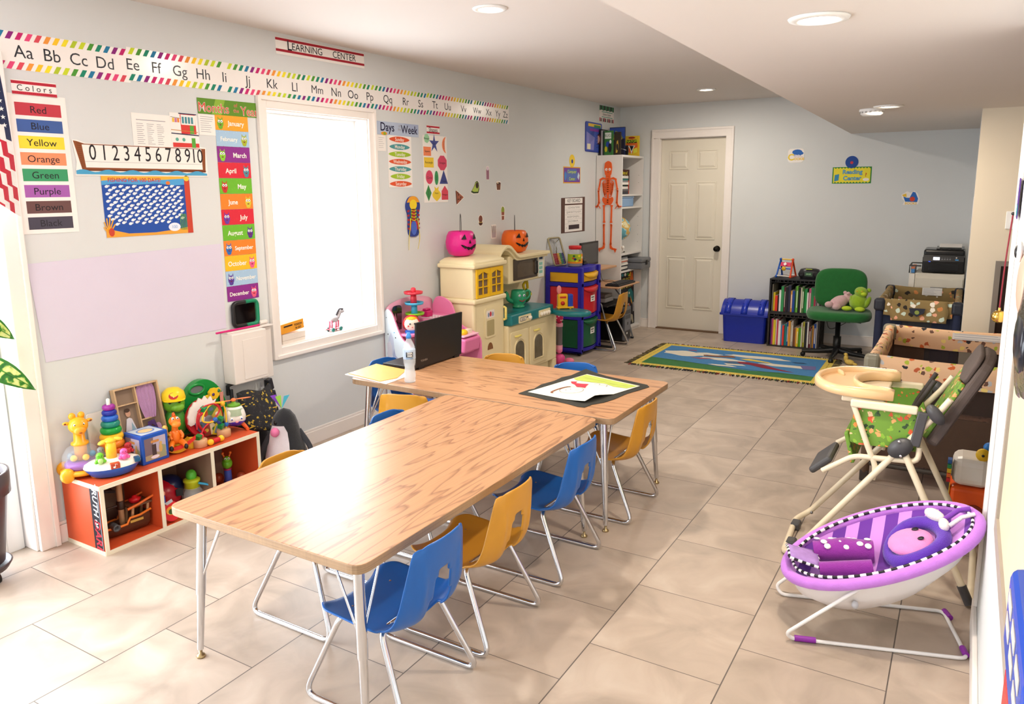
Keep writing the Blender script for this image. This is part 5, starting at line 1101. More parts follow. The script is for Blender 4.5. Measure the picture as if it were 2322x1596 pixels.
sp2 = [(.02, .02), (.02, .72), (.06, .785), (.12, .785), (.20, .745), (.235, .65), (.27, .59), (.34, .56), (.42, .535), (.455, .49), (.46, .02)]
b = MB(); b.T = frame((0, .555, 0), (1, 0, 0), (0, 0, 1)); b.prism([tuple(p) for p in fillet([Vector((x, z)) for x, z in sp2], .04, 4, True)], 0, .016, PK); b.build('side_panel', t, bevel=.004)
b = MB(); g_ = [[(.018+.006*math.sin(v*PI), .02+.52*u, .50+(.26+.05*math.sin(u*PI)**.6-.0*u)*v) for u in [q/14 for q in range(15)]] for v in [q/6 for q in range(7)]]; b.sheet(g_, M('e3a3bd', .35, var=.03)); b.build('back_panel', t, solid=.010)
b = MB(); b.T = frame((.030, .11, .64), (0, 1, 0), (.05, 0, 1)); b.prism(rrect(-.05, .055, -.12, .13, .03), 0, .004, M('7a6a70', .08, .9, var=.03)); b.face([(-.03, .0), (-.02, .08), (0, .03)], .0045, PP('c07a94')); b.face([(-.04, -.1), (.02, -.1), (.02, -.02), (-.03, -.04)], .0045, PP('7d6b68')); b.build('mirror', t)
b = MB(); b.box(.02, .24, .013, .54, .575, .592, PK); b.build('upper_shelf', t, bevel=.006); b = MB(); b.box(.02, .26, .26, .54, .60, .66, PK); b.build('phone_shelf', t, bevel=.02)
b = MB(); b.box(.02, .40, .02, .54, .40, .425, PK); b.build('lower_shelf', t, bevel=.008)
b = MB(); b.prism([(.10, .30), (.24, .30), (.25, .42), (.11, .43)], .6615, .664, PP('f3dfe8')); 
for q in range(12): b.disc(.13+.028*(q % 4), .32+.035*(q//4), .008, .010, .6645, PP('c65a8e'), 8)
b.build('keypad', t)
b = MB(); b.box(-.03, .03, -.035, .035, 0, .045, P('c8206a', .25)); b.box(-.018, .018, -.030, .03, .045, .06, P('c8206a', .25)); b.build('magenta_phone', t, bevel=.008, loc=(.12, .345, .664))
b = MB(); b.box(-.05, .05, -.10, .10, 0, .10, P('e77cb0')); b.T = Matrix(); b.build('front_basket', t, bevel=.012, loc=(.40, .43, .43), rot=(0, .15, 0))
b = MB(); b.box(-.055, .055, -.095, .095, 0, .012, P('f6b9d4')); b.build('basket_rim', t, bevel=.005, loc=(.395, .43, .535))
b = MB(); b.ell((.40, .40, .56), (.03, .035, .025), P('f2c51f'), 10); b.build('yellow_block', t); b = MB(); b.box(.37, .41, .45, .50, .545, .575, P('f0e0c8')); b.build('cream_block', t, bevel=.004)
t = thing('ball_drop_tower', 'spiral ball-drop tower with red, blue and green trays on the vanity', 'toy', (.130, 4.165, .592))
for z_, c, dy in ((.033, 'f2b81f', 0), (.105, '8ac822', .0), (.180, '4ab0d8', -.005), (.255, 'e23a4a', -.01)):
    g = MB()
    if z_ > .05: g.lathe([(.010, z_), (.064, z_+.002), (.068, z_+.018), (.064, z_+.018), (.060, z_+.006), (.010, z_+.005)], P(c, .3), (0, dy, 0), 26)
    g.lathe([(.024, z_-.07 if z_ > .05 else 0), (.020, z_+.004)], P(c, .3), (0, dy, 0), 16)
    g.build('tray', t)['label'] = {'f2b81f': 'yellow base', '8ac822': 'green tray', '4ab0d8': 'blue tray', 'e23a4a': 'red tray'}[c]
b = MB(); b.lathe([(.018, .258), (.018, .292), (.012, .300), (.001, .302)], P('e23a4a'), (0, -.01, 0), 16); b.build('top_knob', t)
t = thing('doll_face_toy', 'smiling doll-face toy with yellow hair and red bonnet on the vanity', 'toy', (.190, 4.050, .600), -.7)
b = MB(); b.ell((0, 0, .055), (.025, .052, .050), P('f4ead8', .25), 18); eyes(b, (.024, 0, .06), 0, .016, .006, white=False); b.ell((.023, 0, .036), (.003, .006, .003), P('d8202a'), 8)
for k in (-1, 1): b.ell((.022, k*.028, .045), (.003, .006, .006), P('e8484a'), 8)
b.build('face', t); b = MB(); b.ell((-.006, 0, .085), (.026, .042, .022), P('f2b81f'), 14); b.build('hair', t); b = MB(); b.ell((-.014, 0, .060), (.020, .060, .058), P('d6282c'), 16); b.build('bonnet', t); b = MB(); b.box(-.022, .016, -.045, .045, -.012, .014, P('2a6ac8')); b.build('blue_collar', t, bevel=.006)
b = MB(); b.ell((0, 0, 0), (.025, .05, .006), P('e8452c'), 12); tag(b.build('red_toy_disc', None, loc=(.215, 4.19, .599)), 'flat red toy lying on the vanity shelf behind the laptop', 'toy')

# ================================================================ PLAY KITCHEN
KC = P('efe0b4', .4); TEAL = P('1d7a80', .3); YD = P('f4c21f', .3)
t = thing('play_kitchen', 'cream play kitchen with yellow cupboard doors and a teal counter against the left wall', 'play kitchen', (.02, 4.575, 0))
b = MB(); b.box(.03, .335, 0, .43, 0, .735, KC); b.build('tower_lower', t, bevel=.018)
b = MB(); b.box(.022, .352, -.012, .442, .725, .765, KC); b.build('tower_moulding', t, bevel=.015, seg=3)
b = MB(); b.box(.03, .330, 0, .43, .760, 1.0, KC); b.build('tower_upper', t, bevel=.014)
b = MB(); b.box(.02, .356, -.018, .448, .990, 1.024, KC); b.build('tower_cornice', t, bevel=.012, seg=3)
b = MB(); g_ = []
for k_, z_ in ((0, 1.022), (.0, 1.038), (.04, 1.060), (.12, 1.071), (.17, 1.073)): g_.append([(x, y, z_) for x, y in rrect(.024+k_*.5, .345-k_*.9, -.01+k_, .44-k_, .03)])
b.sheet(g_, KC, closed_u=True); b.add(g_[-1], [tuple(range(len(g_[-1])))], KC, True); b.build('tower_roof', t)
for s_, y0 in ((0, .035), (1, .222)):
    b = MB(); b.T = frame((.3305, y0, .768), (0, 1, 0), (0, 0, 1)); w_, h_ = .182, .215
    b.box(0, w_, 0, .022, 0, .012, YD); b.box(0, w_, h_-.022, h_, 0, .012, YD); b.box(0, .022, .022, h_-.022, 0, .012, YD); b.box(w_-.022, w_, .022, h_-.022, 0, .012, YD)
    b.box(w_/2-.004, w_/2+.004, .022, h_-.022, .002, .010, YD)
    for q in (1, 2): b.box(.022, w_-.022, .022+q*(h_-.044)/3-.004, .022+q*(h_-.044)/3+.004, .002, .010, YD)
    b.prism([(.022, h_-.022), (w_/2, h_-.022), (.022, h_-.045)], .001, .011, YD); b.prism([(w_-.022, h_-.022), (w_/2, h_-.022), (w_-.022, h_-.045)], .001, .011, YD)
    d_ = b.build('yellow_door', t); MB().box(.3302, .3310, y0+.02, y0+w_-.02, .788, .963, M('7a6450', .3, var=.4, scale=25)).build('door_window', d_)
b = MB(); b.box(.330, .345, .205, .212, .84, .88, YD); b.build('door_knob', t, bevel=.003)
b = MB(); b.T = frame((.3355, .215, .565), (0, 1, 0), (0, 0, 1)); b.prism(rrect(-.075, .075, -.115, .115, .02), 0, .006, KC); b.prism(rrect(-.055, .055, .035, .095, .008), .006, .0075, PP('f2e8e0')); b.disc(-.028, .062, .013, .018, .008, PP('8a9ab4'), 12); b.disc(.0, .066, .014, .020, .008, PP('c8384a'), 12); b.disc(.030, .062, .012, .018, .008, PP('9aa0b4'), 12); b.build('dispenser_plate', t, bevel=.003)
b = MB(); b.T = frame((.3425, .215, .565), (0, 1, 0), (0, 0, 1)); b.face(rrect(-.052, .052, -.10, .02, .01), 0, M('b4a678', .6)); b.build('dispenser_recess', t)
b = MB(); b.T = frame((.3358, .215, .375), (0, 1, 0), (0, 0, 1)); b.face([(.040*math.cos(a), -.02+.055*math.sin(a)) for a in [PI*q/12 for q in range(13)]], 0, M('8a5a34', .5)); b.build('ice_opening', t)
b = MB(); b.tube([(.345, .405, .56), (.362, .405, .565), (.362, .405, .655), (.345, .405, .66)], .010, P('f0dc7a'), 10); b.build('tower_handle', t)
b = MB(); b.box(.3355, .3365, .02, .022, .03, .72, M('c4b58c', .5)); b.build('tower_groove', t)
# base unit
b = MB(); b.box(0, .365, .431, 1.255, .085, .500, KC); b.build('base_cabinet', t, bevel=.012)
b = MB(); b.box(0, .34, .44, 1.15, .0, .085, KC); b.build('toe_skirt', t, bevel=.01); b = MB(); b.box(.25, .365, 1.19, 1.255, 0, .09, KC); b.build('corner_foot', t, bevel=.008)
for y0 in (.455, .765):
    b = MB(); b.T = frame((.3652, y0, .115), (0, 1, 0), (0, 0, 1)); b.prism(rrect(0, .285, 0, .33, .02), 0, .010, KC)
    arc = [(.075, .05), (.21, .05), (.21, .18)]+[(.1425+.0675*math.cos(a), .19+.055*math.sin(a)) for a in [PI*q/10 for q in range(11)]]
    d_ = b.build('oven_door', t, bevel=.004); bb = MB(); bb.T = frame((.3756, y0, .115), (0, 1, 0), (0, 0, 1)); bb.face(arc, .001, M('6b6250', .25, var=.5, scale=18)); bb.build('oven_window', d_)
    bb = MB(); bb.tube([Vector((.3762, y0+x, .115+z)) for x, z in [(.060, .04), (.225, .04), (.225, .19)]+[(.1425+.082*math.cos(a), .195+.068*math.sin(a)) for a in [PI*q/10 for q in range(11)]]+[(.060, .19)]], .006, KC, 6, closed=True); bb.build('window_surround', d_)
    bb = MB(); bb.tube([(.378, y0+.06, .405), (.394, y0+.07, .408), (.394, y0+.13, .408), (.378, y0+.14, .405)], .008, P('f2e27a'), 8); bb.build('door_handle', d_)
# counter
b = MB(); b.box(-.0, .395, .436, 1.145, .500, .588, TEAL); b.build('counter', t, bevel=.014, seg=3)
b = MB(); b.box(.06, .33, .455, .66, .5882, .5892, M('135a60', .3)); b.build('sink_basin', t)
b = MB(); 
for q in range(14): b.disc(.18+.05*math.cos(q*1.1)*(.4+.05*q), .93+.065*math.sin(q*1.1)*(.4+.05*q), .010, .008, .5888, PP('9fc4bc'), 8)
b.build('burner_print', t)
for y0, n_ in ((.545, 1), (.875, 4)):
    b = MB(); b.T = frame((.3952, y0, .508), (0, 1, 0), (0, 0, 1)); b.prism(rrect(0, .195, 0, .058, .008), 0, .006, KC)
    if n_ == 1: b.prism(rrect(.012, .11, .014, .046, .012), .006, .007, PP('4a4a50')); b.prism(rrect(.016, .106, .018, .042, .010), .007, .0075, PP('e8e0cc')); b.text('00:00', .022, .061, .028, .008, PP('4a4a50')); b.rect(.118, .142, .032, .042, .0066, PP('2a3a5a'))
    p_ = b.build('control_panel', t)
    for q in range(n_): 
        yy = .165 if n_ == 1 else .030+.042*q
        bb = MB(); bb.lathe([(.017, 0), (.015, .018), (.001, .02)], P('f6f0e0'), (.4012, y0+yy, .535), 14, 'x'); bb.build('control_knob', p_)
# round side shelf
b = MB(); g_ = []
for k_, z_ in ((.02, .495), (0, .505), (0, .530), (.015, .540)): g_.append([(.54+(.185-k_)*math.cos(a)*(1 if math.cos(a) > 0 else 1.0), 1.185+(.115-k_)*math.sin(a), z_) for a in [2*PI*q/32 for q in range(32)]])
b.sheet(g_, TEAL, closed_u=True); b.add(g_[-1], [tuple(range(32))], TEAL); b.add(g_[0], [tuple(range(31, -1, -1))], TEAL); b.build('round_side_shelf', t)
# hutch
b = MB(); b.box(0, .03, .43, 1.24, .589, 1.03, KC); b.build('hutch_back', t); b = MB(); b.box(.0, .15, .43, .50, .589, 1.03, KC); b.build('hutch_pillar', t, bevel=.02)
b = MB(); b.box(.03, .255, .64, 1.24, .800, 1.03, KC); b.build('microwave_hood', t, bevel=.015, seg=3)
arch = [(.43, 1.03), (.46, 1.085), (.53, 1.125), (.60, 1.120), (.67, 1.075), (.72, 1.045), (.80, 1.035), (1.26, 1.035)]; arch = [tuple(p) for p in smooth_path([Vector(p) for p in arch], 4)]
for off, x1, nm in ((.0, .30, 'arched_roof'), (-.022, .275, 'arched_fascia')):
    b = MB(); lo = [(y, z+off-.026) for y, z in arch]; hi = [(y, z+off) for y, z in arch]
    b.sheet([[(.0, y, z) for y, z in lo], [(x1, y, z) for y, z in lo], [(x1, y, z) for y, z in hi], [(0, y, z) for y, z in hi], [(0, y, z) for y, z in lo]], KC, smooth=False)
    for rr_ in ((lo, hi),):
        b.add([(x1, *lo[0]), (x1, *hi[0]), (0, *hi[0]), (0, *lo[0])], [(0, 1, 2, 3)], KC); b.add([(x1, *lo[-1]), (x1, *hi[-1]), (0, *hi[-1]), (0, *lo[-1])], [(3, 2, 1, 0)], KC)
    b.build(nm, t, bevel=.006)
b = MB(); b.T = frame((.2555, .70, .825), (0, 1, 0), (0, 0, 1)); b.prism(rrect(0, .40, 0, .175, .006), 0, .006, M('4a3e30', .25, var=.2)); b.prism([(.06, .02), (.34, .02), (.34, .12), (.30, .15), (.10, .15), (.06, .12)], .006, .0065, M('5d4f3d', .2, var=.2)); d_ = b.build('microwave_door', t)
bb = MB(); bb.tube([(.262, 1.06, .85), (.278, 1.065, .86), (.278, 1.065, .96), (.262, 1.06, .97)], .008, BLACK, 8); bb.build('microwave_handle', d_)
b = MB(); b.T = frame((.2555, 1.12, .825), (0, 1, 0), (0, 0, 1)); b.prism(rrect(0, .09, -.01, .185, .006), 0, .003, PP('dfe3dc')); b.rect(.015, .075, .14, .17, .0035, PP('2a3a5a'))
for q in range(6): b.rect(.018+.03*(q % 2), .040+.03*(q % 2), .02+.035*(q//2), .045+.035*(q//2), .0035, PP('6ab8a8'))
b.build('microwave_keypad', t)
b = MB(); b.tube([(.16, .51, .85), (.16, .54, .84), (.16, .54, .80), (.16, .515, .79)], .005, P('5a9ac8')); b.build('hutch_hook', t)
# things on / around the kitchen
def pumpkin(name, loc, rz, col, hcol, label):
    t = thing(name, label, 'pumpkin pail', loc, rz, 'pumpkin trick-or-treat pails')
    b = MB(); g_ = []
    for r_, z_ in ((.055, .0), (.088, .012), (.108, .050), (.112, .090), (.104, .130), (.090, .155), (.082, .160), (.078, .156), (.088, .13), (.09, .08)):
        g_.append([(r_*(1+.030*abs(math.cos(4.5*a)))*math.cos(a), r_*(1+.030*abs(math.cos(4.5*a)))*math.sin(a), z_) for a in [2*PI*q/54 for q in range(54)]])
    b.sheet(g_, P(col, .35), closed_u=True); b.add(g_[0], [tuple(range(53, -1, -1))], P(col, .35)); b.add(g_[-1], [tuple(range(54))], P(col, .35)); b.build('pail_body', t)
    def wrap(pts, nm):
        bb = MB(); vs = [(.1185*math.cos(a)*(1-.9*abs(z-.09)**1.6), .1185*math.sin(a)*(1-.9*abs(z-.09)**1.6), z) for a, z in pts]; bb.add(vs, [tuple(range(len(vs)))], P('14100e')); return bb.build(nm, t, solid=.004)
    for k in (-1, 1): wrap([(k*.42-.17, .112), (k*.42+.17, .112), (k*.36, .145)], 'eye')
    wrap([(-.08, .085), (.08, .085), (0, .108)], 'nose')
    up_ = [(a, .064+.012*(a/.6)**2-(.010 if i % 2 else 0)) for i, a in enumerate([-.62+.124*q for q in range(11)])]; lo_ = [(a, .040+.030*(a/.6)**2+(.010 if i % 2 == 0 else 0)) for i, a in enumerate([.5-.125*q for q in range(9)])]
    wrap(up_+lo_, 'mouth')
    b = MB(); b.tube([(0, .085*math.cos(a), .155+.115*math.sin(a)) for a in [PI*q/14 for q in range(15)]], .0022, BLACK, 6); b.build('wire_handle', t, rot=(0, 0, .9))
    t.scale = (1, 1, 1.15)
    return t
pp = pumpkin('pumpkin_pail', (.165, 4.70, 1.0735), -.35, 'e31f8c', None, 'hot pink jack-o-lantern pail on top of the cupboard tower')
o = pumpkin('pumpkin_pail', (.14, 5.535, 1.036), -.35, 'ef6a14', None, 'orange jack-o-lantern pail on the right side of the play kitchen roof')
TG = P('2f9a6e', .25)
t = thing('toy_teapot', 'green toy teapot with a smiling face on the teal counter', 'toy teapot', (.25, 5.40, .590), -.55)
MB().lathe([(.050, 0), (.052, .014), (.042, .020), (.060, .045), (.068, .085), (.062, .125), (.058, .145), (.052, .145), (.054, .12), (.001, .11)], TG, seg=26).build('pot_body', t)
MB().tube([(0, -.055, .055), (.0, -.095, .075), (.0, -.108, .120), (.0, -.120, .135)], [.020, .016, .012, .013], TG, 12, sub=3).build('spout', t)
MB().tube([(0, .060, .125), (0, .10, .135), (.0, .105, .09), (0, .066, .060)], .009, TG, 10, sub=4).build('handle', t)
b = MB(); eyes(b, (.060, .0, .105), 0, .020, .011, iris='2a3aa8'); b.tube([(.066, -.024, .070), (.070, 0, .058), (.066, .026, .070)], .0035, P('b81f3a'), 6, sub=3); b.build('face', t)
t = thing('green_pear_toy', 'dark green toy pitcher with a yellow handle behind the teapot', 'toy', (.17, 5.66, .590))
MB().ell((0, 0, .062), (.045, .050, .062), P('3a6a24', .25), 16).build('body', t); b = MB(); b.tube([(0, -.02, .12), (0, -.035, .16), (0, .02, .185), (0, .035, .12)], .012, P('e2c21f'), 10, sub=3); b.build('yellow_handle', t); b = MB(); b.ell((.043, .02, .075), (.004, .014, .014), P('c8b82a'), 10); b.build('yellow_dial', t); b = MB(); b.tube([(0, .045, .085), (0, .08, .09), (0, .095, .075)], .006, M('5a5a60', .4), 8); b.build('grey_nozzle', t)
t = thing('toy_toaster', 'yellow and blue toy toaster with pink bread on the round side shelf', 'toy toaster', (.485, 5.765, .541), -.9)
b = MB(); b.box(-.050, .010, -.050, .040, .012, .130, P('f2b91f', .25)); b.build('yellow_body', t, bevel=.014, seg=3); b = MB(); b.box(-.045, .008, .0405, .085, .012, .128, P('2446b4', .25)); b.build('blue_side', t, bevel=.010); b = MB(); b.box(-.052, .014, -.055, .09, .006, .022, P('f2b91f')); b.build('base', t, bevel=.006)
b = MB(); b.lathe([(.018, 0), (.018, .006), (.001, .008)], P('c8281f'), (.0105, -.008, .052), 16, 'x'); b.build('red_dial', t); b = MB(); b.box(.0105, .013, -.032, .022, .095, .110, P('c8281f')); b.build('red_stripe', t); 
for x, y in ((-.03, -.04), (-.03, .06), (.0, -.04), (.0, .06)): MB().lathe([(.010, 0), (.010, .006)], YD, (x, y, 0), 10).build('foot', t)
b = MB(); b.ell((-.02, -.035, .165), (.010, .022, .038), P('e58a8c'), 12); b.build('bread', t)
t = thing('pink_toy_broom_set', 'pink spotted toy standing between the play kitchen and the drawer cart', 'toy', (.33, 5.99, 0))
PKK = P('e0488e', .4); b = MB(); b.lathe([(.05, 0), (.052, .06), (.035, .08)], PKK, seg=18); b.ell((0, 0, .12), (.03, .03, .03), P('f07aa8'), 12); b.build('base', t); b = MB(); b.tube([(0, 0, .13), (0, 0, .17)], .030, P('f0a0b8'), 12); b.build('pink_band', t); b = MB(); b.tube([(0, 0, .17), (0, 0, .34)], .028, M('6a6264', .5), 12); b.build('grey_stem', t); b = MB(); b.tube([(0, 0, .34), (0, 0, .37)], .032, P('f0a0b8'), 12); b.ell((0, 0, .42), (.034, .034, .055), P('c81f5a'), 14)
for a in range(10): b.ell((.031*math.cos(a*.63), .031*math.sin(a*.63), .40+.018*(a % 3)), .0055, P('f8f0f0'), 8)
b.build('spotted_top', t); b = MB(); b.ell((.09, .03, .028), (.045, .03, .026), P('ee7a9c'), 12); b.build('pink_foot', t)

# ================================================================ DRAWER CART
CB = P('2a22a8', .35)
t = thing('drawer_cart', 'blue-framed cart on wheels with yellow, red and green drawers', 'drawer cart', (.012, 6.315, 0))
DXc, DYc, HC = .385, .42, .838
b = MB()
for x, y in ((0, 0), (DXc-.045, 0), (0, DYc-.045), (DXc-.045, DYc-.045)): b.box(x, x+.045, y, y+.045, .035, HC-.04, CB)
for z0, z1 in ((.035, .070), (.345, .385), (.655, .695), (HC-.05, HC)):
    b.box(0, DXc, 0, .04, z0, z1, CB); b.box(0, DXc, DYc-.04, DYc, z0, z1, CB); b.box(0, .04, .04, DYc-.04, z0, z1, CB)
    g_ = []
    for zz in (z0, z1):
        g_.append([(DXc-.03+.035*math.sin(PI*q/12), .02+(DYc-.04)*q/12, zz) for q in range(13)])
    lo, hi = g_; inner = [(DXc-.045, p[1], p[2]) for p in lo]; inner2 = [(DXc-.045, p[1], p[2]) for p in hi]
    b.sheet([inner, lo, hi, inner2], CB, smooth=False)
b.box(.03, DXc-.02, .03, DYc-.03, HC-.018, HC-.001, CB); b.build('frame', t, bevel=.006)
for nm, c, z0, z1 in (('yellow_drawer', 'eab11c', .700, .785), ('red_drawer', 'd0262f', .390, .650), ('green_drawer', '16603f', .075, .340)):
    b = MB(); b.box(.012, DXc-.02, .014, DYc-.014, z0, z1, P(c, .3))
    fr_ = [[(DXc-.020+.030*math.sin(PI*q/12), .05+(DYc-.10)*q/12, zz) for q in range(13)] for zz in (z0+.005, z1-.002)]
    b.sheet(fr_, P(c, .3)); b.sheet([[(DXc-.02, p[1], p[2]) for p in fr_[1]], fr_[1]], P(c, .3)); d_ = b.build(nm, t)
    bb = MB(); n_ = 16; top = [(DXc-.014+.034*math.sin(PI*q/n_), .055+(DYc-.11)*q/n_, z1-.008) for q in range(n_+1)]; low = [(DXc-.004+.034*math.sin(PI*q/n_), .055+(DYc-.11)*q/n_, z1-.012-.045*math.sin(PI*q/n_)**.7) for q in range(n_+1)]
    bb.sheet([top, low], P(c, .3)); bb.build('pull_lip', d_, solid=.006)
    if nm != 'yellow_drawer':
        bb = MB(); bb.T = frame((DXc+.013, .21, z1-.115), (0, 1, 0), (0, 0, 1)); bb.rect(-.045, .045, -.03, .03, 0, PP('f4f2ee')); bb.rect(-.03, .03, .004, .014, .0004, PP('3a3a3e')); bb.rect(-.02, .02, -.016, -.008, .0004, PP('3a3a3e')); bb.build('paper_label', d_)
for x, y in ((.04, .04), (DXc-.04, .04), (.04, DYc-.04), (DXc-.04, DYc-.04)): MB().lathe([(.020, -.010), (.0205, -.008), (.0205, .008), (.020, .010)], BLACK, (x, y, .0205), 16, 'y').build('caster', t)
# abacus
t = thing('abacus', 'abacus with red, yellow, green and blue beads propped on the drawer cart', 'abacus'); t.matrix_world = frame((.115, 6.44, HC+.002), (0.25, 1, 0), (-.38, 0, 1))
AF = M('a59c7c', .4, .3)
b = MB(); b.tube([tuple(list(p)+[0]) for p in rrect(-.085, .085, .004, .275, .02, 4)], .009, AF, 8, closed=True); b.build('frame', t)
b = MB(); 
for q in range(10): b.tube([(-.070+q*.0155, .01, 0), (-.070+q*.0155, .27, 0)], .0014, STEEL, 5)
b.build('wires', t)
cc = ['b8242e']*4+['e2b61f']*2+['1a8a4a']*2+['1c2c7c']*2
for q in range(10):
    b = MB()
    for k in range(10): b.ell((-.070+q*.0155, .020+k*.0108, 0), (.0072, .0052, .0072), P(cc[q], .25), 8)
    b.build('bead_column', t)
b = MB(); b.tube([(-.09, .27, 0), (-.09, .245, -.07), (-.085, .02, -.11)], .005, AF, 8); b.tube([(.09, .27, 0), (.09, .245, -.07), (.085, .02, -.11)], .005, AF, 8); b.build('rear_stand', t)
t = thing('counter_jar', 'clear plastic jar with red lid and green-orange label on the drawer cart', 'jar', (.255, 6.455, HC+.001))
MB().lathe([(.065, 0), (.070, .008), (.070, .130), (.062, .152), (.050, .165)], glass('f4f6f8', alpha=.28), seg=26).build('jar_body', t)
b = MB(); b.lathe([(.066, .003), (.067, .038), (.001, .042)], M((.45, .35, .3), .5, var=.9, scale=90), seg=22); b.build('counters_inside', t)
MB().lathe([(.052, .160), (.060, .163), (.061, .190), (.050, .194), (.001, .194)], P('d01f24'), seg=26).build('lid', t)
b = MB(); 
for q in range(24):
    a = -2.4+q*.16; c_ = 'a8bd22' if q < 14 else 'ee8f1f'
    x0, y0, x1, y1 = .0712*math.cos(a), .0712*math.sin(a), .0712*math.cos(a+.16), .0712*math.sin(a+.16); b.add([(x0, y0, .030), (x1, y1, .030), (x1, y1, .118), (x0, y0, .118)], [(0, 1, 2, 3)], PP(c_)); b.add([(x0*1.004, y0*1.004, .030), (x1*1.004, y1*1.004, .030), (x1*1.004, y1*1.004, .048), (x0*1.004, y0*1.004, .048)], [(0, 1, 2, 3)], PP('ee8f1f'))
for a, z_, c_, r_ in ((-1.25, .100, '1f6a3a', .012), (-1.35, .080, 'c8402c', .012), (-1.1, .070, '1f2f6a', .014), (-.45, .060, 'a82a1f', .011), (-.55, .100, 'f2e22a', .012), (.0, .085, 'f2d8b0', .014), (-.9, .052, 'e8e02a', .012)):
    b.T = frame((.0722*math.cos(a), .0722*math.sin(a), z_), (-math.sin(a), math.cos(a), 0), (0, 0, 1)); b.disc(0, 0, r_, r_*.8, .0004, PP(c_), 12)
b.build('jar_label', t)
t = thing('black_desk_printer', 'small black stapler-like machine on the back of the drawer cart', 'office machine', (.17, 6.635, HC+.001), .1)
b = MB(); b.box(-.06, .11, -.05, .05, 0, .022, BLACK); b.build('base', t, bevel=.005); b = MB(); b.box(-.06, .10, -.045, .045, .03, .055, M('0e0e10', .15)); b.build('top_arm', t, bevel=.008, rot=(0, .06, 0)); b = MB(); b.box(-.06, -.03, -.03, .03, .02, .035, BLACK); b.build('hinge_block', t)

# ================================================================ COMPUTER DESK
TANW = M('c79a74', .4, var=.05)
t = thing('computer_desk', 'metal-legged computer desk with a light wood keyboard tray beside the bookcase', 'desk', (.02, 6.80, 0))
MB().box(0, .26, 0, .60, .745, .765, TANW).build('monitor_shelf', t, bevel=.004); MB().box(.12, .52, .03, .60, .590, .606, TANW).build('keyboard_tray', t, bevel=.006)
MB().box(.02, .40, .04, .58, .40, .412, M('2a2a2c', .5)).build('lower_shelf', t)
for y in (.02, .58): MB().tube(fillet([(.02, y, .76), (.02, y, .012), (.47, y, .012)], .03), .011, M('26282c', .4), 8).build('leg_frame', t)
for y in (.04, .58): MB().tube([(.46, y, .02), (.34, y, .42), (.20, y, .58)], .009, STEEL, 8).build('diagonal_brace', t)
t = thing('flat_monitor', 'dark flat computer monitor behind the drawer cart', 'monitor', (.13, 7.03, .7655), 0)
b = MB(); b.box(-.012, .012, -.205, .205, .025, .262, M('1c1d20', .4)); b.build('screen_bezel', t, bevel=.004); MB().box(.0122, .013, -.185, .185, .045, .245, M('44464a', .25)).build('screen', t); MB().box(-.05, .05, -.07, .07, 0, .008, BLACK).build('stand_base', t, bevel=.003); MB().box(-.02, -.012, -.02, .02, .008, .10, BLACK).build('stand_neck', t)
t = thing('computer_keyboard', 'black computer keyboard on the wooden tray', 'keyboard', (.455, 7.09, .6065), .0)
b = MB(); b.box(-.075, .075, -.215, .215, 0, .018, M('1d1e22', .45)); b.build('keyboard_body', t, bevel=.005); b = MB()
for i in range(5):
    for j in range(15): b.box(-.060+i*.025, -.040+i*.025, -.200+j*.0268, -.179+j*.0268, .0182, .026, M('2c2d33', .5))
o = b.build('keys', t); o['kind'] = 'stuff'
MB().tube([(.06, -.20, .012), (.03, -.26, .06), (-.10, -.20, .05), (-.20, -.05, .12)], .0025, BLACK, 6, sub=5).build('cable', t)
t = thing('computer_tower', 'black and grey computer tower on the floor beside the desk', 'computer', (.04, 7.235, .0))
b = MB(); b.box(0, .42, -.085, .085, .010, .362, M('141416', .35)); b.build('case', t, bevel=.005)
b = MB(); b.T = frame((.4205, 0, 0), (0, 1, 0), (0, 0, 1)); b.prism(rrect(-.082, .082, .012, .360, .01), 0, .02, M('6c7078', .35, .2)); b.rect(-.070, .070, .285, .325, .0205, M('3c3e44', .4)); b.rect(-.070, .070, .235, .275, .0205, M('4a4c52', .4)); b.rect(-.070, .070, .12, .225, .0206, M('7a7e86', .35)); b.rect(-.012, .012, .17, .20, .021, BLACK); b.rect(-.07, .07, .02, .11, .0205, M('2c2e32', .4)); b.rect(-.03, .0, .075, .095, .021, PP('e8e4e0')); b.build('front_panel', t)
b = MB(); b.box(.0, .15, -.12, .12, 0, .012, BLACK); tag(b.build('paper_tray', None, loc=(.18, 7.08, .4125), bevel=.003), 'flat black tray on the lower shelf of the computer desk', 'tray')
b = MB(); b.box(0, .17, -.10, .10, 0, .04, M('b8b6b4', .5)); b.box(.01, .16, -.09, .09, .045, .075, M('8a8680', .5)); b.box(.0, .16, -.09, .09, .04, .045, BLACK); tag(b.build('paper_ream', None, loc=(.17, 7.08, .4256)), 'grey stack of papers on the tray under the keyboard', 'papers')

# ================================================================ BOOKCASE
BWt = M('e9e6e2', .45, var=.015); BGy = M('d8d6d3', .5)
X1, Y0, Y1_, HB_ = .29, 7.462, 8.072, 1.88
t = thing('tall_bookcase', 'tall narrow white bookcase in the corner with an orange skeleton on its side', 'bookcase', (.006, Y0, 0))
b = MB(); b.box(0, X1, 0, .020, 0, HB_, BWt); 
b.build('side_panel', t); MB().box(0, X1, .59, .61, 0, HB_, BWt).build('side_panel', t); MB().box(0, .006, .02, .59, .03, HB_-.02, BGy).build('back_panel', t); MB().box(0, X1, .0, .61, HB_, HB_+.022, BWt).build('top_panel', t)
for z_ in (1.497, 1.366, .873, .688, .045): MB().box(.006, X1-.004, .0205, .5895, z_-.018, z_, BWt).build('shelf', t)
MB().box(X1-.02, X1-.012, .0205, .5895, 0, .027, BWt).build('plinth', t)
b = MB(); 
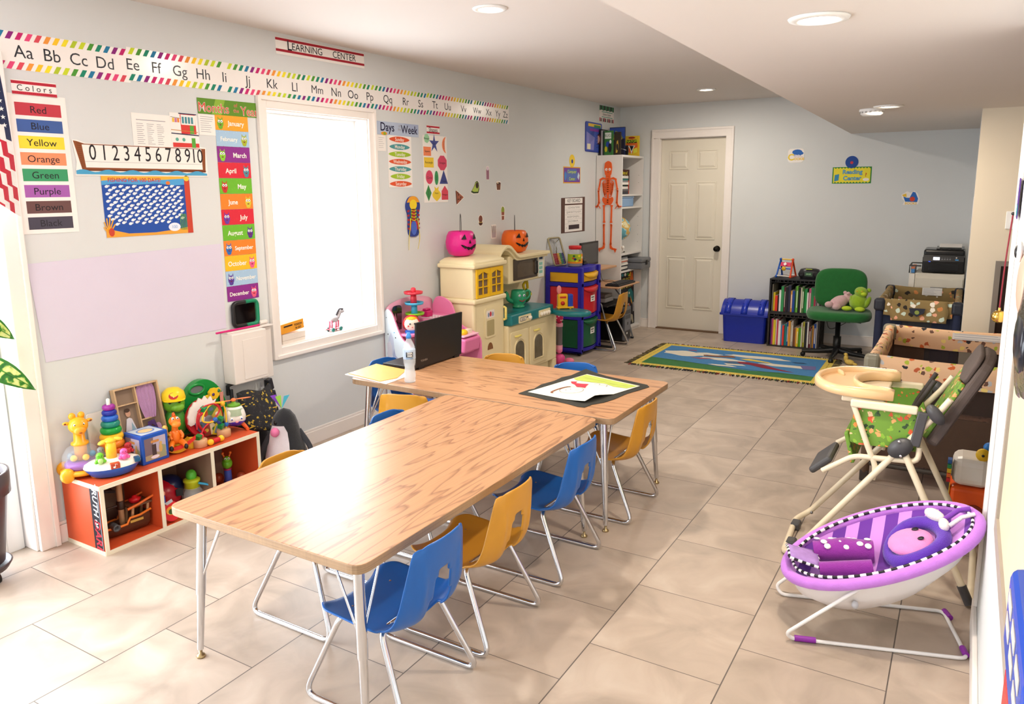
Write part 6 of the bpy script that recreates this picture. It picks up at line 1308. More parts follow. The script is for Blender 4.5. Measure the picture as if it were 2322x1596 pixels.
for z_ in (1.62, 1.70, 1.25, 1.15, 1.05, .97): b.box(X1-.05, X1-.045, .5885, .5899, z_-.002, z_+.002, BLACK)
b.build('peg_holes', t)
TOPB = HB_+.022
def book(x0, x1, y0, y1, z, h, col, label, face='-y', art=None, group='books on top of the tall bookcase', name='book', rz=0, spine=None):
    b = MB(); cx, cy = (x0+x1)/2, (y0+y1)/2; dx, dy = (x1-x0)/2, (y1-y0)/2
    b.box(-dx, dx, -dy, dy, 0, h, PP(col))
    if face == '-y': b.box(-dx+.003, dx-.001+.0005, -dy+.003, dy-.003, h-.002, h+.0004, PP('eee8dc')); b.T = frame((0, -dy-.0006, h/2), (1, 0, 0), (0, 0, 1)); w_ = dx
    elif face == '+x': b.T = frame((dx+.0006, 0, h/2), (0, 1, 0), (0, 0, 1)); w_ = dy
    if art: art(b, w_, h/2)
    b.T = Matrix(); o = b.build(name, None, loc=(cx, cy, z), rot=(0, 0, rz)); return tag(o, label, 'book', group)
def artA(b, w, h): b.rect(-w*.9, w*.6, h*.35, h*.85, 0, PP('e8efe4')); b.text('BUGS', .04, -w*.1, h*.6, .0004, PP('3a6a3a')); b.disc(-.01, -h*.1, .02, .03, .0003, PP('2a4aa8'), 10); b.disc(.015, -h*.4, .02, .05, .0003, INK, 10); b.disc(-.03, -h*.5, .015, .03, .0003, PP('d8c82a'), 10); b.disc(.02, h*.1, .012, .02, .0004, PP('f2f2f2'), 10)
def artB(b, w, h): b.face([(-w*.5, -h*.8), (-w*.2, h*.2), (w*.2, h*.3), (w*.4, -h*.3), (0, -h*.8)], 0, PP('c8a23a')); b.disc(0, -h*.3, w*.3, h*.3, .0003, INK, 12)
def artC(b, w, h): b.rect(-w, w, h*.2, h*.95, 0, PP('3a5ab8')); b.face([(-w*.7, h*.2), (-w*.2, h*.75), (w*.4, h*.6), (w*.8, h*.2)], .0003, PP('8a9a5a')); b.face([(-w*.6, h*.2), (0, h*.5), (w*.7, h*.2), (w*.2, -h*.1)], .0005, PP('d8b83a')); b.rect(-w, w, -h, h*.15, .0002, PP('2a2a40'))
def artD(b, w, h):
    b.disc(0, h*.0, w*.85, h*.7, 0, PP('e8702a'), 16); b.face([(-w*.5, h*.05), (w*.5, h*.05), (w*.2, -h*.3), (0, -h*.8), (-w*.2, -h*.3)], .0004, PP('f0efe0')); b.face([(-w*.3, h*.05), (0, -h*.5), (w*.3, h*.0)], .0006, INK)
    b.prism(rrect(-w*.75, w*.75, h*.30, h*.62, .012), .0004, .0008, PP('16180e')); b.text('ANATOMY', .036, 0, h*.46, .0012, PP('c8e02a'), bold=.03, sx=.95); b.face([(w*.25, -h*.75), (w*.8, -h*.6), (w*.75, -h*.15), (w*.2, -h*.3)], .0010, PP('e8e24a')); b.disc(0, h*.82, w*.5, h*.1, .0005, PP('a82a1f'), 10)
TB = TOPB+.0004
book(.020, .034, 7.50, 7.68, TB, .27, '1c1c22', 'thin black upright book at the left end of the bookcase top')
book(.038, .056, 7.50, 7.68, TB, .255, 'b8b4b8', 'pale grey upright book next to the black one on the bookcase')
book(.058, .070, 7.50, 7.68, TB, .25, '2c3f34', 'narrow dark green upright book beside the white-covered bug book')
book(.072, .168, 7.512, 7.530, TB, .25, '3c7a3a', 'green and white bug book standing cover-out on the bookcase', art=artA)
book(.172, .245, 7.535, 7.553, TB, .235, '332a20', 'dark brown book with a golden figure on the bookcase', art=artB)
book(.030, .205, 7.74, 7.76, TB, .30, '26305e', 'tall blue landscape book at the back of the bookcase top', art=artC)
book(.125, .290, 7.93, 7.955, TB, .215, 'e6c02c', 'yellow and orange Anatomy book at the far end of the bookcase top', art=artD)
t = thing('desk_gadget', 'chrome desk stand with a red ball on the bookcase edge', 'ornament', (.205, 7.60, TB))
MB().ell((-.03, 0, .075), .021, P('e22a3a'), 14).build('red_ball', t); b = MB(); b.tube([(-.03, 0, .05), (-.01, 0, .02), (.02, .0, .07), (.07, .02, .05)], .004, CHROME, 8); b.tube([(.0, 0, .004), (.02, 0, .07)], .004, CHROME, 8); b.lathe([(.018, 0), (.018, .006), (.001, .008)], STEEL, (-.02, .0, 0), 12); b.tube([(-.02, 0, .006), (-.03, 0, .055)], .004, CHROME, 8); b.build('chrome_stand', t)
t = thing('grey_cap_stand', 'dark grey curved document holder behind the red-ball ornament', 'holder', (.215, 7.76, TB)); b = MB(); b.sheet([[(-.03+.05*math.cos(a)*k, .03*k*math.sin(a), z_) for a in [PI*.1*q for q in range(11)]] for k, z_ in ((1.0, .001), (1.1, .05), (1.0, .11))], M('55575c', .5)); b.build('curved_shell', t, solid=.004)
# wall clock-like mask disc seen at edge of board
b = MB(); b.prism([(.030*math.cos(2*PI*q/20), .052*math.sin(2*PI*q/20)) for q in range(20)], 0, .008, P('5a2a1c')); b.disc(0, .0, .020, .038, .0085, P('d8a890'), 16); o = b.build('oval_picture', None); o.matrix_world = frame((.0285, 7.500, TOPB+.16), (1, -.0, 0), (0, 0, 1)); o.matrix_world = frame((.012, 7.4905, TOPB+.165), (1, 0, 0), (0, 0, 1)); tag(o, 'small brown oval portrait against the black book on the bookcase', 'picture')
# compartment 1
for i, (c, th, dx) in enumerate((('3a3c44', .030, .0), ('5a5c60', .022, .01), ('e8e4de', .026, .0), ('2c3a34', .018, -.01), ('f0ece6', .024, .005), ('8a8c90', .018, .0), ('2a6a68', .020, -.008), ('dcd8d2', .026, .0))):
    z_ = 1.4975+[0, .031, .054, .081, .100, .125, .144, .165][i]
    boxthing('book', (.175+dx*.5, 7.59, z_), .04*((i % 3)-1), .20, .20, th, PP(c), ['charcoal book at the bottom of the pile on the bookcase upper shelf', 'grey book second from the bottom of the upper-shelf pile', 'thick cream book third from the bottom of the upper-shelf pile', 'thin dark green book in the middle of the upper-shelf pile', 'off-white book in the upper half of the upper-shelf pile', 'thin grey book third from the top of the upper-shelf pile', 'teal book second from the top of the upper-shelf pile', 'pale book at the top of the pile on the bookcase upper shelf'][i], 'book', group='books lying on the bookcase upper shelf')
def artE(b, w, h): b.rect(-w, w, -h, h*.1, 0, PP('d8582c')); b.rect(-w, w, h*.1, h, 0, PP('4a2420')); b.text('Story of', .048, -.01, h*.72, .0004, PP('f0e22a'), bold=.02, shear=.15, sx=.9); b.text('Earth', .048, .03, h*.42, .0004, PP('f0e22a'), bold=.02, shear=.15, sx=.9); b.disc(.02, -h*.2, .05, .04, .0004, INK, 10); b.face([(w*.2, -h*.9), (w, -h*.6), (w, -h*.2), (w*.5, -h*.5)], .0005, PP('a8281c'))
book(.155, .172, 7.72, 7.965, 1.4978, .262, '3a2018', 'orange and black Story of Earth book standing on the upper shelf', face='+x', art=artE, group='books lying on the bookcase upper shelf')
t = thing('blue_plastic_tub', 'pale blue translucent tub on the second bookcase shelf', 'tub', (.155, 7.68, 1.3668)); b = MB(); b.box(-.12, .12, -.17, .17, 0, .092, M('8fb8e6', .15, alpha=.85)); b.build('tub', t, bevel=.01); MB().box(-.125, .125, -.175, .175, .0925, .108, M('a8c8ee', .2, alpha=.9)).build('lid', t, bevel=.004)
# globe
def globe_mat():
    m, nt, b, L = nodes_mat('globe'); tc = nt.nodes.new('ShaderNodeTexCoord'); n = nt.nodes.new('ShaderNodeTexNoise'); n.inputs['Scale'].default_value = 9; n.inputs['Detail'].default_value = 3
    r = ramp(nt, [(0, '6fb4c4'), (.50, 'b4dbe0'), (.53, 'd8b05a'), (.60, 'e6ddb0'), (.68, '9a5a3a')]); r.color_ramp.interpolation = 'CONSTANT'; L(tc.outputs['Object'], n.inputs['Vector']); L(n.outputs['Fac'], r.inputs[0]); L(r.outputs[0], b.inputs['Base Color']); b.inputs['Roughness'].default_value = .15; return m
t = thing('desk_globe', 'pale blue desk globe on the middle shelf of the bookcase', 'globe', (.17, 7.70, .8738))
MB().ell((0, 0, .0), .128, globe_mat(), 26).build('globe_ball', t, loc=(0, 0, .255)); MB().lathe([(.07, 0), (.07, .008), (.02, .02), (.012, .06), (.014, .10)], M('2a2420', .35), seg=20).build('stand', t); MB().tube([(0, .140*math.sin(a), .255-.140*math.cos(a)) for a in [PI*q/14*.9 for q in range(15)]], .006, M('2a2420', .3), 8).build('meridian_arm', t)
t = thing('dog_figurine', 'small white and brown dog figurine in front of the globe stand', 'figurine', (.245, 7.60, .8738), .2)
b = MB(); b.ell((0, 0, .035), (.03, .04, .030), P('f2ece4', .3), 12); b.ell((.02, -.03, .065), (.020, .020, .020), P('f2ece4', .3), 12); b.ell((.01, -.045, .065), (.008, .008, .014), P('b06a2a'), 8); b.build('body', t); b = MB(); b.ell((-.01, .02, .055), (.018, .018, .012), P('c07a2c'), 10); b.build('brown_patch', t)
for i, (c, th) in enumerate((('2c2e34', .016), ('e6e2da', .026), ('3a3c40', .014), ('f0ece4', .022), ('c8c4be', .012), ('c85a3a', .010), ('e2ded6', .020), ('8a8d92', .018))):
    z_ = .6885+[0, .0165, .043, .0575, .080, .0925, .103, .1235][i]
    boxthing('book', (.18, 7.60, z_), .05*((i*2 % 3)-1), .20, .20, th, PP(c), ['dark book at the bottom of the pile beside the grey toolbox', 'thick cream book second in the pile beside the grey toolbox', 'thin dark book third in the pile beside the grey toolbox', 'white book in the middle of the pile beside the grey toolbox', 'thin light grey book above the white one beside the toolbox', 'thin red book near the top of the pile beside the toolbox', 'cream book just under the top one beside the grey toolbox', 'grey book topmost in the pile beside the grey toolbox'][i], 'book', group='books lying beside the toolbox')
t = thing('grey_toolbox', 'grey plastic toolbox sticking out of a lower bookcase shelf', 'toolbox', (.275, 7.885, .6885), 0)
TGY = P('6d7076', .45); b = MB(); b.box(-.13, .145, -.135, .135, 0, .072, TGY); b.build('box_body', t, bevel=.010); b = MB(); b.box(-.135, .150, -.14, .14, .073, .118, TGY); b.build('lid', t, bevel=.014, seg=3); b = MB(); b.box(.150, .160, -.02, .02, .045, .095, BLACK); b.build('latch', t, bevel=.003)
b = MB(); b.T = frame((.225, 7.775, .0458), (0, 1, 0), (-.04, 0, 1)); b.prism(rrect(-.265, .265, 0, .605, .006), 0, .010, PP('14131c')); z0_ = .0104
b.text("NATURE'S", .078, .02, .505, z0_, PP('e8cf3a'), sx=.95, bold=.01); b.text('SHOW OFFS', .066, .0, .445, z0_, PP('e8cf3a'), sx=.95, bold=.01)
for q, c in enumerate(('c8402c', 'e8b02a', '2a8a9a', 'f0f0e8', '3a8a3a', 'd8402c')): b.disc(-.20+q*.075, .575, .030, .018, z0_, PP(c), 10)
b.face([(.12, .48), (.24, .60), (.255, .50), (.22, .42)], z0_+.0002, PP('e8702a')); b.face([(.10, .55), (.20, .60), (.18, .54)], z0_+.0004, PP('f2c22a'))
b.face([(.06, .33), (.10, .40), (.18, .41), (.24, .36), (.25, .26), (.20, .24), (.16, .30), (.10, .32)], z0_, PP('1f7a7c')); b.disc(.13, .36, .018, .014, z0_+.0003, PP('f4f0e0'), 10); b.face([(.16, .33), (.20, .26), (.21, .22), (.17, .26)], z0_+.0003, PP('e8a02a'))
b.disc(-.04, .32, .055, .065, z0_, PP('b8702c'), 14); b.disc(-.05, .25, .045, .05, z0_+.0002, PP('efe8d8'), 12)
for q in range(6): b.line([(-.09, .30-q*.025), (-.05, .28-q*.025), (-.01, .30-q*.025)], .006, z0_+.0005, INK)
b.disc(.10, .20, .05, .05, z0_, PP('c83a2c'), 12); b.disc(.10, .235, .020, .012, z0_+.0003, PP('8ab0a0'), 10); b.disc(.04, .18, .03, .012, z0_+.0003, PP('a8c82a'), 10); b.disc(.12, .13, .02, .014, z0_+.0003, PP('d8287a'), 8)
b.face([(.08, .01), (.10, .09), (.16, .12), (.22, .10), (.24, .01), (.20, .01), (.18, .06), (.14, .01)], z0_, PP('a8a088')); b.disc(-.02, .09, .05, .05, z0_, PP('4a5a5a'), 10)
for q in range(9): b.line([(.225, .14+q*.012), (.255, .145+q*.012)], .005, z0_, PP('f0f0f0'))
tag(b.build('nature_book'), "large black Nature's Show Offs animal book standing in the bottom of the bookcase", 'book'); bpy.context.scene.collection.objects[-1].matrix_world = frame((0, 0, 0), (1, 0, 0), (0, 1, 0))
# skeleton
SK = P('f0601c', .4)
t = thing('paper_skeleton', 'flat orange jointed skeleton hung on the side of the bookcase', 'decoration'); t.matrix_world = frame((.143, Y0-.0015, 1.37), (1, 0, 0), (0, 0, 1))
def bone(b, p, q, r, k=1.7, h=.006):
    p, q = Vector(p), Vector(q); d = (q-p).normalized(); n = Vector((-d.y, d.x)); L_ = (q-p).length; prof_ = [(0, r*.6), (.02, r*k), (.07, r*k*.9), (.14, r), (.86, r), (.93, r*k*.9), (.98, r*k), (1, r*.6)]
    b.prism([tuple(p+d*L_*a+n*w_) for a, w_ in prof_]+[tuple(p+d*L_*a-n*w_) for a, w_ in prof_[::-1]], 0, h, SK)
b = MB(); b.prism([tuple(p) for p in fillet([(-.036, .335), (-.044, .40), (-.036, .455), (0, .475), (.036, .455), (.044, .40), (.036, .335), (.026, .325), (.026, .290), (0, .278), (-.026, .290), (-.026, .325)], .014, 4, True)], 0, .008, SK)
for k in (-1, 1): b.disc(k*.019, .385, .014, .014, .0085, PP('f4f0ec'), 12); b.disc(k*.016, .383, .005, .005, .009, SK, 8)
b.disc(0, .355, .006, .008, .0085, PP('c84a18'), 8); b.line([(-.016, .310), (.016, .310)], .003, .0085, PP('c84a18')); b.build('skull', t)
b = MB(); b.prism(rrect(-.009, .009, .02, .29, .003), 0, .008, SK)
for q in range(12): b.prism(rrect(-.014, .014, .03+q*.022, .043+q*.022, .003), 0, .009, SK)
b.build('spine', t)
b = MB(); b.prism([(-.088, .292), (-.06, .306), (0, .288), (.06, .306), (.088, .292), (.086, .275), (.05, .284), (0, .268), (-.05, .284), (-.086, .275)], 0, .007, SK); b.prism([(-.02, .275), (.02, .275), (.014, .16), (0, .14), (-.014, .16)], 0, .008, SK)
for q in range(8):
    for k in (-1, 1): 
        w_ = .062-.002*q if q < 5 else .056-.006*(q-4); z_ = .262-q*.018
        pts = [(k*.010, z_), (k*w_*.7, z_+.004), (k*w_, z_-.016), (k*w_*.9, z_-.030), (k*.022, z_-.022)]; 
        P_ = smooth_path([Vector(p) for p in pts], 3); n_ = [(p.x, p.y) for p in P_]
        L_, R_ = [], []
        for i, p in enumerate(P_):
            a = P_[max(0, i-1)]; c = P_[min(len(P_)-1, i+1)]; d = (c-a).normalized(); nn = Vector((-d.y, d.x))*.0042; L_.append(tuple(p+nn)); R_.append(tuple(p-nn))
        b.sheet([[(x, y, .0) for x, y in L_], [(x, y, .006) for x, y in L_], [(x, y, .006) for x, y in R_], [(x, y, 0) for x, y in R_]], SK, smooth=False)
b.build('rib_cage', t)
b = MB(); b.prism([tuple(p) for p in fillet([(-.055, .105), (-.065, .07), (-.045, .03), (-.02, .012), (-.01, .03), (.01, .03), (.02, .012), (.045, .03), (.065, .07), (.055, .105), (.02, .088), (-.02, .088)], .014, 3, True)], 0, .008, SK); b.build('pelvis', t)
for k in (-1, 1):
    b = MB(); bone(b, (k*.084, .290), (k*.106, .175), .0075); b.build('upper_arm', t); b = MB(); bone(b, (k*.106, .172), (k*.098, .035), .0055); bone(b, (k*.112, .170), (k*.106, .035), .004); b.build('forearm', t)
    b = MB(); b.prism([(k*.094, .034), (k*.112, .036), (k*.128, .008), (k*.112, .0)], 0, .006, SK)
    for q in range(5): bone(b, (k*(.106+.004*q), .012-.001*q), (k*(.114+.012*q-(.03 if q == 0 else 0)), -.020+.006*q), .0028, 1.2)
    b.build('hand', t)
    b = MB(); bone(b, (k*.044, .020), (k*.040, -.170), .0085); b.build('thigh', t); b = MB(); bone(b, (k*.040, -.180), (k*.036, -.405), .006); bone(b, (k*.048, -.185), (k*.044, -.40), .0035); b.build('shin', t)
    b = MB(); b.prism([(k*.028, -.40), (k*.046, -.40), (k*.056, -.425), (k*.085, -.440), (k*.092, -.455), (k*.06, -.452), (k*.03, -.436)], 0, .007, SK)
    for q in range(5): bone(b, (k*(.080), -.436-.004*q), (k*(.108-.004*q), -.443-.009*q), .0028, 1.2)
    b.build('foot', t)

# ================================================================ BACK WALL FURNITURE
t = thing('toy_chest', 'royal blue plastic toy chest with a domed lid beside the back door', 'toy chest', (1.545, 7.85, 0), .02)
BT = P('1a2ea6', .3)
b = MB(); g_ = [[(x, y, z_) for x, y in rrect(-.205-k_, .205+k_, -.145-k_, .145+k_, .03)] for k_, z_ in ((0, .001), (.006, .10), (.014, .278))]
b.sheet(g_, BT, smooth=False, closed_u=True); b.add(g_[0], [tuple(range(len(g_[0])-1, -1, -1))], BT); b.build('chest_body', t)
b = MB(); b.prism(rrect(-.245, .245, -.180, .180, .02), .278, .298, BT)
g_ = [[(x, -.168+.336*q/14, .298+.125*math.sin(PI*q/14)**.75) for q in range(15)] for x in (-.232, .232)]
b.sheet(g_, BT); 
for s_ in (0, 1): b.add(g_[s_], [tuple(range(15))], BT)
b.build('domed_lid', t)
for x in (-.165, .0, .165):
    b = MB(); g_ = [[(x+dx, -.172+.344*q/14, .300+.131*math.sin(PI*q/14)**.75) for q in range(15)] for dx in (-.030, .030)]; b.sheet(g_, P('2038b8', .25)); b.build('lid_strap', t, solid=.006)
for x in (-.185, -.145, .02, -.02, .145, .185):
    for q in (2, 3): a = PI*q/14; MB().ell((x, -.172+.344*q/14, .303+.131*math.sin(a)**.75), .006, BT, 8).build('rivet', t)
# crates
ORD = ['first', 'second', 'third', 'fourth', 'fifth', 'sixth', 'seventh', 'eighth', 'ninth', 'tenth', 'eleventh', 'twelfth', 'thirteenth', 'fourteenth', 'fifteenth', 'sixteenth', 'seventeenth', 'eighteenth', 'nineteenth', 'twentieth', 'twenty-first', 'twenty-second', 'twenty-third', 'twenty-fourth', 'twenty-fifth', 'twenty-sixth']
CX0, CX1, CY0, CY1 = 1.795, 2.275, 7.665, 7.985
def crate(z0, col, label):
    t = thing('book_crate', label, 'crate', (CX0, CY0, z0)); m = M(col, .5, var=.08); W_, D_, h_ = CX1-CX0, CY1-CY0, .338
    b = MB(); b.box(0, W_, 0, D_, 0, .012, m); b.build('bottom', t); b = MB(); b.box(0, W_, 0, D_, h_-.012, h_, m); b.build('top', t)
    for x in (0, W_-.012):
        b = MB()
        for q in range(6): b.box(x, x+.012, .02+q*.052, .038+q*.052, .012, h_-.012, m)
        b.box(x+.004, x+.008, 0, D_, .012, h_-.012, m); b.build('side_panel', t)
    b = MB(); b.box(.012, W_-.012, D_-.010, D_, .012, h_-.012, M('101012', .7)); b.build('back_panel', t)
    b = MB(); b.box(-.004, .014, -.006, .006, 0, h_, m); b.box(W_-.014, W_+.004, -.006, .006, 0, h_, m); b.box(.014, W_-.014, -.006, .006, 0, .014, m); b.box(.014, W_-.014, -.006, .006, h_-.014, h_, m)
    for q in range(11): b.box(.05+q*.038, .060+q*.038, -.006, .004, h_-.032, h_-.014, m)
    b.box(.014, W_-.014, -.006, .004, h_-.038, h_-.032, m); b.build('front_rim', t, bevel=.002); return t
crate(0, '2c2622', 'dark brown lower crate full of upright picture books'); crate(.3385, '1a1a1d', 'black upper crate of picture books carrying the radio')
cn = {'8a8478': 'grey', 'f0d82a': 'yellow', 'e83a2a': 'red', 'f4f2ee': 'white', '3a9a5a': 'green', '2a2a30': 'black', '7a2a3a': 'maroon', '4a7a3a': 'dark green', '6ab83a': 'bright green', '1f4a9c': 'blue', 'e8e0c8': 'cream', '2aa050': 'emerald', 'e8a03a': 'orange', 'b8b0a8': 'pale grey', 'd85a8a': 'pink', '4aa0d8': 'sky blue', '5a3a7a': 'purple', 'c8c03a': 'olive yellow', '3a3a50': 'navy', '8a5a3a': 'brown', 'c8405a': 'crimson', '2a8a8a': 'teal'}
up_ = ['8a8478', 'f0d82a', 'e83a2a', '2a2a30', 'f4f2ee', '3a9a5a', '7a2a3a', '2a2a30', '3a3a50', 'e8a03a', '1f4a9c', '4a7a3a', '6ab83a', '2a2a30', 'e8e0c8', '4a7a3a', '2aa050', 'f4f2ee', 'd85a8a', '3a9a5a', 'c8405a', 'f4f2ee', 'b8b0a8']
uh = [.265, .185, .155, .16, .21, .25, .24, .245, .26, .21, .21, .25, .26, .24, .245, .255, .235, .20, .24, .25, .17, .255, .26]
lo_ = ['5a3a7a', 'd85a8a', 'f0d82a', 'f4f2ee', 'c8405a', 'f4f2ee', '4aa0d8', 'e83a2a', '2a8a8a', '1f4a9c', 'e8a03a', 'e8e0c8', 'b8b0a8', '8a5a3a', 'e8a03a', 'f0d82a', '6ab83a', 'e8e0c8', 'c8c03a', '2a2a30', 'f4f2ee', '7a2a3a', '8a8478', 'e8a03a', '1f4a9c', 'b8b0a8']
lh = [.255, .26, .25, .26, .255, .245, .205, .20, .215, .235, .25, .24, .255, .18, .19, .185, .19, .24, .25, .245, .255, .20, .19, .22, .24, .26]
for z0, cols, hs, nm in ((.3515, up_, uh, 'upper black crate'), (.0125, lo_, lh, 'lower brown crate')):
    n_ = len(cols); x = CX0+.020; tot = CX1-CX0-.040; ws = [.6+((i*37) % 11)/11 for i in range(n_)]; k_ = tot/sum(ws)
    for i, c in enumerate(cols):
        wd = ws[i]*k_; b = MB(); d_ = .02*((i*13) % 5)/5; b.box(.0004, wd-.0004, d_, .235, 0, hs[i], PP(c)); b.box(.0012, wd-.0012, d_+.004, .2352, hs[i]-.001, hs[i]+.0003, PP('efeae0'))
        if i % 3 == 0 and wd > .014: b.T = frame((wd/2, d_-.0005, hs[i]*.5), (0, 0, 1), (-1, 0, 0)); b.rect(-hs[i]*.32, hs[i]*.32, -wd*.18, wd*.18, 0, PP('f4f0e0' if c not in ('f4f2ee', 'e8e0c8') else '5a4a4a')); b.T = Matrix()
        o = b.build('picture_book', None, loc=(x, CY0+.020, z0)); tag(o, '%s-spined picture book, %s from the left in the %s' % (cn[c], ORD[i], nm), 'book', 'picture books in the '+nm); x += wd
ZC = .3385+.338+.0006
t = thing('triangle_activity_toy', 'blue and orange triangular activity frame on top of the black crate', 'toy', (1.915, 7.80, ZC), -.2)
for sx, c in ((-1, '1f5ab8'), (1, 'e8522a')):
    b = MB(); b.tube([(sx*.07, -.07, .012), (sx*.060, 0, .175), (sx*.07, .07, .012)], .009, P(c), 8); b.tube([(sx*.07, -.07, .012), (sx*.07, .07, .012)], .008, P(c), 8); b.ell((sx*.060, 0, .178), .014, P(c), 10); b.ell((sx*.07, -.07, .014), .014, P(c), 10); b.build('end_frame', t)
for z_, y_, c in ((.178, 0, 'f0c23a'), (.09, -.035, '2a5ac8'), (.02, -.07, 'f0e8e0'), (.02, .07, 'f0e8e0')): MB().tube([(-.065, y_, z_), (.065, y_, z_)], .006, P(c), 8).build('cross_rod', t)
b = MB(); b.box(-.05, .05, -.005, .005, -.02, .02, P('e0406a')); b.build('pink_panel', t, loc=(0, -.02, .13), rot=(-.4, 0, 0)); MB().lathe([(.020, -.008), (.022, 0), (.020, .008)], P('e8b82a'), (-.01, -.042, .09), 14, 'y').build('yellow_wheel', t)
b = MB(); b.prism([(-.018, 0), (0, -.018), (.018, 0), (0, .018)], 0, .003, PP('f6f4f0')); o = b.build('white_tag', t); o.matrix_local = frame((.0, -.036, .135), (1, 0, 0), (0, .4, 1))
t = thing('portable_radio', 'dark grey oval portable radio on top of the black crate', 'radio', (2.135, 7.80, ZC), 0)
RG = M('2b2c30', .35, var=.05)
b = MB(); g_ = [[(.100*abs(math.cos(a))**.7*math.copysign(1, math.cos(a))*k_, .062*math.sin(a)*k_, z_) for a in [2*PI*q/28 for q in range(28)]] for k_, z_ in ((.85, .001), (1, .02), (1, .065), (.85, .092), (.55, .100))]; b.sheet(g_, RG, closed_u=True); b.add(g_[-1], [tuple(range(28))], RG); b.build('body', t)
for s_ in (-1, 1): MB().lathe([(.030, 0), (.028, -.006), (.010, -.004), (.001, -.003)], M('1a1a1d', .6), (s_*.068, -.054, .045), 18, 'y').build('speaker', t)
b = MB(); b.T = frame((0, -.0635, .048), (1, 0, 0), (0, 0, 1)); b.prism(rrect(-.035, .035, -.020, .020, .006), 0, .003, M('3c5a44', .15)); b.text('00:00', .020, 0, 0, .0034, P('a8e0a0'), bold=.01); b.build('display', t); b = MB(); b.T = frame((0, -.055, .094), (1, 0, 0), (0, 1, .2)); b.prism(rrect(-.030, .030, -.006, .006, .004), 0, .003, P('c8e03a')); b.build('green_button', t)
MB().tube([(.09, .03, .04), (.16, .10, .03), (.17, .15, -.12), (.16, .13, -.35), (.20, .12, -.50), (.36, .16, -.42)], .003, BLACK, 6, sub=6).build('power_cord', t)
# office chair
GC = cloth('1d6a2e', .3)
t = thing('office_chair', 'green fabric swivel chair holding two plush toys', 'office chair', (2.47, 7.42, 0), .12)
def cushion(b, w_, d_, z0, th, ex=.55, n=40, mat=GC, sag=0):
    g_ = []
    for k_, z_ in ((.86, 0), (.96, .12), (1.0, .40), (1.0, .65), (.95, .90), (.82, 1.0), (.4, 1.0-sag), (.001, 1.0-sag)):
        g_.append([(w_*k_*math.copysign(abs(math.cos(a))**ex, math.cos(a)), d_*k_*math.copysign(abs(math.sin(a))**ex, math.sin(a)), z0+th*z_) for a in [2*PI*q/n for q in range(n)]])
    b.sheet(g_, mat, closed_u=True); b.add(g_[0], [tuple(range(n-1, -1, -1))], mat)
b = MB(); cushion(b, .275, .24, .365, .085, sag=.1); b.build('seat', t)
b = MB(); b.T = frame((0, .215, .62), (1, 0, 0), (0, .12, 1)); cushion(b, .225, .185, 0, .075); b.build('backrest', t)
b = MB(); b.T = frame((0, .215, .62), (1, 0, 0), (0, .12, 1)); b.prism([(.20*math.copysign(abs(math.cos(a))**.6, math.cos(a)), .16*math.copysign(abs(math.sin(a))**.6, math.sin(a))) for a in [2*PI*q/28 for q in range(28)]], -.012, .0, BLACK); b.build('back_shell', t)
MB().tube([(0, .05, .358), (0, .27, .35), (0, .275, .45), (0, .245, .60)], .018, BLACK, 8, sub=3).build('back_bar', t)
b = MB(); b.box(-.10, .10, -.10, .10, .345, .366, BLACK); b.build('seat_plate', t)
MB().lathe([(.034, .05), (.034, .20), (.022, .20), (.022, .35)], BLACK, seg=18).build('column', t); MB().tube([(.08, 0, .345), (.19, -.03, .34)], .006, BLACK).build('lever', t)
for q in range(5):
    a = PI+.18+q*2*PI/5; b = MB(); b.tube([(0, 0, .075), (.16*math.cos(a), .16*math.sin(a), .055), (.30*math.cos(a), .30*math.sin(a), .05)], [.032, .022, .016], BLACK, 10); g = b.build('base_arm', t)
    MB().lathe([(.022, -.010), (.0225, 0), (.022, .010)], BLACK, (.29*math.cos(a), .29*math.sin(a), .0228), 14, 'y').build('caster', g)
PKF = M('e6bcc0', .95, var=.15, scale=60, bump=.6, sheen=.4); GRF = M('9cc41f', .95, var=.15, scale=60, bump=.6, sheen=.4); GRL = M('c6e23a', .95, var=.1, scale=60, bump=.5)
t = thing('pink_plush', 'pale pink plush animal flopped on the green chair seat', 'plush toy', (2.46, 7.44, .452), .6)
b = MB(); b.ell((0, 0, .060), (.095, .06, .058), PKF, 16, rot=(0, -.45, 0)); b.ell((.085, 0, .10), (.050, .045, .045), PKF, 14); b.build('body', t)
for x, y, z_ in ((-.10, -.02, .045), (-.06, .05, .03), (-.045, -.055, .028)): MB().ell((x, y, z_), (.04, .030, .030), PKF, 12).build('paw', t)
for y in (-.03, .03): MB().ell((.07, y, .145), (.018, .014, .016), PKF, 10).build('ear', t)
t = thing('green_plush', 'furry yellow-green plush creature sitting on the green chair', 'plush toy', (2.625, 7.43, .452), -.1)
b = MB(); b.ell((0, 0, .075), (.078, .065, .080), GRF, 18); b.ell((.02, -.005, .165), (.058, .052, .050), GRF, 16, rot=(0, .3, 0)); b.ell((.05, -.045, .155), (.026, .020, .018), GRL, 12); b.build('body', t)
for s_ in (-1, 1):
    MB().ell((s_*.055-.02, -.085, .022), (.045, .040, .022), GRL, 14).build('foot', t); MB().ell((.02+s_*.062, -.02, .08), (.022, .028, .058), GRF, 12, rot=(0, s_*.35, 0)).build('arm', t)
MB().ell((.078, .02, .185), (.020, .014, .020), GRF, 10).build('ear', t)
b = MB(); 
for s_ in (-1, 1): b.ell((.015+s_*.020, -.052, .178), (.009, .004, .007), P('e8d23a'), 8); b.ell((.015+s_*.020, -.0555, .178), (.003, .002, .003), P('3a2a10'), 6)
b.build('face', t)
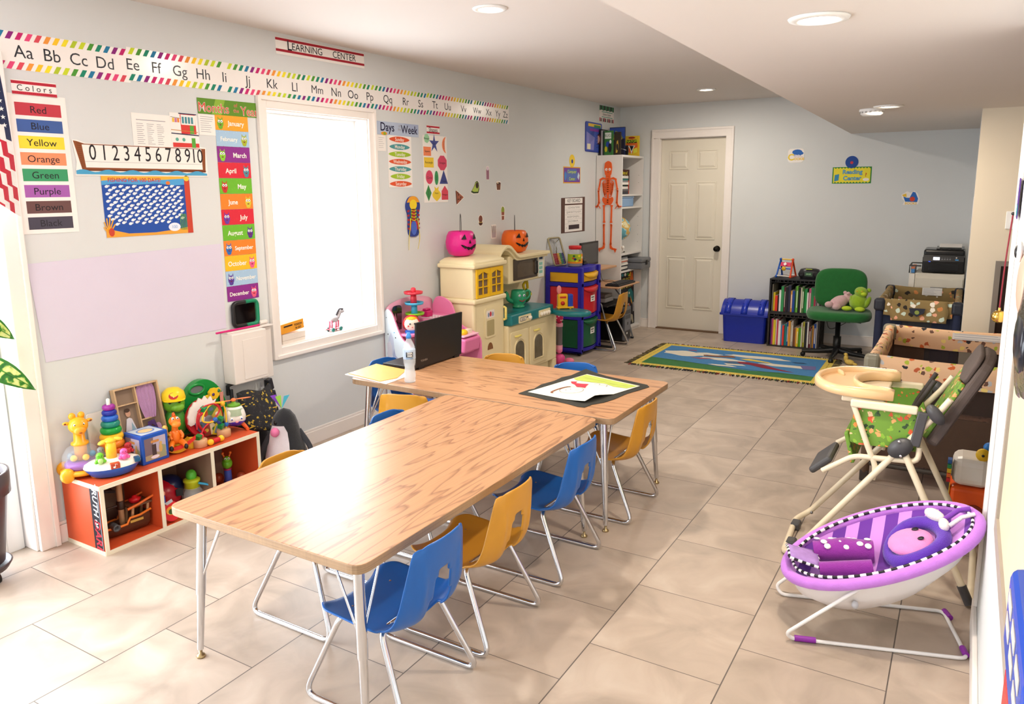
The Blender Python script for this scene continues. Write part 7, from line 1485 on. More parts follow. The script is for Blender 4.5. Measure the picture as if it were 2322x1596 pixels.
# filing cabinet and printer
CR = M('ddd6c6', .5, var=.02)
t = thing('filing_cabinet', 'off-white filing cabinet in the corner under the black printer', 'cabinet', (3.055, 7.56, 0))
MB().box(0, .375, 0, .48, 0, .80, CR).build('cabinet_body', t, bevel=.004)
for z0 in (.06, .42):
    g = MB().box(.008, .367, -.014, -.0005, z0, z0+.34, CR).build('drawer', t, bevel=.003); MB().tube([(.13, -.014, z0+.26), (.13, -.034, z0+.26), (.245, -.034, z0+.26), (.245, -.014, z0+.26)], .005, STEEL, 8).build('handle', g)
t = thing('wire_file_tray', 'black wire tray with papers beside the printer', 'tray', (3.005, 7.60, .0)); 
b = MB(); b.box(0, .045, .0, .35, 0, .79, M('e9e4da', .6)); b.build('paper_boxes', t, bevel=.003)
b = MB(); b.tube([(.0, 0, .795), (0, 0, .86), (.09, 0, .86)], .006, BLACK, 6); b.tube([(0, .3, .795), (0, .3, .86), (.09, .3, .86)], .006, BLACK, 6); b.tube([(0, 0, .86), (0, .3, .86)], .006, BLACK, 6); b.build('wire_rack', t); b = MB(); b.box(.012, .04, .02, .30, .795, .83, P('4a8ac8')); b.box(.012, .04, .02, .30, .8305, .845, P('e8824a')); b.build('files', t)
t = thing('printer', 'black all-in-one printer on the filing cabinet', 'printer', (3.10, 7.585, .8008), 0)
PB = M('141517', .22, var=.05)
b = MB(); b.box(0, .325, .02, .36, 0, .145, PB); b.build('printer_body', t, bevel=.012, seg=3); b = MB(); b.box(.005, .32, .03, .35, .146, .205, PB); b.build('scanner_lid', t, bevel=.018, seg=3)
b = MB(); b.box(.10, .31, .05, .25, .2055, .212, PB); b.build('document_feeder', t, rot=(.05, 0, 0)); b = MB(); b.box(.12, .29, .06, .26, .0, .002, PAPER); b.build('loaded_paper', t, loc=(0, .0, .222), rot=(.08, 0, 0))
b = MB(); b.T = frame((.16, .0195, .125), (1, 0, 0), (0, .35, 1)); b.prism(rrect(-.155, .155, -.024, .034, .004), 0, .008, M('202226', .3)); b.prism(rrect(-.078, -.028, -.012, .014, .002), .008, .0085, M('dfe8ff', .3, emit=1.6, var=0)); 
for q in range(4): b.rect(-.015+q*.02, -.003+q*.02, -.008, .0, .0086, PP('8a8c90')); b.rect(-.015+q*.02, -.003+q*.02, .006, .012, .0086, PP('5a5c60'))
b.disc(.098, .012, .006, .006, .0086, PP('e8e4e0'), 10); b.rect(.09, .115, -.012, -.002, .0086, PP('4a9ad8')); b.text('EPSON', .017, -.122, .056, .0, PP('e8e8e8'), bold=.02); b.build('control_panel', t)
b = MB(); b.box(.05, .275, .012, .10, .025, .085, M('08080a', .6)); b.build('paper_slot', t); b = MB(); b.box(.06, .265, -.02, .03, .022, .028, PB); b.build('output_tray', t)
b = MB(); b.T = frame((.055, .0115, .105), (1, 0, 0), (0, 0, 1)); b.face([(-.008, -.006), (.008, -.006), (0, .010)], 0, M('3a5aff', .3, emit=2.0, var=0)); b.build('power_light', t)
# rug
def rug():
    t = thing('story_rug', 'blue woven rug with clouds, grass strip, yellow border and dark fringe', 'rug', (1.70, 6.78, 0), .01)
    WX, WY = .80, .50
    b = MB(); m_b = M('4a86bc', .95, var=.12, scale=60, bump=.4); m_y = M('e6cc5e', .95, var=.1, scale=50, bump=.4); m_g = M('3f7a44', .95, var=.18, scale=25, bump=.4); m_w = M('e3dccb', .95, var=.06, scale=40, bump=.3); m_r = M('8a2a3c', .95, var=.1, scale=40)
    b.prism([(-WX, -WY), (WX, -WY), (WX, WY), (-WX, WY)], .001, .007, m_y)
    # fine marks on the border
    for q in range(46):
        c = PP(('3a2a2a', '8a2a2a', 'b0882a')[q % 3]); x = -.77+q*.0343; b.disc(x, -WY+.035, .008, .004, .0074, c, 6); b.disc(x, WY-.035, .008, .004, .0074, c, 6)
    for q in range(24):
        c = PP(('3a2a2a', '8a2a2a', 'c8982a')[q % 3]); y = -.44+q*.038; b.disc(-WX+.035, y, .006, .008, .0074, c, 6); b.disc(WX-.035, y, .006, .008, .0074, c, 6)
    b.rect(-WX+.075, WX-.075, -WY+.075, WY-.075, .0076, m_b)
    gp = [(-WX+.075, -WY+.075), (WX-.075, -WY+.075), (WX-.075, -.27), (.45, -.25), (.2, -.30), (-.1, -.26), (-.4, -.20), (-WX+.075, -.16)]; b.face(gp, .0079, m_g)
    def cloud(cx, cy, sx, sy, k): b.face([(cx+sx*math.cos(a)*(1+.12*math.sin(5*a+k)), cy+sy*math.sin(a)*(1+.18*math.sin(4*a+k))) for a in [2*PI*q/30 for q in range(30)]], .0080+.0001*k, m_w)
    cloud(-.50, .12, .20, .10, 1); cloud(-.12, .03, .20, .045, 2); cloud(-.28, .20, .12, .04, 0); cloud(.15, .25, .28, .055, 3); cloud(.45, .02, .22, .05, 4); cloud(-.05, -.21, .12, .025, 3)
    b.face([(.02, .12), (.10, .16), (.28, .10), (.33, .06), (.22, .07), (.08, .09)], .0090, m_y); b.face([(-.05, -.02), (.12, .02), (.26, -.02), (.40, -.12), (.56, -.20), (.46, -.19), (.28, -.15), (.16, -.08), (.0, -.06)], .0088, m_r); b.face([(-.08, -.06), (.02, .0), (.08, -.08), (.0, -.14)], .0089, M('4a6a8c', .95)); b.face([(-.06, -.12), (.10, -.10), (.14, -.14), (-.02, -.17)], .0090, m_w)
    b.face([(-.40, -.02), (-.25, .02), (-.18, .01), (-.30, -.05)], .0088, M('a05a6a', .95)); b.face([(-.32, .14), (-.18, .16), (-.06, .21), (-.02, .15), (-.16, .11), (-.30, .09)], .0090, M('8a5a3c', .95, var=.3, scale=60)); b.face([(-.52, .30), (-.44, .31), (-.42, .28), (-.50, .27)], .0088, M('a04a6a', .95)); b.face([(.55, .10), (.68, .12), (.70, -.02), (.60, -.04)], .0090, M('6f6a9c', .95)); b.face([(.46, .20), (.56, .22), (.60, .19), (.50, .17)], .0090, M('2c4a6a', .95))
    b.line([(-.62, -.20), (-.3, -.235), (.0, -.25), (.3, -.28), (.66, -.28)], .006, .0092, M('2a4a2c', .95)); b.build('woven_panel', t)
    for nm, side in (('left_fringe', 0), ('front_fringe', 1), ('back_fringe', 2), ('right_fringe', 3)):
        b = MB(); n_ = 110 if side in (1, 2) else 70; fm = [M(c, .95, var=.2, scale=40) for c in ('6b5f3c', '4c4430', '8a7a4c', '3a3428')] if side in (0, 3) else [M(c, .95, var=.2, scale=40) for c in ('1f2230', '2c2c34', '8a2a24', 'cfc8b8', '20242e', '3a5a34')]
        for q in range(n_):
            u = (q+.5)/n_; L_ = .045+.02*random.random() if side in (0, 3) else .030+.016*random.random(); j = (random.random()-.5)*.03
            if side == 0: p = Vector((-WX, -WY+2*WY*u, .006)); d_ = Vector((-L_, j, -.003))
            elif side == 3: p = Vector((WX, -WY+2*WY*u, .006)); d_ = Vector((L_, j, -.003))
            elif side == 1: p = Vector((-WX+2*WX*u, -WY, .006)); d_ = Vector((j, -L_, -.003))
            else: p = Vector((-WX+2*WX*u, WY, .006)); d_ = Vector((j, L_*.6, -.003))
            b.tube([p, p+d_*.5+Vector((0, 0, .004)), p+d_], [.005, .0045, .003], fm[int(random.random()*len(fm))], 5)
        o = b.build(nm, t); o['kind'] = 'stuff'
rug()
t = thing('giraffe_toy', 'small yellow spotted soft toy lying at the foot of the green chair', 'plush toy', (2.62, 7.15, 0.0), -.6)
YG = M('d8b85a', .9, var=.2, scale=60); b = MB(); b.ell((0, 0, .025), (.05, .028, .024), YG, 12); b.ell((-.05, .01, .05), (.022, .018, .034), YG, 10); b.ell((-.055, .01, .085), (.02, .014, .014), YG, 10); b.build('body', t); MB().ell((.055, 0, .018), (.03, .014, .012), YG, 8).build('leg', t)

# ================================================================ PLAYPENS
ANIM = patterned('animal_print', 'dcb48e', ['c8602c', '2a2a30', 'a8b43a', 'e8cf7a', '6a4a3c', 'dcb48e', 'b85a34', 'dcb48e', 'b8b8b8'], 30)
DOTS = patterned('dotted_print', '8a7448', ['8a7448', 'e8a888', 'c8d8c8', '2c2620', '8a7448', 'f0e8d8', '8a7448', 'c8824a'], 24)
def playpen(name, label, x0, x1, y0, y1, h, rail, railc, post, wall, corner, flap=False):
    t = thing(name, label, 'playpen', ((x0+x1)/2, (y0+y1)/2, 0)); X, Y = (x1-x0)/2, (y1-y0)/2
    def railbox(a, c, nm='padded_rail', hh=.105, th=.026):
        a, c = Vector(a), Vector(c); b = MB(); d = (c-a); L_ = d.length; g_ = []; n = 14
        for i in range(n+1):
            u = i/n; p = a+d*u; s_ = Vector((-d.y, d.x, 0)).normalized(); sag = -.012*math.sin(PI*u)
            g_.append([tuple(p+s_*w_+Vector((0, 0, z_+sag))) for w_, z_ in ((-th*.8, -hh), (-th, -hh*.3), (-th*.8, .012), (0, .020), (th*.8, .012), (th, -hh*.3), (th*.8, -hh), (-th*.8, -hh))])
        b.sheet(g_, rail); return b.build(nm, t)
    z_ = h-.02
    railbox((-X+.03, -Y, z_), (X-.03, -Y, z_)); railbox((-X+.03, Y, z_), (X-.03, Y, z_)); railbox((-X, -Y+.03, z_), (-X, Y-.03, z_)); railbox((X, -Y+.03, z_), (X, Y-.03, z_))
    for sx in (-1, 1):
        for sy in (-1, 1):
            b = MB(); b.box(-.040, .040, -.040, .040, -.085, .012, corner); b.build('corner_bracket', t, bevel=.022, seg=3, loc=(sx*X, sy*Y, h-.012))
            b = MB(); b.tube([(sx*X, sy*Y, h-.05), (sx*(X-.0), sy*Y, .05)], .024 if post is not wall else .030, post, 10); g = b.build('corner_post', t)
            b = MB(); b.box(-.022, .022, -.022, .022, 0, .06, M('3b352f', .5)); b.build('foot', t, bevel=.006, loc=(sx*X, sy*Y, .001))
    return t, X, Y
t, X, Y = playpen('playpen', 'navy playpen with brown dotted fabric rails in front of the filing cabinet', 2.88, 3.405, 6.50, 7.42, .70, DOTS, None, M('1f2640', .85, var=.1), M('1f2640', .85, var=.1), M('20242f', .45))
NV = M('1c2338', .9, var=.1, scale=30, bump=.2); MESH = M('3c3e44', .9, alpha=.55, var=.1)
for sy in (-1, 1):
    b = MB(); b.box(-X+.02, -X+.16, sy*Y-.006, sy*Y+.006, .10, .64, NV); b.build('navy_side_panel', t); b = MB(); b.box(X-.16, X-.02, sy*Y-.006, sy*Y+.006, .10, .64, NV); b.build('navy_side_panel', t)
    b = MB(); b.box(-X+.16, X-.16, sy*Y-.003, sy*Y+.003, .25, .62, MESH); b.build('mesh_window', t); b = MB(); b.box(-X+.16, X-.16, sy*Y-.006, sy*Y+.006, .10, .25, NV); b.build('lower_panel', t)
for sx in (-1, 1): b = MB(); b.box(sx*X-.005, sx*X+.005, -Y+.03, Y-.03, .10, .64, NV); b.build('long_side_panel', t)
b = MB(); b.box(-X+.03, X-.03, -Y+.03, Y-.03, .10, .125, NV); b.build('floor_mat', t)
b = MB(); g_ = []
for q in range(9): 
    u = q/8; g_.append([(-X+.08+(2*X-.14)*j/10+.006*math.sin(j+q), -Y-.034-.018*math.sin(u*1.6)-.002*math.sin(j*1.7), .705-.165*u) for j in range(11)])
b.sheet(g_, DOTS); b.build('hanging_flap', t, solid=.006)
b = MB(); b.T = frame((0, -Y-.066, .61), (1, 0, 0), (0, 0, 1)); b.prism([(-.055, .035), (.055, .035), (.045, .0), (.0, -.028), (-.045, .0)], 0, .008, M('202634', .5)); b.disc(0, .005, .016, .016, .009, P('8a9a4a'), 16); b.build('badge', t)
b = MB(); b.T = frame((.06, Y-.038, .665), (1, 0, 0), (0, 0, 1)); b.rect(-.075, .075, -.035, .03, 0, PP('e6e4de')); lines(b, -.065, .065, -.028, .022, 6, GREYI, h=.0005, wd=.002); b.build('care_label', t)
b = MB(); b.tube([(-.12, -Y-.02, .44), (-.09, -Y-.035, .37), (0, -Y-.04, .36), (.09, -Y-.035, .37), (.12, -Y-.02, .44)], .010, BLACK, 8, sub=3); b.build('carry_strap', t)
t, X, Y = playpen('playpen', 'tan animal-print playpen with brown mesh walls behind the high chair', 3.05, 3.86, 4.30, 5.31, .695, ANIM, None, M('5a4636', .8), M('59463a', .9), M('7f7a68', .45))
BRN = M('4b382b', .9, var=.12, scale=30, bump=.2); BM = M('3a2f2a', .9, alpha=.55, var=.1)
for sy in (-1, 1):
    for a, c in ((-X+.02, -X+.20), (X-.20, X-.02)): b = MB(); b.box(a, c, sy*Y-.005, sy*Y+.005, .28, .63, BRN); b.build('brown_side_panel', t)
    b = MB(); b.box(-X+.20, X-.20, sy*Y-.002, sy*Y+.002, .40, .63, BM); b.build('mesh_window', t)
    b = MB(); b.box(-X+.03, X-.03, sy*Y-.005, sy*Y+.005, .12, .28, BRN); b.build('lower_panel', t)
    b = MB(); b.box(-X+.20, X-.20, sy*Y-.005, sy*Y+.005, .28, .40, BRN); b.build('middle_panel', t)
for sx in (-1, 1): b = MB(); b.box(sx*X-.004, sx*X+.004, -Y+.03, Y-.03, .12, .63, BM); b.build('mesh_side', t)
b = MB(); b.box(-X+.03, X-.03, -Y+.03, Y-.03, .14, .17, patterned('mat_print', 'b8846a', ['b8846a', '5a3a2c', 'b8846a', '8a5a44'], 40)); b.build('floor_mat', t)
b = MB(); b.T = frame((.0, Y-.036, .655), (1, 0, 0), (0, 0, 1)); b.rect(-.06, .26, -.02, .02, 0, PP('ece8e0')); lines(b, -.05, .24, -.014, .014, 3, GREYI, h=.0005, wd=.002); b.build('care_label', t)
MB().tube([(-X+.02, -Y, .10), (X-.02, -Y, .10)], .014, M('3b352f', .5), 8).build('bottom_bar', t)

# ================================================================ HIGH CHAIR
CT = P('e9dcc0', .3); HG = M('4a4a4c', .4, var=.05); SEATF = patterned('jungle_print', '6f9a34', ['6f9a34', 'e8924a', '3f6a30', 'f0c89a', '8ab83a', 'd85a34', '2f4a2a', 'e8a868'], 42, .6)
t = thing('high_chair', 'folding high chair with cream tray and jungle-print seat facing the tables', 'high chair', (3.20, 3.43, 0))
o_ = Vector((3.20, 3.43, 0))
def L3(*p): return tuple(Vector(p)-o_)
yn, yf = 3.225, 3.63
MB().tube(fillet([L3(3.27, yn, .55), L3(2.905, 3.195, .045), L3(2.855, 3.20, .016), L3(2.835, 3.57, .016), L3(2.89, yf, .045), L3(3.27, yf, .55)], [0, .03, .03, .03, .03, 0], 4), .013, CT, 12).build('front_leg_frame', t)
MB().tube(fillet([L3(3.27, yn, .55), L3(3.525, 3.125, .05), L3(3.545, 3.12, .016), L3(3.555, 3.60, .016), L3(3.53, yf, .05), L3(3.28, yf, .55)], [0, .02, .03, .03, .02, 0], 4), .013, CT, 12).build('rear_leg_frame', t)
for y in (yn, yf):
    s_ = -1 if y == yn else 1
    MB().tube([L3(3.085, y, .70), L3(3.15, y, .53), L3(3.18, y+s_*.0, .455), L3(3.175, y, .40)], .011, CT, 10, sub=3).build('front_strut', t)
    MB().tube(fillet([L3(2.985, y, .40), L3(3.10, y, .485), L3(3.33, y, .50), L3(3.33, y, .56)], .03, 4), .011, CT, 10).build('footrest_tube', t)
    MB().tube([L3(3.27, y, .55), L3(3.38, y, .70), L3(3.42, y, .765)], .012, CT, 10).build('back_tube', t)
    b = MB(); b.lathe([(.001, -.014), (.040, -.012), (.042, 0), (.040, .012), (.001, .014)], HG, (0, 0, 0), 20, 'y', sx=.85, sy=1.2); 
    g = b.build('hinge_hub', t, loc=L3(3.265, y+s_*.012, .55), rot=(0, -.7, 0))
    for q in (-.025, .025): MB().ell((q*.6, s_*.015, q), (.006, .003, .006), CHROME, 8).build('bolt', g)
    b = MB(); b.lathe([(.001, -.012), (.028, -.010), (.030, 0), (.028, .010), (.001, .012)], HG, (0, 0, 0), 18, 'y', sx=.8, sy=1.5); b.build('recline_bracket', t, loc=L3(3.375, y+s_*.010, .70), rot=(0, .9, 0))
    b = MB(); b.box(-.018, .018, -.010, .010, -.08, .06, HG); b.build('strap_buckle', t, bevel=.005, loc=L3(3.325, y+s_*.012, .645), rot=(0, .15, 0))
    b = MB(); b.box(-.115, .125, -.014, .014, -.016, .016, CT); b.build('armrest', t, bevel=.008, seg=3, loc=L3(3.19, y, .705))
    b = MB(); pts = [(3.09, .685), (3.30, .70), (3.335, .60), (3.31, .545), (3.10, .53), (3.075, .56)]; b.T = frame(L3(0, y-s_*.022, 0), (1, 0, 0), (0, 0, 1)); b.prism([tuple(p) for p in fillet([Vector(q) for q in pts], .02, 3, True)], -.010, .010, SEATF); b.build('seat_side', t)
    for p in (L3(3.195, y, .44), L3(2.90, 3.20 if s_ < 0 else 3.60, .05)): MB().ell(p, .007, STEEL, 8).build('bolt', t)
for y in (3.17, 3.215): pass
b = MB(); b.box(-.020, .020, -.030, .030, .0, .035, HG); b.build('rubber_foot', t, bevel=.008, loc=L3(2.868, 3.30, .001)); b = MB(); b.box(-.02, .02, -.03, .03, .0, .035, HG); b.build('rubber_foot', t, bevel=.008, loc=L3(2.85, 3.50, .001))
MB().tube([L3(3.512, 3.128, .075), L3(3.543, 3.118, .012)], .017, HG, 10).build('rear_grip', t)
b = MB(); b.box(-.125, .13, -.17, .17, -.02, .015, SEATF); b.build('seat_pad', t, bevel=.012, loc=L3(3.20, 3.428, .545)); b = MB(); b.box(-.008, .008, -.16, .16, -.10, .03, SEATF); b.build('front_flap', t, bevel=.004, loc=L3(3.068, 3.428, .535), rot=(0, -.25, 0))
# backrest, reclining away from the tray
b = MB(); d_ = Vector((.20, 0, .40)).normalized(); n_ = Vector((-d_.z, 0, d_.x)); outl = [tuple(p) for p in fillet([Vector((-.185, 0)), Vector((.185, 0)), Vector((.165, .40)), Vector((-.165, .40))], [.03, .03, .12, .12], 6, True)]
fr_ = Matrix(((0, d_.x, n_.x, 3.345-o_.x), (1, 0, 0, -.002), (0, d_.z, n_.z, .575), (0, 0, 0, 1)))
b.T = fr_; b.prism(outl, -.045, .0, M('5a4f4a', .85, var=.1)); b.build('backrest_shell', t, bevel=.014, seg=3)
b = MB(); b.T = fr_; b.prism([tuple(p) for p in fillet([Vector((-.165, .01)), Vector((.165, .01)), Vector((.160, .27)), Vector((.0, .24)), Vector((-.160, .27))], .02, 3, True)], .0005, .016, SEATF); b.build('backrest_pad', t, bevel=.004)
b = MB(); b.T = fr_; b.prism([tuple(p) for p in fillet([Vector((-.165, .275)), Vector((.0, .248)), Vector((.165, .275)), Vector((.150, .392)), Vector((-.150, .392))], [.02, .02, .02, .10, .10], 4, True)], .0005, .018, M('5a4f4a', .85, var=.1)); b.build('headrest', t, bevel=.006)
b = MB(); b.tube([L3(3.36, 3.36, .80), L3(3.30, 3.36, .68), L3(3.27, 3.37, .60)], .010, M('3a3430', .7), 6); b.build('harness_strap', t); b = MB(); b.tube([L3(3.36, 3.50, .80), L3(3.30, 3.50, .68), L3(3.27, 3.49, .60)], .010, M('3a3430', .7), 6); b.build('harness_strap', t)
b = MB(); b.box(-.055, .055, -.115, .115, -.014, .016, HG); b.build('foot_pad', t, bevel=.013, seg=3, loc=L3(2.965, 3.42, .392), rot=(0, -.75, 0))
# tray
TR = P('ecc696', .25)
def tray_outline(k):
    y0, y1 = 3.235+k, 3.665-k; x0 = 2.905+k; xe = 3.225-k
    pts = [(xe, y0), (x0+.10, y0), (x0, y0+.12), (x0, y1-.12), (x0+.10, y1), (xe, y1), (xe, y1-.075+2*k)]
    P1 = fillet([Vector(p) for p in pts], [.025, .06, .09, .09, .06, .025, .02], 5)
    arc = [Vector((3.20-k-.105*math.sin(PI*q/12)-.02, 3.45+(.138-0)*math.cos(PI*q/12)*(1+k*2))) for q in range(13)]
    return [tuple(p) for p in P1]+[tuple(p) for p in arc]+[(xe, y0+.075-2*k)]
b = MB(); A = [(x-o_.x, y-o_.y) for x, y in tray_outline(0)]; B_ = [(x-o_.x, y-o_.y) for x, y in tray_outline(.014)]; D_ = [(x-o_.x, y-o_.y) for x, y in tray_outline(.022)]
g_ = [[(x, y, .722) for x, y in B_], [(x, y, .728) for x, y in A], [(x, y, .757) for x, y in A], [(x, y, .765) for x, y in B_], [(x, y, .760) for x, y in D_], [(x, y, .742) for x, y in D_]]
b.sheet(g_, TR, closed_u=True); b.add(g_[-1], [tuple(range(len(D_)))], TR); b.add(g_[0], [tuple(range(len(D_)-1, -1, -1))], TR); b.build('tray', t)
b = MB(); b.ell((2.985-o_.x, 3.575-o_.y, .744), (.012, .05, .014), TR, 12, rot=(0, 0, .5)); b.build('tray_ridge', t); b = MB(); b.box(-.09, .07, -.19, .19, .700, .7215, CT); b.build('tray_base', t, bevel=.006, loc=(-.075, .015, 0))

# ================================================================ BABY BOUNCER
t = thing('baby_bouncer', 'purple striped baby bouncer with a monkey-face head pillow on a white wire base', 'baby bouncer', (3.245, 2.80, 0), .31)
PU, LV, MG = cloth('6a2f9c', .25), cloth('cf8ee0', .2), cloth('8a2a94', .25); WWr = P('eceae8', .3); PG = P('8a2aa0', .4)
def rim(a, k=1.0, dz=0): 
    return Vector((.295*k*math.cos(a), .178*k*math.sin(a), .325+.120*math.cos(a)*k+.028*math.sin(a)*k+dz))
N_ = 56
# shell with stripes across the body
stripes = []
g_ = []
for i in range(15):
    k = 1-i/14; row = []
    for q in range(N_): 
        p = rim(2*PI*q/N_, k); depth = (1-k*k)*.085; p.z -= depth; row.append(tuple(p))
    g_.append(row)
def stripe_mat():
    m, nt, b_, L = nodes_mat('striped_fabric'); tc = nt.nodes.new('ShaderNodeTexCoord'); sp = nt.nodes.new('ShaderNodeSeparateXYZ'); L(tc.outputs['Object'], sp.inputs[0])
    def mt(op, a, c=None):
        n = nt.nodes.new('ShaderNodeMath'); n.operation = op
        for i, q in enumerate((a, c)):
            if q is None: continue
            if isinstance(q, (int, float)): n.inputs[i].default_value = q
            else: L(q, n.inputs[i])
        return n.outputs[0]
    f = mt('GREATER_THAN', mt('FRACT', mt('DIVIDE', mt('ADD', sp.outputs[0], mt('MULTIPLY', sp.outputs[1], -.35)), .088)), .5)
    mx = nt.nodes.new('ShaderNodeMix'); mx.data_type = 'RGBA'; L(f, mx.inputs[0]); mx.inputs[6].default_value = (*srgb('6a2f9c'), 1); mx.inputs[7].default_value = (*srgb('cf8ee0'), 1)
    L(mx.outputs[2], b_.inputs['Base Color']); b_.inputs['Roughness'].default_value = .9; b_.inputs['Sheen Weight'].default_value = .3; return m
b = MB(); b.sheet(g_, stripe_mat(), closed_u=True)
o = b.build('padded_seat', t); o['label'] = 'purple and pink striped padded seat'
sd = o.modifiers.new('u', 'SUBSURF'); sd.levels = 1; sd.render_levels = 1
MB().tube([rim(2*PI*q/48, 1.03, -.008) for q in range(48)], .020, cloth('c07ad8', .15), 10, closed=True).build('padded_rim', t)['label'] = 'pale purple padded rim'
b = MB(); n_ = 96
pts = [rim(2*PI*q/n_, .955, .010) for q in range(n_)]
for q in range(n_): b.tube([pts[q], pts[(q+1) % n_]], .0055, P('f4f0f0') if q % 2 else P('1a1422'), 6)
b.build('checked_piping', t)
b = MB(); g_ = [[tuple(rim(2*PI*q/40, 1.0, -.03)) for q in range(40)], [tuple(rim(2*PI*q/40, .90, -.09)) for q in range(40)], [tuple(rim(2*PI*q/40, .6, -.165)) for q in range(40)], [tuple(rim(2*PI*q/40, .01, -.180)) for q in range(40)]]; b.sheet(g_, M('e9e4e2', .9, var=.03, scale=20), closed_u=True); b.build('white_sling', t)
# head pillow, face
def surf(x, y, dz=0):
    k = min(1, math.hypot(x/.295, y/.178)); a = math.atan2(y/.178, x/.295); p = rim(a, k); p.z -= (1-k*k)*.085; p.z += dz; return p
b = MB(); ring = [surf(.120+.080*math.cos(a), .0+.090*math.sin(a), .020) for a in [2*PI*q/26 for q in range(26)]]; b.tube(ring, .024, cloth('5a2fa8', .3), 12, closed=True); b.build('purple_head_ring', t)
b = MB(); c = surf(.098, -.008, .052); b.ell(c, (.074, .074, .026), cloth('e88ac4', .2), 22, rot=(.12, -.36, 0)); b.build('pink_face', t)
b = MB()
def onface(dx, dy, r_, col, h=.0): 
    p = surf(.095+dx, -.008+dy, .076+h-.25*(dx*dx+dy*dy)/.066); b.ell(p, (r_, r_*.8, .004), P(col), 12, rot=(.12, -.36, 0))
onface(.022, .030, .012, '181420'); onface(.025, -.030, .011, '181420'); onface(-.010, 0, .010, 'c84ab8'); b.tube([surf(-.015+.095-.02, -.03, .070), surf(.095-.045, -.005, .070), surf(.095-.035, .02, .070)], .0018, P('a84a90'), 6, sub=4); o = b.build('face_features', t)
MB().ell(surf(.185, .055, .055), (.018, .040, .022), cloth('e8e0dc', .3), 12, rot=(0, 0, .6)).build('white_ear', t); MB().ell(surf(.20, .0, .050), (.016, .030, .022), cloth('e8e0dc', .3), 12).build('white_ear', t)
b = MB(); b.tube([surf(.20, .02, .05), surf(.25, .03, .045), rim(.15, .98, .02)], .009, cloth('7a3aa8', .2), 8); b.tube([surf(.21, -.02, .05), surf(.25, -.01, .045), rim(-.05, .98, .02)], .007, cloth('e8e0dc', .3), 8); b.build('head_straps', t)
b = MB(); pa, pb = surf(-.01, .03, .03), surf(-.205, .05, .035); b.tube([pa, (pa+pb)/2+Vector((0, 0, .006)), pb], [.040, .044, .036], MG, 14); b.build('dotted_bolster', t)
b = MB(); 
for q, (u, v_) in enumerate(((.1, .2), (.25, -.5), (.4, .35), (.55, -.2), (.7, .4), (.85, -.3), (.95, .3), (.3, .9), (.62, .95), (.12, -.8), (.48, -.95), (.8, -.9))):
    p = pa*(1-u)+pb*u; n = Vector((0, v_, 1)).normalized(); b.ell(p+n*.0445, (.012, .011, .004), P('f0ece8', .8), 10, rot=(-v_*.8, 0, 0))
b.build('white_dots', t)
b = MB(); b.tube([surf(-.03, -.06, .025), surf(-.20, -.05, .03)], [.030, .026], MG, 12); b.build('lower_bolster', t)
b = MB(); g_ = []
for i in range(6): 
    u = i/5; g_.append([tuple(surf(-.20-.07*u, 0, .04+.02*u)+Vector((-.03*u, (-.06+.12*j/6)*(1-.2*u), .010*math.sin(PI*j/6)))) for j in range(7)])
b.sheet(g_, M('a884c4', .9, var=.25, scale=40)); b.build('foot_flap', t, solid=.012)
b = MB(); e_ = [Vector(p) for p in g_[0]]+[Vector(r[-1]) for r in g_[1:]]+[Vector(p) for p in g_[-1][::-1]]+[Vector(r[0]) for r in g_[-2:0:-1]]
e2 = smooth_path(e_, 3, True)
for q in range(len(e2)): b.tube([e2[q], e2[(q+1) % len(e2)]], .006, P('f4f0f0') if (q//2) % 2 else P('1a1422'), 6)
b.build('flap_piping', t)
# wire base
zb = .0075
WB_ = fillet([Vector((-.06, -.165, .255)), Vector((-.315, -.165, .035)), Vector((-.295, -.150, zb)), Vector((.262, -.150, zb)), Vector((.275, .150, zb)), Vector((-.295, .150, zb)), Vector((-.315, .165, .035)), Vector((-.06, .165, .275))], [0, .06, .03, .03, .03, .03, .06, 0], 6)
MB().tube(WB_, .0065, WWr, 10).build('wire_base', t)
for a_, c_ in (((-.285, -.150, .0105), (-.215, -.150, .0105)), ((.262, -.135, .0105), (.264, -.09, .0105)), ((.277, .148, .0105), (.283, .10, .0105))): MB().tube([a_, c_], .0105, PG, 10).build('purple_grip', t)
b = MB(); b.ell((-.10, -.16, .165), (.012, .012, .014), P('b8b8bc'), 8); b.build('battery_clip', t)
# ---- activity toy
t = thing('orange_activity_toy', 'orange and white standing activity toy partly behind the right wall edge', 'toy', (3.515, 3.80, 0), 0)
b = MB(); b.box(-.07, .09, -.09, .09, 0, .255, P('ea5a1c', .3)); b.build('orange_body', t, bevel=.02, seg=3); b = MB(); b.box(-.065, .085, -.085, .085, .256, .385, P('f2ebe0', .3)); b.build('white_top', t, bevel=.035, seg=3)
b = MB(); b.T = frame((.03, -.0905, .10), (1, 0, 0), (0, 0, 1)); b.prism([(.055*math.cos(a), .085*math.sin(a)) for a in [2*PI*q/20 for q in range(20)]], 0, .006, P('8a2f14', .3)); st = [(.030+(.024 if i % 2 == 0 else .014)*math.cos(i*PI/5), .0+(.030 if i % 2 == 0 else .018)*math.sin(i*PI/5)) for i in range(10)]; b.prism(st, .006, .012, P('f2c83a')); b.disc(.030, 0, .011, .013, .0125, P('3a7ac8'), 10); b.build('star_panel', t)
b = MB()
for q, c in enumerate(('c8282a', 'e86a2a', 'e8c02a', '2a9a5a', '2a6ab8')): b.box(-.084, -.068, -.088, -.05, .27+.021*q, .288+.021*q, P(c))
for q, c in enumerate(('2a6ab8', 'e8c02a', '2a9a5a', 'c8282a')): b.box(-.084, -.071, -.085, -.03, .02+.03*q, .045+.03*q, P(c))
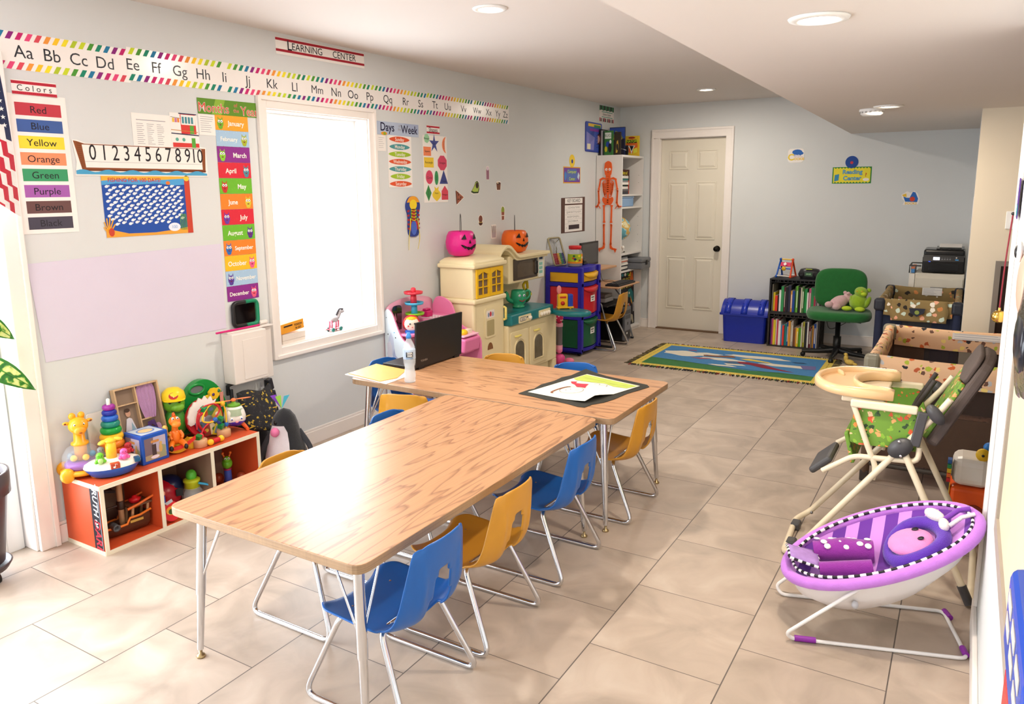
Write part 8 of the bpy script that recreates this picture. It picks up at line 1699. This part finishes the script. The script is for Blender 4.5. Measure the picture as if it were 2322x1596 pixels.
b.box(-.0705, -.068, -.086, -.05, .02, .37, P('e8c02a')); b.build('rainbow_side', t)
b = MB(); b.lathe([(.026, -.012), (.028, 0), (.026, .012)], P('f0c22a'), (.045, -.055, .405), 16, 'y'); b.ell((.045, -.07, .405), (.006, .004, .006), BLACK, 8); b.build('yellow_knob', t); MB().ell((.065, -.03, .435), (.022, .022, .022), P('2a7ac8'), 12).build('blue_knob', t)

# ================================================================ RIGHT WALL
b = MB(); b.box(3.5600, 3.5601, 0, .1, 0, .1, TRIM) if False else None
b = MB(); b.box(3.548, 3.5599, 2.93, 3.004, .101, HS-.001, TRIM); b.box(3.556, 3.69, 3.0001, 3.012, .0, HS-.001, TRIM); struct(b.build('trim_4', bevel=.003))
b = MB(); FRM = M('a89c90', .5, var=.05); y0, y1, z0, z1 = .55, 2.28, .69, 1.80
for q in ((y0, y1, z0-.05, z0), (y0, y1, z1, z1+.05), (y0-.05, y0, z0-.05, z1+.05), (y1, y1+.05, z0-.05, z1+.05)): b.box(3.550, 3.5599, q[0], q[1], q[2], q[3], FRM)
b.box(3.557, 3.5599, y0, y1, z0, z1, M('d6cbb0', .6)); o = b.build('framed_board'); tag(o, 'tall beige board in a grey-brown frame on the near right wall', 'board')
t = thing('jingle_bell', 'small gold jingle bell hanging on a red cord at the right wall edge', 'bell', (3.535, 3.0, 1.125))
b = MB(); b.ell((0, 0, 0), .022, M('d8b45a', .15, 1), 18); b.build('bell', t); MB().tube([(0, 0, .021), (0, 0, .03)], .004, M('d8b45a', .2, 1), 8).build('bell_loop', t); MB().tube([(0, 0, .03), (.003, -.002, .18), (.010, -.004, .34)], .0024, P('7a1428', .6), 6, sub=4).build('red_cord', t); MB().ell((.0105, -.004, .343), .006, BLACK, 8).build('hook', t)
t = thing('foil_balloon', 'silver foil character balloon hanging flat against the near right wall', 'balloon', (3.534, 1.62, 1.34))
FO = M('c2c6cc', .12, 1, var=.1, scale=20, bump=.3)
b = MB(); b.ell((0, 0, 0), (.022, .14, .16), FO, 20); b.ell((0, .10, -.11), (.014, .045, .075), FO, 12); b.build('foil_body', t); b = MB(); b.ell((-.016, .03, .045), (.012, .07, .06), P('e8b8a0', .3), 14); b.build('pink_muzzle', t); b = MB(); b.ell((-.026, .06, .10), (.006, .022, .020), P('f6f6f6'), 10); b.ell((-.031, .066, .10), (.004, .012, .012), BLACK, 8); b.build('eye', t); b = MB(); b.ell((-.012, -.02, -.05), (.014, .09, .06), P('20242f', .2), 14); b.build('dark_patch', t)
t = thing('purple_teal_bunting', 'purple and teal patterned paper streamer at the top of the right wall edge', 'decoration', (3.556, 2.93, 1.52))
b = MB(); b.T = frame((-.004, .0, 0), (0, -1, 0), (0, 0, 1)); b.prism([(-.06, -.055), (.06, -.065), (.06, .06), (-.06, .065)], 0, .002, PP('4a2a7a')); b.rect(-.06, .06, -.055, -.02, .0024, PP('1d8a8a'))
for q in range(5): b.disc(-.03+.03*(q % 2), .045-.024*q, .022, .008, .0028, PP('e8e4f0'), 8)
b.build('streamer', t); b = MB(); b.box(-.006, .0, .02, .06, -.075, -.056, P('c8946a')); b.build('wooden_clip', t)
t = thing('blue_wall_basket', 'blue plastic basket hanging on the right wall in the lower corner', 'basket', (3.538, 1.12, .89)); b = MB(); b.box(-.021, .021, -.18, .14, 0, .125, P('1a4ab8', .25)); b.build('basket_body', t, bevel=.015, seg=3)
b = MB(); 
for q in range(3): b.box(-.0225, -.0213, -.14+q*.09, -.08+q*.09, .05, .070, P('e8dcc8')); b.box(-.0225, -.0213, -.14+q*.09, -.08+q*.09, .085, .105, P('e8dcc8'))
b.build('slots', t)
t = thing('red_wall_basket', 'red plastic basket hanging directly below the blue one', 'basket', (3.540, 1.10, .64)); b = MB(); b.box(-.019, .019, -.18, .13, 0, .245, P('c81420', .25)); b.build('basket_body', t, bevel=.015, seg=3)
# switch and framed picture on the partition
t = thing('light_switch', 'white light switch plate on the beige partition wall', 'light switch', (3.668, 6.017, 1.33)); b = MB(); b.box(-.036, .036, -.006, 0, -.058, .058, WHITE); b.build('plate', t, bevel=.003); MB().box(-.006, .006, -.014, -.006, -.012, .012, WHITE).build('toggle', t, bevel=.002)
t = thing('leaning_framed_mirror', 'tall dark board in a grey metal frame against the beige partition wall', 'board', (3.60, 6.006, .02)); b = MB(); b.box(0, .45, -.012, -.002, 0, 1.04, M('2a1c18', .3)); b.build('dark_panel', t); b = MB()
for q in ((0, .032, 0, 1.04), (.418, .45, 0, 1.04), (.032, .418, 0, .032), (.032, .418, 1.008, 1.04)): b.box(q[0], q[1], -.022, -.0125, q[2], q[3], M('8e857c', .4, .3))
b.build('frame', t)
# thin paper strip on the partition return
b = MB(); b.box(3.4375, 3.4398, 6.10, 6.40, 1.25, 1.48, PP('c8c8cc')); tag(b.build('edge_notice'), 'grey notice seen edge-on on the narrow side of the partition wall', 'notice')

# ================================================================ PLANT, FLAG
t = thing('potted_dieffenbachia', 'broad-leaved variegated plant in a dark pot at the glass door', 'potted plant', (.07, 1.335, 0))
PT = M('4a3f44', .35, var=.08)
MB().lathe([(.095, .075), (.100, .08), (.135, .36), (.137, .365), (.150, .37), (.152, .46), (.140, .462), (.138, .40)], PT, seg=32).build('pot', t); MB().lathe([(.001, .050), (.11, .050), (.125, .075), (.118, .078), (.10, .06)], PT, seg=28).build('saucer', t)
for a in (.4, 2.5, 4.6): MB().lathe([(.020, -.010), (.022, 0), (.020, .010)], BLACK, (.085*math.cos(a), .085*math.sin(a), .0225), 14, 'y').build('caster', t)
b = MB(); b.lathe([(.001, .41), (.135, .405)], M('5a4434', .9), seg=20); b.build('soil', t)
b = MB(); 
for q in range(70): a, r_ = random.random()*2*PI, .13*math.sqrt(random.random()); b.ell((r_*math.cos(a), r_*math.sin(a), .420+random.random()*.015), (.014, .010, .009), M(('8a7460', 'a89078', '6a5648')[q % 3], .7), 7)
o = b.build('pebbles', t); o['kind'] = 'stuff'
def leaf_mat():
    m, nt, b_, L = nodes_mat('variegated_leaf'); tc = nt.nodes.new('ShaderNodeTexCoord'); n = nt.nodes.new('ShaderNodeTexNoise'); n.inputs['Scale'].default_value = 38; n.inputs['Detail'].default_value = 4
    wv = nt.nodes.new('ShaderNodeTexWave'); wv.inputs['Scale'].default_value = 22; wv.inputs['Distortion'].default_value = 6; mx = nt.nodes.new('ShaderNodeMath'); mx.operation = 'MULTIPLY'
    L(tc.outputs['Object'], wv.inputs['Vector']); L(tc.outputs['Object'], n.inputs['Vector']); L(n.outputs['Fac'], mx.inputs[0]); L(wv.outputs['Fac'], mx.inputs[1])
    r = ramp(nt, [(0, '1f6a24'), (.22, '3a8f2c'), (.34, 'cfe07a'), (.6, 'e2eea0')]); L(mx.outputs[0], r.inputs[0]); L(r.outputs[0], b_.inputs['Base Color']); b_.inputs['Roughness'].default_value = .35; return m
LM_ = leaf_mat(); LG = M('2f7a28', .4, var=.15)
def leaf(base, tip, wd, nrm, i):
    base, tip = Vector(base), Vector(tip); ax = tip-base; L_ = ax.length; ax.normalize(); nrm = Vector(nrm).normalized(); sd = ax.cross(nrm).normalized(); nrm = sd.cross(ax)
    b = MB(); G = []
    for q in range(15):
        u = q/14; w_ = wd*math.sin(PI*min(1, u*1.02))**.75*(1-.25*u); row = []
        for j in range(9):
            v = -1+j/4; row.append(tuple(base+ax*L_*u+sd*w_*v+nrm*(.03*math.sin(PI*u)-.05*abs(v)*wd*3*.6-.05*u*u)))
        G.append(row)
    n = 9; vs = [p for r in G for p in r]; fin, fout = [], []
    for q in range(14):
        for j in range(8): (fout if j in (0, 7) or q == 0 or q > 12 else fin).append((q*n+j, q*n+j+1, (q+1)*n+j+1, (q+1)*n+j))
    b.add(vs, fin, LM_, True); k0 = b.mi(LG)
    for f in fout: b.f.append(list(f)); b.m.append(k0); b.sm.append(True)
    g = b.build('leaf', t); 
    b = MB(); b.tube([tuple(Vector(r[4])+nrm*.0015) for r in G], [.003, .0012], M('3f8f2c', .4), 6); b.build('midrib', g)
    b = MB(); b.tube([(0, 0, .40), tuple(base*.5+Vector((0, 0, base.z*.12+.1))), tuple(base)], [.008, .004], M('6aa84a', .4), 8, sub=4); b.build('leaf_stem', t)
leaf((.02, .05, .94), (.16, .235, .79), .052, (.75, -.45, .55), 0); leaf((.0, .08, 1.10), (.10, .205, 1.00), .045, (.7, -.5, .5), 1); leaf((-.01, -.06, .85), (.02, -.20, .74), .05, (.9, .2, .6), 2)
t = thing('national_flag', 'stars and stripes flag hanging beside the Colors chart', 'flag', (.20, 1.02, 0))
MB().lathe([(.001, 0), (.12, 0), (.11, .02), (.02, .03), (.015, .05)], M('b8923a', .3, .8), seg=24).build('stand', t); MB().tube([(0, 0, .04), (0, 0, 2.22)], .010, M('a87a3a', .4), 10).build('pole', t); MB().ell((0, 0, 2.235), (.018, .018, .022), M('d8b04a', .2, 1), 12).build('finial', t)
FRd, FWh, FBl = cloth('c81f3a', .15), cloth('f4f0f0', .15), cloth('1f2a52', .15)
b = MB(); nu, nv = 52, 24; Gp = []
for i in range(nu+1):
    u = i/nu; row = []
    for j in range(nv+1):
        v = j/nv; row.append((-.06*v+.022*math.sin(v*14+u*3)*(.3+u), .012+.585*v+.030*u*v, 2.10-.08*v-.55*u*(.55+.45*v)))
    Gp.append(row)
vs = [p for r in Gp for p in r]; cl = {}
for i in range(nu):
    for j in range(nv):
        s_ = Gp[i][j][2]+2*(1.02+Gp[i][j][1]); k = 2 if s_ > 4.99 else (0 if int(s_/.052) % 2 == 0 else 1); cl.setdefault(k, []).append((i*(nv+1)+j, i*(nv+1)+j+1, (i+1)*(nv+1)+j+1, (i+1)*(nv+1)+j))
b.add(vs, cl[0], FRd, True)
for k, m_ in ((1, FWh), (2, FBl)):
    kk = b.mi(m_)
    for f in cl[k]: b.f.append(list(f)); b.m.append(kk); b.sm.append(True)
b.build('cloth', t)
b = MB()
for i in range(1, 22, 3):
    for j in range(17, 25, 2):
        p = Vector(Gp[i][j]); b.T = frame((p.x+.006, p.y, p.z), (0, 1, 0), (0, 0, 1)); b.face([((.010 if q % 2 == 0 else .004)*math.sin(q*PI/5), (.010 if q % 2 == 0 else .004)*math.cos(q*PI/5)) for q in range(10)], 0, FWh); b.add([( .0, 0, 0)], [], FWh)
b.build('stars', t)
